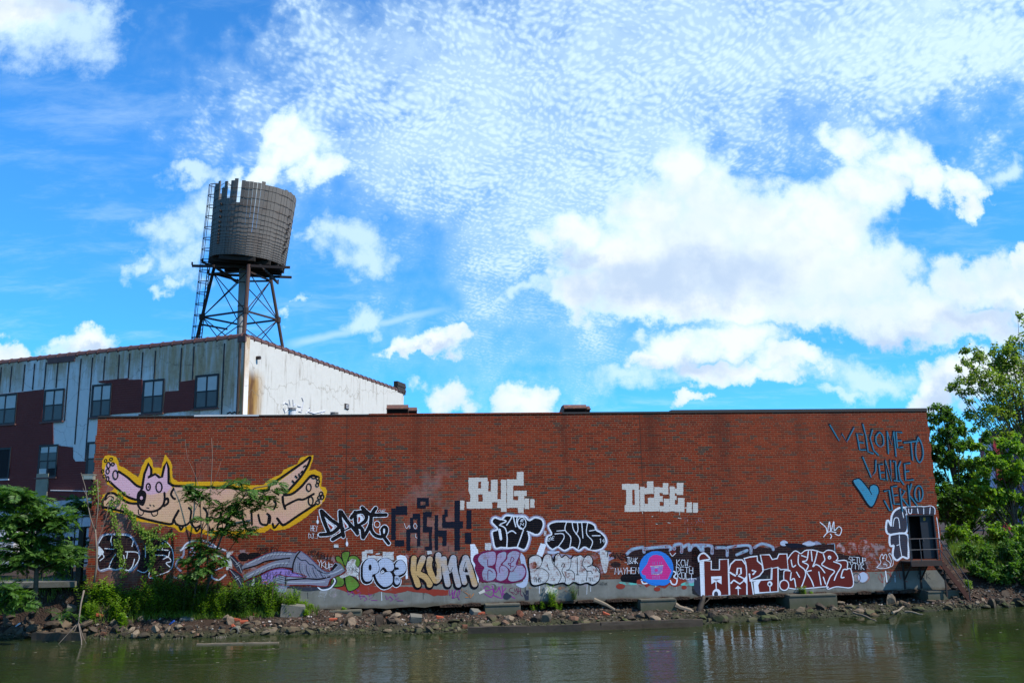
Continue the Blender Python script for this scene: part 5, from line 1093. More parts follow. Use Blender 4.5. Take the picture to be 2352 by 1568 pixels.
def b_tower():
    h0 = TB.z - TROOF
    tilt = Matrix.Translation((0, 0, h0)) @ Matrix.Rotation(RAD(5.2), 4, 'Y') @ Matrix.Rotation(RAD(1.5), 4, 'X')
    RT, RB, H, NS = 2.66, 2.44, 4.85, 66
    rng = random.Random(21)
    mb = MB()
    for k in range(NS):
        a0 = 2 * math.pi * k / NS; am = math.degrees(a0 + math.pi / NS) % 360    # 270 faces the camera
        top = H + rng.uniform(-.07, .07); gapd = .007
        if 190 < am < 300: top += rng.uniform(-.03, .09)
        skip = None
        d = (am - 270)
        if 226 < am < 272:
            kk = (k % 3) * 2 if k % 3 else 0
            if kk == 0: top = H * rng.uniform(.70, .80)
            elif kk == 2 and am < 238: top = H * rng.uniform(.90, .95)
        if 40 < am < 140 and rng.random() < .75: top = H * rng.uniform(.58, .72)     # far side fallen away: daylight through the gaps
        elif 25 < am < 155: top = H * .8
        a1 = a0 + 2 * math.pi / NS - gapd
        wob = rng.uniform(-.02, .02)
        vs = []
        for (rr, t) in ((0, 0), (-.07, 0), (0, 1), (-.07, 1)):
            for a in (a0, a1):
                r = lerp(RB, RT, t * top / H) + rr + wob; vs.append(tilt @ Vector((r * math.cos(a), r * math.sin(a), t * top)))
        mb.add(vs, [(0, 1, 5, 4), (2, 6, 7, 3), (0, 4, 6, 2), (1, 3, 7, 5), (4, 5, 7, 6), (0, 2, 3, 1)])
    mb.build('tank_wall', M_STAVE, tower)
    zs = [.10, .25, .40, .56, .73, .91, 1.10, 1.31, 1.54, 1.80, 2.09, 2.42, 2.80, 3.24, 3.78, 4.40]
    for i, z in enumerate(zs):
        pts = []; sag = rng.uniform(0, .05) if i > 5 else 0
        for q in range(49):
            a = 2 * math.pi * q / 48; am = math.degrees(a) % 360
            if i == len(zs) - 1 and 30 < am < 150: pass
            r = lerp(RB, RT, z / H) + .018
            pts.append(tilt @ Vector((r * math.cos(a), r * math.sin(a), z + sag * math.sin(a * 2 + i))))
        m_ = MB(); m_.tube(pts, .012, 5, cap=False); m_.build('iron_hoop', M_HOOP, tower)
    m_ = MB()
    for i, z in enumerate(zs[4:14]):
        a = RAD(-14 + (i % 3) * 3); r = lerp(RB, RT, z / H) + .03; p = Vector((r * math.cos(a), r * math.sin(a), z)); m_.beam(tilt @ p, tilt @ (p + Vector((.14, -.02, .05))), .06, .07)
        a = RAD(238); p = Vector((r * math.cos(a), r * math.sin(a), z)); m_.beam(tilt @ p, tilt @ (p * 1.04), .09, .12)
    m_.build('hoop_lugs', M_DARKSTEEL, tower)
    m_ = MB(); n = 40; m_.prism([(RB * .985 * math.cos(2 * math.pi * q / n), RB * .985 * math.sin(2 * math.pi * q / n), -.02) for q in range(n)], (0, 0, .10), M=tilt); m_.build('tank_floor', M_DARKSTEEL, tower)
    m_ = MB()
    for k in range(7):
        y = -2.1 + .7 * k; hw = math.sqrt(max(.1, 2.40 ** 2 - y * y)); m_.box((-hw, y - .09, -.30), (hw, y + .09, -.03), M=tilt)
    m_.build('floor_joists', simple('dark_old_timber', (.022, .017, .014), .9, .4, 4), tower)
    # grillage beams that stick out past the tank
    top_z = h0 - .42
    for (a, q) in (((-3.25, -1.15, top_z + .02), (3.05, -.75, top_z - .10)), ((-3.0, 1.2, top_z + .1), (2.6, 1.5, top_z - .15)), ((-2.95, -.2, top_z + .55), (-2.0, -.5, top_z + .1)), ((.9, -2.2, top_z - .36), (3.0, -2.3, top_z - .55)), ((-1.5, -2.2, top_z - .3), (-1.3, 2.2, top_z - .25)), ((1.5, -2.2, top_z - .35), (1.5, 2.2, top_z - .35))):
        m_ = MB(); m_.beam(a, q, .10, .16); d = Vector(q) - Vector(a); e = Vector(a) if a[0] < -2 else Vector(q)
        m_.beam(e + Vector((0, 0, .05)), e + Vector((0, 0, .26)), .08); m_.build('support_beam', M_DARKSTEEL, tower)
    # legs (square set corner-on to the canal)
    def at_d(px, py, dy): q = at_y(px, py, TB.y + dy); return Vector((q.x - TB.x, q.y - TB.y, q.z - TROOF))
    lb = [at_d(449, 790, 0), at_d(560, 775, -2.9), at_d(651, 808, 0), at_d(550, 790, 2.7)]; lt = [at_d(490, 622, 0), at_d(571, 618, -2.2), at_d(622, 640, 0), at_d(553, 640, 2.0)]
    legs = []
    for a, q in zip(lb, lt):
        d = (q - a); a0 = a - d * ((a.z) / d.z); legs.append((a0, q))
        m_ = MB(); m_.tube([a0, q + d.normalized() * .3], .105 if len(legs) != 2 else .13, 8)
        m_.build('leg', M_DARKSTEEL if len(legs) != 2 else simple('rust_streaked_leg', (.060, .030, .022), .7, .4, 3), tower)
    def on(i, t): return legs[i][0].lerp(legs[i][1], t)
    for i in range(4):
        j = (i + 1) % 4
        for t0, t1 in ((.02, .48), (.48, .98)):
            for (a, c) in ((on(i, t0), on(j, t1)), (on(j, t0), on(i, t1))):
                m_ = MB(); m_.tube([a, c], .034, 5); m_.build('tie_rod', M_DARKSTEEL, tower)
        for t in (.48, .97):
            m_ = MB(); m_.beam(on(i, t), on(j, t), .09, .11); m_.build('strut', M_DARKSTEEL, tower)
        for t in (.48,):
            m_ = MB(); p = on(i, t); m_.tube([p - Vector((0, 0, .18)), p + Vector((0, 0, .18))], .19, 8); m_.build('gusset', M_DARKSTEEL, tower)
    m_ = MB(); a = on(0, .40); m_.beam(a, a.lerp(on(1, .28), .62) + Vector((0, 0, -.2)), .08, .12); m_.build('broken_strut', M_DARKSTEEL, tower)
    m_ = MB(); m_.tube([(-.35, .3, -.2), (-.35, .3, h0 - .3)], .26, 14); m_.build('riser_pipe', simple('grey_riser_pipe', (.24, .245, .235), .6, .2, 1.5), tower)
    m_ = MB()
    for z in (2.2, 3.6, 5.2): m_.tube([(-.35, .3, z), (-.35, .3, z + .06)], .275, 14)
    m_.build('pipe_bands', M_DARKSTEEL, tower)
    # ladder with safety cage, leaning up the left side
    b0 = at_d(459, 790, -.2); t0 = at_d(500, 436, -.4); b0 = b0 - (t0 - b0) * (b0.z / (t0.z - b0.z))
    side = Vector((.14, -.20, 0)); outw = Vector((-1, -.35, 0)).normalized()
    m_ = MB(); m_.tube([b0 - side, t0 - side], .034, 5); m_.tube([b0 + side, t0 + side], .034, 5)
    n = 46
    for k in range(n): p = b0.lerp(t0, k / n); m_.tube([p - side, p + side], .020, 4)
    m_.build('ladder', M_DARKSTEEL, tower)
    m_ = MB(); ax = side.normalized()
    def cage(p): return [p + ax * (.34 * math.cos(a)) + outw * (.55 * math.sin(a)) for a in [math.pi * q / 10 for q in range(11)]]
    n = 15
    for k in range(n + 1): m_.tube(cage(b0.lerp(t0 + Vector((0, 0, .3)), .06 + .94 * k / n)), .028, 4)
    for a in (.9, 1.57, 2.24):
        off = ax * (.34 * math.cos(a)) + outw * (.55 * math.sin(a)); m_.tube([b0.lerp(t0, .06) + off, t0 + Vector((0, 0, .3)) + off], .024, 4)
    m_.build('ladder_cage', M_DARKSTEEL, tower)
    m_ = MB(); arc = [t0 + Vector((.10 + .9 * q / 8, 0, .3 * math.sin(math.pi * q / 8) + .18)) for q in range(9)]; m_.tube(arc, .02, 4); m_.tube([p + Vector((0, .4, 0)) for p in arc], .02, 4); m_.build('ladder_grab_rail', M_DARKSTEEL, tower)
b_tower()
# ------------------------------------------------------------------ leaves, trees, weeds
def leafmat(name, lo, hi, tr=.42, rough=.5):
    def fn(g):
        r = V(g, g.node('ShaderNodeNewGeometry').outputs['Random Per Island']); n = g.noise(objco(g), .9, 3, .5)
        c = g.mix(g.m('ADD', r * .75, (n - .35) * .6, clamp=True), lo, hi)
        a = pbsdf(g, c, rough, spec=.35)
        t = g.o(g.node('ShaderNodeBsdfTranslucent', {'Color': g.mix(1.0, c, (1.5, 1.7, .5), 'MULTIPLY')}))
        return g.o(g.node('ShaderNodeMixShader', {0: tr, 1: a, 2: t}))
    return material(name, fn)
M_AIL = leafmat('sumac_like_leaves', (.018, .060, .009), (.100, .200, .030))
M_POP = leafmat('light_broad_leaves', (.10, .16, .018), (.26, .33, .06))
M_DKL = leafmat('deep_green_leaves', (.032, .085, .012), (.120, .22, .032))
M_BRL = leafmat('bright_shrub_leaves', (.085, .18, .012), (.24, .36, .04))
M_WEED = leafmat('weed_leaves', (.065, .145, .010), (.21, .32, .028))
M_GRASS = leafmat('grass_blades', (.060, .115, .012), (.17, .25, .03))
M_IVY = leafmat('ivy_leaves', (.070, .140, .010), (.20, .30, .030))
M_BARK = simple('grey_brown_bark', (.085, .068, .052), .9, .35, 6, bump=.5); M_DEAD = simple('dead_pale_wood', (.15, .12, .095), .85, .3, 5); M_STEM = simple('green_brown_stem', (.060, .062, .028), .8, .3, 5)
def rvec(rng):
    while True:
        v = Vector((rng.uniform(-1, 1), rng.uniform(-1, 1), rng.uniform(-1, 1)))
        if .05 < v.length < 1: return v.normalized()
def leaf(mb, p, d, up, L, W, fold=.0, mi=0):
    d = d.normalized(); s = d.cross(up)
    if s.length < 1e-3: s = d.cross(Vector((1, 0, 0)))
    s.normalize(); n = s.cross(d)
    m = p + d * L * .5
    mb.add([p, m - s * W * .5 + n * fold * W, p + d * L, m + s * W * .5 + n * fold * W], [(0, 1, 2, 3)], mi)
def frond(mb, p, d, L, np_, ll, lw, rng, droop=.5):
    """one feather-shaped compound leaf"""
    d = d.normalized(); pts = [p]; q = p.copy(); dd = d.copy(); upv = Vector((rng.uniform(-.9, .9), rng.uniform(-.9, .5), 1))
    for i in range(np_):
        dd = (dd + Vector((0, 0, -droop / np_))).normalized(); q = q + dd * (L / np_); pts.append(q.copy())
        side = dd.cross(upv)
        if side.length < .05: side = Vector((1, 0, 0))
        side.normalize(); t = (i + 1) / np_; k = .55 + .6 * math.sin(math.pi * min(1, t * .85 + .1))
        for s in (-1, 1):
            ld = (side * s + dd * .45 + Vector((0, 0, -.18 + rng.uniform(-.15, .15)))).normalized()
            leaf(mb, q, ld, upv, ll * k * rng.uniform(.85, 1.1), lw, rng.uniform(-.1, .25))
    leaf(mb, q, dd, Vector((0, 0, 1)), ll, lw)
def branchy(mb, p, d, L, r, depth, rng, tips, spread=.6, up=.25, seg=4, kids=3):
    pts, q, dd = [p.copy()], p.copy(), d.normalized()
    for i in range(seg):
        dd = (dd + rvec(rng) * .18 + Vector((0, 0, up * .25))).normalized(); q = q + dd * (L / seg); pts.append(q.copy())
    mb.tube(pts, [lerp(r, r * .55, i / seg) for i in range(seg + 1)], 6 if r > .03 else 4)
    if depth == 0:
        tips.append((pts[-1], dd)); tips.append((pts[-2], dd)); return
    for k in range(kids):
        t = rng.uniform(.45, 1.0) if k else 1.0
        i = min(seg - 1, int(t * seg)); b0 = pts[i].lerp(pts[i + 1], t * seg - i) if t < 1 else pts[-1]
        nd = (dd + rvec(rng) * spread + Vector((0, 0, up))).normalized()
        branchy(mb, b0, nd, L * rng.uniform(.55, .75), r * .55, depth - 1, rng, tips, spread, up, max(3, seg - 1), kids)
    if depth == 1: tips.append((pts[2], dd))

def feather_tree(name, loc, h, lean, seed, label, nstem=1, fl=.75, crown_from=.35, depth=2, per=3, group=None, leafm=M_AIL, r0=.05, ll=.20, lw=.055, spread=.7):
    rng = random.Random(seed); root = tag(empty(name, loc), label, 'tree', group)
    w, f, tips = MB(), MB(), []
    for s in range(nstem):
        d = Vector((lean[0] + rng.uniform(-.2, .2) * (s > 0), lean[1] * .5, 1)).normalized(); p = Vector((.06 * s, 0, -.25)); q = p.copy(); pts = [p]
        n = 7
        for i in range(n): d = (d + Vector((rng.uniform(-.12, .12), rng.uniform(-.08, .08), .12))).normalized(); q = q + d * (h / n); pts.append(q.copy())
        w.tube(pts, [lerp(r0, r0 * .3, i / n) for i in range(n + 1)], 7); tips.append((pts[-1], d))
        for i in range(2, n + 1):
            if i / n < crown_from: continue
            for k in range(2): branchy(w, pts[i], Vector((rng.uniform(-1, 1), rng.uniform(-.7, .5), rng.uniform(.1, .8))), h * .20, r0 * .35, depth - 1, rng, tips, spread, .2, 3, 2)
    for p, d in tips:
        for k in range(per):
            a = rng.uniform(0, 2 * math.pi); dd = Vector((math.cos(a), math.sin(a), rng.uniform(-.1, .65)))
            frond(f, p, dd, fl * rng.uniform(.6, 1.05), 9, ll, lw, rng, rng.uniform(.4, 1.0))
    w.build('trunk', M_BARK, root, smooth=True); f.build('crown', leafm, root)
    return root
def clump_tree(name, label, base, clusters, leafm, seed, L, W, r0, mat=M_BARK, group=None, cat='tree', limb=True, leaf_n=1.5, thin=1.0):
    """trunk with limbs to every leaf cluster; clusters are (point, radius, count)"""
    rng = random.Random(seed); root = tag(empty(name, base), label, cat, group); w, f = MB(), MB()
    top = max(c[0].z for c in clusters) - base.z; cx = sum(c[0].x for c in clusters) / len(clusters) - base.x; cy = sum(c[0].y for c in clusters) / len(clusters) - base.y
    tr = [Vector((cx * (t ** 1.5) * .8 + rng.uniform(-.08, .08), cy * (t ** 1.5) * .8, top * .82 * t - .3 * (1 - t))) for t in (0, .15, .3, .45, .6, .8, 1)]
    w.tube(tr, [lerp(r0, r0 * .25, t) for t in (0, .15, .3, .45, .6, .8, 1)], 8)
    more = []
    for c, rad, n in clusters:
        more.append((c, rad, n))
        for k in range(2 if limb else 0): more.append((c + Vector((rng.uniform(-1, 1), rng.uniform(-1, 1), rng.uniform(-.7, .6))) * rad * 1.15, rad * rng.uniform(.4, .62), int(n * .38)))
    for q_, (c, rad, n) in enumerate(more):
        c = c - base
        if limb:
            t0 = max(1, min(5, int(6 * max(.05, (c.z / top) - .25)))); a = tr[t0]; m = a.lerp(c, .5) + Vector((rng.uniform(-.2, .2), rng.uniform(-.2, .2), rng.uniform(.0, .35))) * rad
            w.tube([a, m, c], [r0 * .24, r0 * .13, r0 * .05], 5)
        tw = []
        for k in range(max(5, int(rad * 7))):
            d = rvec(rng); d.z = d.z * .8 + .15; e = c + d * rad * rng.uniform(.55, 1.0); s0 = c + d * rad * .1; tw.append((s0, e)); w.tube([s0, e], [r0 * .05 + .006, .004], 3, cap=False)
        for k in range(int(n * leaf_n)):
            s0, e = rng.choice(tw); p = s0.lerp(e, rng.uniform(.25, 1.08) ** .7) + rvec(rng) * rad * .17 * thin
            d = rvec(rng); d.z -= .35
            leaf(f, p, d, Vector((rng.uniform(-.6, .6), rng.uniform(-.6, .6), 1)), L * rng.uniform(.6, 1.2), W * rng.uniform(.7, 1.2), rng.uniform(0, .3))
    w.build('trunk', mat, root); f.build('crown', leafm, root)
    return root

# trees behind the right end --------------------------------------------------
def cl(px, py, Y, rpx, n, k=1.22):
    p = at_y(px, py, Y); return (p, rpx * Y / FPX * k, n)
GZ = 1.6
tb = at_y(2400, 1170, 58); tb.z = GZ
clump_tree('poplar_tree', 'tall airy tree with pale green leaves rising above the other trees at the right edge', tb, [cl(*c) for c in ((2345,785,58,26,230),(2318,800,58,20,130),(2290,815,57.5,26,260),(2245,820,57,24,200),(2225,835,57,18,120),(2300,850,58,34,420),(2350,850,58.5,40,520),(2260,865,57,30,320),(2215,870,57,24,180),(2195,890,56.5,17,110),(2330,905,58,40,500),(2270,910,57.5,34,360),(2230,905,57,22,170),(2370,930,58,40,420),(2310,960,58,38,440),(2262,960,57,30,300),(2230,955,57,18,110),(2350,990,58.5,40,460),(2290,1000,57.5,30,260),(2420,850,59,60,700),(2400,760,59,44,420),(2370,740,59,26,150))], M_POP, 31, .20, .15, .20, thin=1.7, leaf_n=1.25)
tb = at_y(2200, 1170, 54); tb.z = GZ
clump_tree('elm_tree', 'dark bushy tree with upright leafy shoots just past the right corner of the brick wall', tb, [cl(*c) for c in ((2143,935,54,12,60),(2165,940,54,13,70),(2178,950,54,14,80),(2150,965,54,18,140),(2190,975,54,22,200),(2165,1000,54,30,380),(2215,1000,54.5,26,280),(2150,1030,54,26,320),(2195,1040,54,36,520),(2235,1030,54.5,30,380),(2160,1080,54,34,480),(2210,1090,54,38,560),(2250,1080,54.5,32,420),(2165,1130,53.5,34,420),(2215,1140,54,36,480),(2250,1130,54,30,360),(2150,1165,53,30,420),(2200,1175,53,32,460),(2250,1170,53,32,420),(2290,1160,53,32,420),(2180,1150,53,30,380),(2130,1050,55,22,240),(2135,1110,55,26,300),(2275,1060,55,24,260))], M_DKL, 32, .23, .13, .17)
tb = at_y(2330, 1170, 50); tb.z = GZ
clump_tree('maple_tree', 'rounded bright green tree in front of the pale tall one at the right edge', tb, [cl(*c) for c in ((2330,1020,50,30,380),(2290,1040,50,28,340),(2350,1055,50,34,460),(2265,1070,50,26,280),(2310,1085,50,38,560),(2250,1110,50,26,280),(2345,1110,50,38,560),(2290,1130,50,36,500),(2240,1140,50,22,220),(2380,1080,50,40,400),(2330,1150,50,34,420),(2380,1150,50,36,360),(2270,1165,49.5,26,260))], M_BRL, 33, .21, .13, .15)
rng = random.Random(77)
SHR = [(2172,1172,22),(2205,1160,24),(2240,1158,26),(2280,1160,28),(2325,1160,30),(2370,1165,34),(2178,1192,24),(2215,1185,28),(2255,1190,30),(2300,1185,30),(2345,1185,32),(2395,1190,36),(2190,1228,24),(2230,1232,30),(2275,1230,32),(2325,1230,34),(2375,1230,36),(2205,1268,22),(2245,1272,28),(2295,1272,32),(2345,1272,34),(2395,1275,34),(2268,1312,20),(2310,1315,24),(2352,1318,26),(2240,1305,16)]
for i, (px, py, r) in enumerate(SHR):
    u, v, z = on_bank(px, py + r * .9); base = wl(u, v, z - .1); R_m = r * base.y / FPX * 1.15
    c = base + Vector((0, -.2, R_m * .75))
    cs = [(c + Vector((rng.uniform(-.7, .7), rng.uniform(-.4, .4), rng.uniform(-.45, .55))) * R_m, R_m * rng.uniform(.55, .8), 190) for k in range(5)]
    top_ = py < 1200; front = py > 1260
    lab = ('yellow-green shrub crowning the overgrown bank right of the stairs' if top_ else 'dark green shrub low on the overgrown bank beside the stairs' if front else 'leafy shrub midway up the overgrown bank right of the brick wall')
    clump_tree('shrub', lab, base, cs, M_BRL if py < 1262 else M_DKL, 100 + i, .19, .10, .05, group='shrubs on the overgrown bank', cat='shrub', limb=False)

# feathery trees by the wall and at the left edge ------------------------------
def foot(px, py, v): return None
def gp(px, v, dz=0):
    u = px_u(px); p = wl(u, v, 0); p.z = bank_h(u, v) + dz; return p
def feather_clumps(name, label, base, clusters, seed, fl, ll, lw, r0, group=None, cat='tree', trunk=None):
    rng = random.Random(seed); root = tag(empty(name, base), label, cat, group); w, f = MB(), MB()
    tr = [Vector(p) - base for p in trunk]; n = len(tr)
    w.tube(tr, [lerp(r0, r0 * .4, i / (n - 1)) for i in range(n)], 7)
    for px, py, Y, r, k in clusters:
        c = at_y(px, py, Y) - base; R_ = r * Y / FPX
        a = min(tr[1:], key=lambda t: (t - c).length + max(0, t.z - c.z + .1) * 3); m = a.lerp(c, .55) + Vector((0, 0, .08)); w.tube([a, m, c], [r0 * .4, r0 * .28, r0 * .14], 5)
        for i in range(int(k * 1.75)):
            an = rng.uniform(0, 6.28); d = Vector((math.cos(an), math.sin(an) * .8, rng.uniform(-.15, .7))).normalized(); p = c + rvec(rng) * R_ * rng.uniform(.0, .65)
            frond(f, p, d, fl * rng.uniform(.6, 1.05), 9, ll, lw, rng, rng.uniform(.4, 1.1))
    w.build('trunk', M_BARK, root, smooth=True); f.build('crown', M_AIL, root); return root
def ray_wall(px, py, v): return at_plane(px, py, W0 + WN * v, WN)
YS = 36.9
b1 = gp(452, .75)
feather_clumps('feather_sapling', 'slim sapling with feathery leaves standing before the middle of the dog mural', b1, [(430,1118,YS,14,5),(445,1128,YS,20,10),(462,1140,YS,18,9),(437,1148,YS,14,5),(480,1122,YS,10,3),(500,1165,YS,16,6),(470,1192,YS,14,5),(455,1250,YS,22,12),(480,1268,YS,24,14),(440,1290,YS,26,14),(470,1310,YS,30,18),(500,1290,YS,20,9),(425,1325,YS,20,9)], 41, .56, .19, .068, .05, 'feather-leaved saplings before the mural', trunk=[b1, ray_wall(458,1290,.75), ray_wall(463,1220,.7), ray_wall(460,1165,.65), ray_wall(452,1130,.6)])
b2 = gp(474, .7)
feather_clumps('feather_sapling', 'leaning sapling with dense feathery leaves shading the rear of the dog mural', b2, [(545,1110,YS,18,8),(520,1118,YS,14,5),(570,1128,YS,16,6),(640,1108,YS,10,4),(628,1125,YS,13,5),(610,1142,YS,18,8),(585,1148,YS,20,9),(555,1152,YS,18,8),(600,1165,YS,16,6),(520,1165,YS,18,8),(535,1180,YS,20,10),(510,1195,YS,18,8),(545,1205,YS,18,8),(525,1222,YS,18,8),(560,1222,YS,14,6),(500,1218,YS,14,6)], 42, .56, .19, .068, .055, 'feather-leaved saplings before the mural', trunk=[b2, ray_wall(492,1275,.7), ray_wall(512,1225,.7), ray_wall(530,1180,.65), ray_wall(560,1140,.6), ray_wall(585,1120,.6), ray_wall(632,1112,.6)])
YL = 35.9
q = at_y(84, 1345, YL); lb_ = Vector((q.x, q.y, 1.5))
LC = [(-10,1150,26,12),(85,1148,18,6),(118,1195,22,10),(40,1190,30,14),(85,1195,28,12),(15,1265,26,10),(50,1262,28,12),(120,1300,20,8),(30,1300,24,8),(14,1128,20,8),(45,1135,22,10),(25,1165,26,14),(70,1165,28,16),(100,1180,24,12),(135,1172,14,5),(15,1200,28,14),(60,1205,32,18),(105,1210,28,16),(135,1208,20,9),(150,1190,14,5),(30,1240,26,12),(75,1235,28,12),(110,1245,24,10),(95,1275,28,13),(130,1270,28,13),(60,1285,24,10),(150,1285,18,7),(160,1262,14,5)]
feather_clumps('feather_tree', 'broad feathery tree with a thin forked trunk at the left edge of the bank', lb_, [(x, y, YL + ((i * 7) % 5 - 2) * .25, r, k + 3) for i, (x, y, r, k) in enumerate(LC)], 44, .74, .25, .085, .10, trunk=[lb_, at_y(84,1310,YL), at_y(82,1260,YL), at_y(75,1215,YL), at_y(60,1170,YL), at_y(45,1140,YL)])
q = at_y(165, 1330, 39.2); lb3 = Vector((q.x, q.y, 1.6))
feather_clumps('feather_tree', 'small feathery tree whose leaf tuft hangs just left of the brick corner', lb3, [(172,1150,39.2,16,7),(188,1160,39.2,18,8),(165,1165,39.2,14,6),(200,1155,39.2,10,4),(180,1178,39.2,14,5),(196,1262,39.4,14,6),(205,1245,39.4,12,5)], 46, .62, .21, .07, .05, trunk=[lb3, at_y(168,1280,39.2), at_y(172,1220,39.2), at_y(178,1165,39.2)])
q = at_y(15, 1395, 34.9); lb4 = Vector((q.x, q.y, .7))
feather_clumps('feather_bush', 'dark feathery bush hanging low over the rubble at the left edge', lb4, [(10,1350,34.9,24,10),(40,1365,34.9,24,10),(15,1390,34.9,24,9),(55,1390,34.9,16,6),(-15,1370,34.9,24,8)], 47, .66, .22, .075, .03, cat='bush', trunk=[lb4, at_y(12,1390,34.9), at_y(14,1365,34.9)])
q = at_y(140, 1420, 35.6); lb5 = Vector((q.x, q.y, .75))
feather_clumps('feather_bush', 'single tuft of feathery leaves growing out of the soil bank at left', lb5, [(140,1412,35.6,14,6),(165,1412,35.6,12,4)], 48, .5, .15, .045, .02, cat='bush', trunk=[lb5, at_y(141,1416,35.6), at_y(142,1412,35.6)])

def dead(name, base, paths, label, cat='dead sapling', mat=None, group=None):
    r = tag(empty(name, base), label, cat, group)
    m_ = MB()
    for pts, r0, r1 in paths: n = len(pts); m_.tube([Vector(p) - base for p in pts], [lerp(r0, r1, i / (n - 1)) * (1 if cat in ('post', 'stake') else .7) for i in range(n)], 6)
    m_.build('trunk', mat or M_DEAD, r, smooth=True); return r
def w3(px, py, v):
    q = at_plane(px, py, W0 + WN * v, WN); return q
dead('dead_sapling', w3(216, 1338, .55), [([w3(216,1338,.55), w3(222,1300,.5), w3(222,1260,.5), w3(219,1215,.5)], .075, .045), ([w3(219,1215,.5), w3(224,1180,.4), w3(226,1145,.4), w3(224,1100,.35)], .04, .014), ([w3(220,1225,.5), w3(208,1190,.5), w3(200,1150,.5), w3(196,1118,.5), w3(186,1085,.5)], .045, .012), ([w3(204,1165,.5), w3(200,1140,.6), w3(190,1120,.6)], .02, .008), ([w3(224,1180,.4), w3(240,1140,.4), w3(250,1115,.4), w3(262,1090,.3)], .02, .006), ([w3(222,1300,.5), w3(226,1240,.4), w3(243,1190,.4), w3(255,1130,.35)], .025, .008)], 'bare pale forked sapling standing at the left corner of the brick wall', group='bare saplings by the wall')
dead('dead_sapling', w3(478, 1340, .5), [([w3(478,1340,.5), w3(476,1270,.45), w3(478,1190,.45), w3(484,1120,.4), w3(488,1050,.4), w3(486,1005,.4)], .05, .010), ([w3(484,1120,.4), w3(500,1085,.4), w3(508,1058,.4)], .018, .006), ([w3(479,1180,.45), w3(462,1140,.4), w3(450,1095,.4), w3(430,1050,.4), w3(425,1010,.4)], .022, .006), ([w3(488,1050,.4), w3(498,1030,.4), w3(502,1012,.4)], .01, .004)], 'thin bare trunk with sparse twigs rising above the dog mural', group='bare saplings by the wall')
dead('dead_branch', at_y(193, 1355, 36.0), [([at_y(193,1355,36.0), at_y(186,1385,35.8), at_y(181,1425,35.4), at_y(180,1428,35.4)], .05, .035), ([at_y(180,1428,35.4), at_y(187,1470,35.0), at_y(188,1500,34.4), at_y(183,1530,33.8)], .035, .014), ([at_y(180,1428,35.4), at_y(160,1450,35.3), at_y(138,1474,35.2), at_y(124,1490,35.0)], .025, .008), ([at_y(180,1428,35.4), at_y(172,1445,35.2), at_y(168,1458,35.2)], .02, .008), ([at_y(181,1430,35.4), at_y(190,1460,35.2), at_y(201,1483,35.1)], .02, .010)], 'bare branched root hanging down the bank into the water at left', 'branch')
for i, (x0, y0, x1, y1, lab) in enumerate(((628,1345,622,1398,'thin dark stake upright in the weeds near the bare soil'),)):
    dead('stake', w3(x1, y1, 1.0), [([w3(x1,y1,1.0), w3(x0,y0,.9)], .03, .018)], lab, 'stake', M_DARKSTEEL)

# ivy on the wall
def vine(paths, label, seed, dens=70):
    rng = random.Random(seed); p0 = w3(*paths[0][0], .02); r = tag(empty('ivy_vine', p0), label, 'vine', 'vines hanging on the mural'); s, f = MB(), MB()
    for path in paths:
        q = [w3(x, y, .04) for x, y in path]; s.tube([p - p0 for p in q], .010, 4)
        for a, c in zip(q, q[1:]):
            for k in range(int((c - a).length * dens)):
                p = a.lerp(c, rng.random()) - p0 + WU * rng.gauss(0, .085) + WN * rng.uniform(.01, .12) + Vector((0, 0, rng.gauss(0, .06)))
                leaf(f, p, WU * rng.uniform(-1, 1) + Vector((0, 0, -rng.uniform(.3, 1))) + WN * .3, WN + rvec(rng) * .5, rng.uniform(.07, .13), rng.uniform(.06, .10), .2)
    s.build('stem', M_STEM, r); f.build('leaves', M_IVY, r)
vine([[(262,1180),(270,1220),(276,1260),(282,1290),(286,1322)], [(255,1168),(262,1180)]], 'narrow strand of ivy hanging left across the black letters', 51)
vine([[(285,1160),(305,1185),(322,1215),(335,1228),(345,1245),(350,1280),(348,1300),(362,1322),(370,1340)], [(322,1215),(345,1222),(370,1208)], [(345,1262),(372,1252),(388,1250)], [(335,1228),(345,1232),(385,1232),(398,1224)], [(350,1280),(345,1298)]], 'branching ivy spreading over the second black letter', 52, 95)
vine([[(198,1160),(203,1135),(212,1122),(222,1112)], [(220,1100),(224,1140),(232,1160)]], 'small sprig of ivy at the left brick corner', 53, 45)
vine([[(250,1158),(268,1150),(285,1140),(275,1128)]], 'ivy tips crossing the lower paw of the painted dog', 54, 60)

# weeds and grass on the bank ---------------------------------------------------
def weed_mesh(seed, h, ns, nl, L, W, bend=.25):
    rng = random.Random(seed); s, f = MB(), MB()
    for k in range(ns):
        a = rng.uniform(0, 6.28); d = Vector((math.cos(a) * bend, math.sin(a) * bend, 1)).normalized(); p = Vector((rng.uniform(-.12, .12), rng.uniform(-.12, .12), -.05)); hh = h * rng.uniform(.6, 1.05); pts = [p]
        for i in range(5): d = (d + rvec(rng) * .1).normalized(); p = p + d * hh / 5; pts.append(p)
        s.tube(pts, [.008, .007, .006, .005, .004, .003], 3, cap=False)
        for j in range(nl):
            t = (j + .5) / nl; i = min(4, int(t * 5)); q = pts[i].lerp(pts[i + 1], t * 5 - i); an = j * 2.4 + k
            leaf(f, q, Vector((math.cos(an), math.sin(an), rng.uniform(-.05, .75))), Vector((0, 0, 1)), L * rng.uniform(.7, 1.15) * (1.1 - .55 * t), W, .15)
    return s, f
WEEDS = []
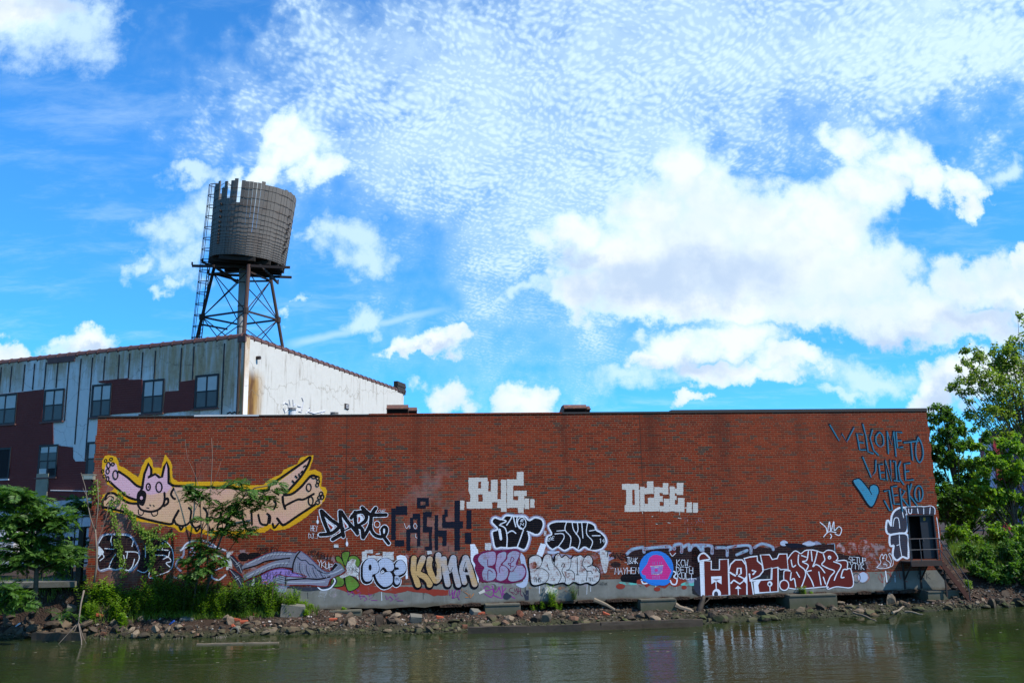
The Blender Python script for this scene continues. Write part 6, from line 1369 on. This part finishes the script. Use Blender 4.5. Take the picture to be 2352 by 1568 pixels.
for i, (h, ns, nl, L, W) in enumerate(((1.05, 9, 30, .24, .060), (.80, 10, 26, .20, .060), (1.2, 8, 34, .22, .055), (.65, 13, 18, .17, .10), (.48, 14, 16, .15, .095))):
    s, f = weed_mesh(200 + i, h, ns, nl, L, W); r = empty('weed_plant', (0, 0, -50)); a = s.build('stems', M_STEM, r); c = f.build('leaves', (M_WEED, M_WEED, M_AIL, M_BRL, M_BRL)[i], r); WEEDS.append(r)
wused = set()
def put_weed(k, loc, sc, label, group):
    src = WEEDS[k]
    r = src if k not in wused else copy_tree(src)
    wused.add(k); r.location = loc; r.rotation_euler = (0, 0, random.uniform(0, 6.28)); r.scale = (sc, sc, sc * random.uniform(.85, 1.15)); tag(r, label, 'weed', group); return r
rng = random.Random(88); random.seed(9)
for i in range(128):
    px = rng.uniform(196, 712); u = px_u(px); w_ = interp(WATERLINE, u)
    v = rng.uniform(.12, max(.3, min(1.0, w_ - .0 + .75))) if px > 330 else rng.uniform(-.9, .35)
    if px < 330: v = rng.uniform(min(.1, w_ + .55), max(.35, w_ + .9)) if px > 215 else rng.uniform(w_ + .2, w_ + .0)
    z = bank_h(u, v)
    if z < .42: v = min(v, .25); z = max(bank_h(u, v), .5)
    tall = px > 350
    k = rng.choice((0, 0, 1, 2, 0)) if tall and px < 690 else rng.choice((3, 4, 3, 4, 1))
    put_weed(k, wl(u, v, z), rng.uniform(.95, 1.35) * (1.0 if px < 640 else .7), 'tall leafy weed in the green strip below the dog and the reclining figure' if tall else 'low bushy weed on the mound at the left corner of the brick wall', 'weeds on the bank')
for px, py, k, sc, lab in ((690,1386,4,.7,'sparse low weed on the bare soil beside the first pier'),(715,1390,4,.6,'sparse low weed on the bare soil beside the first pier'),(788,1398,4,.6,'small weed tucked behind the first pier top'),(1268,1378,0,.85,'largest weed growing against the concrete under the CORUS letters'),(1283,1392,1,.6,'weed hanging over the ledge under the CORUS letters'),(1320,1368,2,.6,'slim upright weed left of the pink disc, against the concrete'),(1246,1388,4,.7,'tiny weed just right of the second pier'),(1228,1396,1,.55,'weed clinging to the right side of the second pier'),(1848,1356,3,.65,'small bright weed on the widest pier below the maroon letters'),(1868,1360,4,.5,'second small weed on the widest pier, right of the bright one'),(2215,1330,4,.9,'weed at the foot of the metal stairs')):
    u, z = wq(px, py + 8, .25); put_weed(k, wl(u, .12 if px != 2215 else .6, min(z, ZC + .12) - (.1 if k in (0, 1) else 0)), sc, lab, 'single weeds along the wall foot')
gr = MB(); rng = random.Random(91)
for i in range(7500):
    px = rng.uniform(188, 735); u = px_u(px); w_ = interp(WATERLINE, u); v = rng.uniform(-.3, max(.2, w_ + .75)) if px < 330 else rng.uniform(.02, min(1.15, w_ + .65)); z = bank_h(u, v)
    if z < .45 and rng.random() < .9: continue
    if px > 640 and rng.random() < .75: continue
    p = wl(u, v, z - .02); leaf(gr, p, Vector((rng.uniform(-.5, .5), rng.uniform(-.6, .3), 1)), Vector((rng.uniform(-1, 1), -1, .2)), rng.uniform(.12, .36), rng.uniform(.014, .03))
for i in range(2600):
    px = rng.uniform(-40, 240); p = at_y(px, 1300, 38.3 + rng.uniform(0, 3.0)); q = p - W0; p.z = bank_h(q.dot(WU), q.dot(WN)) - .03; leaf(gr, p, Vector((rng.uniform(-.5, .5), rng.uniform(-.6, .3), 1)), Vector((rng.uniform(-1, 1), -1, .2)), rng.uniform(.2, .6), rng.uniform(.02, .05))
for i in range(6000):
    px = rng.uniform(2185, 2480); p = at_y(px, 1250, rng.uniform(43.5, 49)); q = p - W0; p.z = bank_h(q.dot(WU), q.dot(WN)) - .03; leaf(gr, p, Vector((rng.uniform(-.6, .6), rng.uniform(-.6, .3), 1)), Vector((rng.uniform(-1, 1), -1, .2)), rng.uniform(.2, .6), rng.uniform(.02, .05))
tag(gr.build('grass', M_GRASS), 'rough grass and seedlings growing over the top of the bank', 'grass', kind='stuff')
st = MB()
for i in range(46):
    px = rng.choice((rng.uniform(270, 330), rng.uniform(370, 460), rng.uniform(520, 560))); u = px_u(px); v = interp(WATERLINE, u) + .35; z = bank_h(u, v) + .25; p = wl(u, v, z); st.tube([p, p + Vector((rng.uniform(-.15, .15), -.12, -rng.uniform(.15, .5)))], .008, 3, cap=False)
tag(st.build('dry_stalks', M_DEAD), 'dead straw-coloured stalks drooping over the earth below the weeds', 'dry grass', kind='stuff')
# ------------------------------------------------------------------ rubble, timbers, yard things
def m_rock(g):
    co = g.o(g.node('ShaderNodeTexCoord'), 3); oi = g.node('ShaderNodeObjectInfo'); r = V(g, oi.outputs['Random'])
    n = g.noise(co, 1.6, 6, .65); x, y, z = g.sep(wpos(g)); nx, ny, nz = g.sep(V(g, g.node('ShaderNodeNewGeometry').outputs['Normal']))
    c = g.ramp(r, [(0, (.030, .022, .016)), (.25, (.065, .046, .031)), (.5, (.120, .086, .054)), (.72, (.040, .029, .021)), (.88, (.20, .155, .105)), (1, (.12, .040, .020))])
    c = g.mix((n - .3) * .9, c, (.045, .035, .028)); 
    moss = g.step(z + (n - .5) * .35 + (r - .5) * .25, .32, .08) * g.step(nz, -.1, .5) * g.step(x, -15.5, -5, .35, 1.0)
    c = g.mix(moss * .68, c, (.040, .058, .012)); c = g.mix(g.step(z, .12, .02) * .8, c, (.018, .017, .012))
    return pbsdf(g, c, .85, g.bump(n, .7, .06), spec=.25)
M_ROCK = material('rubble_stone', m_rock)
M_BRK = simple('loose_red_brick', (.30, .065, .030), .85, .3, 6, bump=.4, two=((.20, .14, .11), .62))
def rock_mesh(seed, flat=1.0, sub=2, ang=.0):
    rng = random.Random(seed); bm = bmesh.new(); bmesh.ops.create_icosphere(bm, subdivisions=sub, radius=1.0); off = Vector((seed * 3.1, seed * 1.7, 0)); planes = [(rvec(rng), rng.uniform(.34, .72)) for k in range(11)]
    for v in bm.verts:
        p = v.co.copy()
        for n, d in planes:
            t = p.dot(n)
            if t > d: p -= n * (t - d)
        p *= 1 + mnoise.noise(p * 1.4 + off) * .07; p.z *= flat; v.co = p
    me = bpy.data.meshes.new('stone'); bm.to_mesh(me); bm.free(); me.materials.append(M_ROCK); return me
ROCKS = [rock_mesh(s, f) for s, f in ((1, .62), (2, .72), (3, .5), (4, .8), (5, .6), (6, .42), (7, .7), (8, .55), (9, .9), (10, .65))]
BRICKM = None
def brick_me():
    m_ = MB(); m_.box((-.15, -.055, -.045), (.15, .055, .045)); o = m_.build('loose_brick', M_BRK); me = o.data; bm = bmesh.new(); bm.from_mesh(me); bmesh.ops.bevel(bm, geom=bm.edges[:], offset=.008, segments=1, affect='EDGES'); bm.to_mesh(me); bm.free(); bpy.data.objects.remove(o); return me
BRICKM = brick_me()
def put_mesh(name, me, p, s, rot, label, cat, group):
    o = bpy.data.objects.new(name, me); COL.objects.link(o); o.location = p; o.scale = s; o.rotation_euler = rot; return tag(o, label, cat, group)
rng = random.Random(404)
BIG = [(850,1408,.42,'large tan boulder lying beside the first pier'),(845,1395,.50,None),(960,1452,.30,None),(1120,1437,.34,None),(560,1440,.36,None),(590,1446,.30,None),(620,1450,.32,None),(655,1450,.28,None),(1900,1432,.30,None),(2010,1418,.42,'large round half-wet boulder at the waterline left of the landing'),(1635,1420,.40,'broad dark boulder at the water edge below the maroon letters'),(235,1465,.26,None),(360,1440,.3,None),(385,1448,.3,None),(148,1440,.3,None),(60,1430,.3,None),(300,1450,.3,None),(270,1440,.28,None),(1295,1432,.32,None),(1040,1430,.34,None),(2140,1405,.3,None),(2300,1385,.4,None),(1975,1425,.3,None),(1550,1420,.3,None),(1440,1425,.3,None),(700,1452,.26,None),(720,1444,.24,None)]
def rock_at(px, py, s, lab=None):
    u, v, z = on_bank(px, py); p = wl(u, v, z + s * .12)
    return put_mesh('stone', rng.choice(ROCKS), p, (s * rng.uniform(.8, 1.25), s * rng.uniform(.7, 1.1), s * rng.uniform(.85, 1.3)), (rng.uniform(-.4, .4), rng.uniform(-.4, .4), rng.uniform(0, 6.28)), lab, 'stone', 'rubble stones along the bank')
LAB_ = lambda px, py: None
def lab_for(px):
    if px < 205: return 'broken stone in the pale heap at the left end of the bank'
    if px < 740: return 'stone lying in the dark earth below the tall weeds'
    if px < 1120: return 'stone in the rubble between the first and second piers'
    if px < 1470: return 'stone in the rubble between the second and third piers'
    if px < 1800: return 'mossy stone at the foot of the wall below the maroon letters'
    if px < 2130: return 'wet stone between the widest pier and the landing'
    return 'stone on the dark shore below the stairs at right'
for px, py, s, lab in BIG: rock_at(px, py, s * .85, lab or lab_for(px))
bands = [(-20, 205, 1412, 1466, 62), (205, 735, 1420, 1464, 78), (735, 1110, 1405, 1454, 62), (1110, 1470, 1396, 1440, 44), (1470, 1800, 1392, 1432, 40), (1800, 2130, 1380, 1418, 34), (2130, 2370, 1360, 1398, 30)]
for a, c, y0, y1, n in bands:
    for i in range(n):
        px = lerp(a, c, (i + rng.random()) / n); t = rng.random() ** .6; wy = interp([(-60,1466),(230,1464),(500,1463),(720,1456),(1000,1455),(1080,1450),(1450,1440),(1700,1430),(1900,1419),(2090,1407),(2352,1394)], px)
        rock_at(px, lerp(y0, wy, t), (.11 + .27 * rng.random() ** 1.8) * (1.1 if px < 205 else 1), lab_for(px))
for i, (px, py, rz, tl) in enumerate(((560,1430,.3,.2),(543,1425,.1,.0),(528,1418,1.2,.3),(548,1412,.2,.1),(590,1413,.7,.0),(537,1441,1.5,1.0),(1105,1410,.2,.1),(1010,1420,.4,.2),(1392,1412,.3,.3),(765,1425,.2,.2),(230,1415,.4,.2),(8,1422,1.0,.4))):
    u, v, z = on_bank(px, py); put_mesh('loose_brick', BRICKM, wl(u, v, z + .05), (1.1, 1.1, 1.1), (tl, .2 * (i % 3), rz), 'loose orange brick lying in the rubble', 'brick', 'loose bricks on the bank')
# gravel: too many to count
gv = MB(); rng = random.Random(505)
for i in range(9000):
    px = rng.uniform(-20, 2360); u = px_u(px); w_ = interp(WATERLINE, u); v = rng.uniform(-1.2 if 860 < px < 2100 else .1, w_ + .25)
    if px < 700 and rng.random() < .55: continue
    z = bank_h(u, v); p = wl(u, v, z + .01); s = rng.uniform(.018, .055); a = rng.uniform(0, 3.14)
    M = Matrix.Translation(p) @ Euler((rng.uniform(-.6, .6), rng.uniform(-.6, .6), a)).to_matrix().to_4x4(); gv.box((-s, -s * .7, -s * .5), (s, s * .7, s * .5), 0, M)
def m_gravel(g):
    r = V(g, g.node('ShaderNodeNewGeometry').outputs['Random Per Island']); x, y, z = g.sep(wpos(g))
    c = g.ramp(r, [(0, (.020, .013, .009)), (.3, (.042, .028, .019)), (.6, (.075, .058, .042)), (.85, (.15, .125, .095)), (.93, (.16, .05, .022)), (1, (.34, .32, .29))])
    return pbsdf(g, g.mix(g.step(z, .28, .06) * .8, c, (.030, .034, .014)), .9)
tag(gv.build('gravel', material('bank_gravel', m_gravel)), 'small gravel and brick bits scattered over the bank', 'gravel', kind='stuff')

# timbers, slabs and posts -------------------------------------------------------
M_TIMB = simple('wet_dark_timber', (.045, .034, .024), .7, .45, 3, bump=.6, two=((.050, .062, .020), .58)); M_LOG = simple('grey_driftwood', (.17, .135, .095), .85, .35, 4, bump=.5)
def timber(pts, w, h, label, mat=M_TIMB, group='old timbers at the waterline', name='timber'):
    a, c = pts; m_ = MB(); rng2 = random.Random(int(w * 1000) + int(a.x * 10)); n = 10; z = (c - a).normalized(); x = z.cross(Vector((0, 0, 1))).normalized(); y = Vector((0, 0, 1))
    vs = []
    for i in range(n + 1):
        p = a.lerp(c, i / n)
        for sx, sy in ((-1, -1), (1, -1), (1, 1), (-1, 1)): vs.append(p + x * sx * w / 2 * rng2.uniform(.85, 1.05) + y * sy * h / 2 * rng2.uniform(.82, 1.08))
    fs = [(i * 4 + k, i * 4 + (k + 1) % 4, i * 4 + 4 + (k + 1) % 4, i * 4 + 4 + k) for i in range(n) for k in range(4)] + [(3, 2, 1, 0), tuple(4 * n + k for k in range(4))]
    m_.add(vs, fs); return tag(m_.build(name, mat, recalc=True), label, 'timber', group)
def z0(px, py, h=0.0): return at_z(px, py, h)
timber((z0(1075, 1449, .07), z0(1335, 1443, .09)), .30, .34, 'long dark squared timber lying along the waterline left of the third pier')
timber((z0(1330, 1441, .10), z0(1612, 1431, .09)), .28, .36, 'second waterline timber continuing right below the third pier')
timber((z0(1380, 1432, .30), z0(1590, 1424, .28)), .16, .12, 'slim plank lying on top of the waterline timber')
timber((z0(78, 1462, .10), z0(192, 1462, .12)), .30, .34, 'short dark timber at the waterline below the pale rubble at left')
timber((z0(452, 1479, .02), z0(640, 1475, .02)), .12, .06, 'thin pale plank floating in the water off the weeds', M_LOG)
for i, px in enumerate((1120, 1222, 1330, 1432, 1538)):
    p = z0(px, 1446 - (px - 1075) * .025, .0); m_ = MB(); m_.box((-.13, -.10, -.6), (.13, .10, .10)); o = m_.build('mooring_pile', M_TIMB); o.location = p + Vector((0, -.02, 0)); tag(o, 'stub of a dark pile holding the waterline timbers', 'pile', 'pile stubs under the timbers')
def log(a, c, r0, r1, label, name='driftwood_log'):
    m_ = MB(); r2 = random.Random(int(a.x * 100)); pts = [a.lerp(c, t) + Vector((0, 0, r2.uniform(-.04, .04))) for t in (0, .2, .4, .6, .8, 1)]; m_.tube(pts, [lerp(r0, r1, t) * r2.uniform(.8, 1.15) for t in (0, .2, .4, .6, .8, 1)], 7); return tag(m_.build(name, M_LOG), label, 'log', 'driftwood logs under the wall')
log(w3(1364, 1376, .45), w3(1412, 1398, .7), .11, .06, 'weathered log leaning against the ledge left of the third pier')
log(w3(1550, 1388, .5), w3(1606, 1412, .6), .13, .07, 'weathered log lying in the shade right of the third pier')
dead('stump_post', w3(1605, 1412, .75), [([w3(1600,1415,.8), w3(1608,1395,.75), w3(1614,1378,.7), w3(1617,1366,.7)], .16, .07), ([w3(1611,1390,.72), w3(1620,1384,.7), w3(1630,1374,.7)], .04, .012)], 'dark broken post leaning upright before the maroon letters', 'post', M_TIMB)
for k, (a, c) in enumerate((((1960,1404),(2012,1424)), ((2050,1408),(2078,1392)), ((2078,1402),(2120,1412)))): log(at_z(*a, .25), at_z(*c, .10), .05, .03, ('thin grey stick sloping into the water left of the landing', 'short driftwood stick lying on the stones below the landing', 'dark stick under the round pier end')[k])
def block(px, py, s, rz, tilt, label, mat=None):
    u, v, z = on_bank(px, py); m_ = MB(); m_.box((-s[0] / 2, -s[1] / 2, -s[2] / 2), tuple(q / 2 for q in s)); o = m_.build('concrete_block', mat or M_CONC); o.location = wl(u, v, z + s[2] * .35); o.rotation_euler = (tilt, .1, rz)
    bm = bmesh.new(); bm.from_mesh(o.data); bmesh.ops.bevel(bm, geom=bm.edges[:], offset=.015, segments=1, affect='EDGES'); bmesh.ops.subdivide_edges(bm, edges=bm.edges[:], cuts=2)
    for v_ in bm.verts: v_.co += Vector((mnoise.noise(v_.co * 5), mnoise.noise(v_.co * 5 + Vector((9, 0, 0))), mnoise.noise(v_.co * 5 + Vector((0, 9, 0))))) * .025
    bm.to_mesh(o.data); bm.free(); tag(o, label, 'concrete block', 'broken concrete blocks on the bank')
block(672, 1412, (.95, .45, .50), .25, .10, 'large broken concrete block tilted on the rubble below the weeds')
block(1092, 1410, (.42, .35, .22), .6, .35, 'pale sandy slab propped beside the second pier')
block(955, 1428, (.50, .35, .34), .2, .3, 'grey angular concrete lump between the first and second piers')
block(812, 1395, (1.6, .5, .14), -.05, .2, 'thin broken slab leaning right of the first pier')
block(165, 1400, (.40, .3, .22), .4, .3, 'grey concrete lump half buried in the soil bank at left')
block(430, 1424, (.55, .3, .14), .1, .2, 'flat grey slab sticking out of the earth under the weeds')
# stained drain pipe ends
for px, py, lab in ((538, 1454, 'clay pipe mouth poking from the mud at the waterline'),):
    u, v, z = on_bank(px, py); m_ = MB(); n = 14; m_.v = []; 
    for (r_, yy) in ((.17, 0), (.17, .5), (.125, .5), (.125, 0)): m_.v += [Vector((r_ * math.cos(6.2832 * k / n), yy, r_ * math.sin(6.2832 * k / n))) for k in range(n)]
    m_.f = [[q * n + k, q * n + (k + 1) % n, ((q + 1) % 4) * n + (k + 1) % n, ((q + 1) % 4) * n + k] for q in range(4) for k in range(n)]; m_.mi = [0] * len(m_.f)
    o = m_.build('drain_pipe', M_CONC, recalc=True); o.location = wl(u, v, z + .08); tag(o, lab, 'pipe')

# dock slab, fence and yard at the left -------------------------------------------
vs_ = interp(WATERLINE, px_u(120)) - 1.0
sl0, sl1 = ray_wall(62, 1337, vs_), ray_wall(176, 1336, vs_)
m_ = MB(); m_.prism([(-6.0, 0, 0), (sl1.x - sl0.x, .05, 0), (sl1.x - sl0.x + .1, 2.6, 0), (-6.0, 2.6, 0)], (0, 0, -.22)); o = m_.build('dock_slab', M_CONC); o.location = (sl0.x, sl0.y, sl0.z); tag(o, 'flat concrete slab overhanging the dark soil bank at left', 'slab')
M_FENCE = simple('dark_red_fence_steel', (.050, .018, .016), .75, .35, 4)
fY = 40.6
fence = tag(empty('pipe_fence', at_y(60, 1300, fY)), 'dark rusty pipe fence with two thick posts behind the feathery tree', 'fence'); fb = fence.location.copy()
def fp(px, py): return at_y(px, py, fY) - fb
for py in (1238, 1268, 1292):
    m_ = MB(); m_.tube([fp(-40, py + 6), fp(200, py)], .035, 6); m_.build('rail', M_FENCE, fence)
for px in (62, 96, 142, 183):
    m_ = MB(); m_.tube([fp(px, 1330), fp(px, 1234)], .03, 6); m_.build('post', M_FENCE, fence)
for px, w in ((138, .16), (158, .16)):
    m_ = MB(); m_.tube([fp(px, 1330), fp(px, 1232)], w, 10); m_.build('bollard_post', M_DARKSTEEL, fence)
m_ = MB(); a = at_y(180, 1335, 38.4); c = at_y(191, 1209, 38.4); m_.beam((0, 0, -.3), c - a, .22, .22); o = m_.build('timber_post', M_TIMB); o.location = a; tag(o, 'thick black leaning post left of the brick corner', 'post')
# striped barrier boards behind the fence
bar = tag(empty('barrier_board', at_y(110, 1275, 43)), 'white diagonally striped barrier behind the pipe fence', 'barrier'); bb = bar.location.copy()
m_ = MB()
for k in range(9):
    a = at_y(84 + k * 6.5, 1290, 43) - bb; c = at_y(95 + k * 6.5, 1258, 43) - bb; m_.beam(a, c, .09, .04)
m_.build('white_slats', M_BOARD if 'M_BOARD' in globals() else M_PALECAP, bar)
m_ = MB(); m_.beam(at_y(80, 1292, 43) - bb, at_y(146, 1292, 43) - bb, .08); m_.beam(at_y(90, 1257, 43) - bb, at_y(152, 1257, 43) - bb, .08); m_.build('frame', M_FENCE, bar)
# parked lorry glimpsed through the leaves
tr = tag(empty('parked_truck', at_y(5, 1295, 45)), 'white truck with a red stripe glimpsed behind the tree at the left edge', 'truck'); tl = tr.location.copy(); tr.location.z = 1.9; tl.z = 1.9
def tp(px, py): return at_y(px, py, 45) - tl
m_ = MB(); a, c = tp(-60, 1290), tp(34, 1215); m_.box((a.x, 0, a.z), (c.x, 2.0, c.z)); m_.build('cargo_box', simple('truck_white', (.55, .56, .60), .4, .1, 1), tr)
m_ = MB(); a, c = tp(-60, 1244), tp(36, 1237); m_.box((a.x, -.02, a.z), (c.x + .01, -.002, c.z)); m_.build('red_stripe', simple('truck_red', (.50, .012, .010), .4, .1, 1), tr)
for px in (-40, 15):
    m_ = MB(); q = tp(px, 1296); m_.tube([(q.x, -.05, q.z), (q.x, .25, q.z)], .42, 16); t = m_.build('wheel', M_BLACK, tr); m_ = MB(); m_.tube([(q.x, -.07, q.z), (q.x, -.052, q.z)], .2, 12); m_.build('rim', M_PALECAP, t)
# blue and red building far behind the right trees
bY = 95
b0, b1 = at_y(2278, 1030, bY), at_y(2460, 990, bY)
sb = tag(empty('storage_building', (b0.x, bY, 1.5)), 'blue and red building with a pale corner seen through the trees at right', 'building')
q0, q1 = at_y(2290, 985, bY), at_y(2300, 985, bY)
m_ = MB(); m_.box((q1.x - b0.x, 0, 0), (30, 4, q0.z - 1.5)); m_.build('blue_wall', simple('blue_cladding', (.016, .028, .14), .5, .15, 1), sb)
m_ = MB(); a = at_y(2271, 985, bY); m_.box((a.x - b0.x, .3, 0), (at_y(2278, 985, bY).x - b0.x, 1.5, q0.z - 2.6)); m_.build('pale_wall', simple('pale_cladding', (.62, .50, .58), .5, .1, 1), sb)
m_ = MB(); m_.box((at_y(2278, 985, bY).x - b0.x + .002, .1, 0), (q1.x - b0.x - .002, 3, q0.z - 2.2)); m_.box((at_y(2278, 985, bY).x - b0.x + 1.0, -.05, q0.z - 2.6), (at_y(2330, 985, bY).x - b0.x, -.002, q0.z - 1.9)); m_.build('red_trim', simple('red_cladding', (.36, .012, .035), .5, .1, 1), sb)
for i in range(3):
    pass
# litter
fs = MB(); rng = random.Random(717)
for i in range(170):
    px = rng.uniform(0, 2352); y = rng.uniform(4, 60) ** 1.0; p = at_z(px, interp([(0,1466),(500,1464),(1000,1456),(1600,1438),(2352,1395)], px) + y, .004); s = rng.uniform(.015, .06)
    fs.poly([p + Vector((-s, -s * .6, 0)), p + Vector((s, -s * .5, 0)), p + Vector((s * .8, s * .7, 0)), p + Vector((-s * .6, s * .5, 0))])
tag(fs.build('floating_scum', simple('scum_bits', (.20, .19, .13), .8)), 'leaf bits and scum floating on the canal near the bank', 'scum', kind='stuff')
for px, py, col, lab in ((395,1434,(.05,.12,.40),'scrap of blue plastic in the earth under the weeds'),(40,1440,(.55,.55,.56),'white plastic strip on the pale rubble at left')):
    u, v, z = on_bank(px, py); m_ = MB(); m_.prism([(-.14, 0, 0), (.14, .02, .02), (.12, .1, .05), (-.1, .09, .01)], (0, 0, .02)); o = m_.build('litter', simple('litter_%d' % px, col, .5)); o.location = wl(u, v, z + .05); o.rotation_euler = (.2, -.5, .4); tag(o, lab, 'litter')
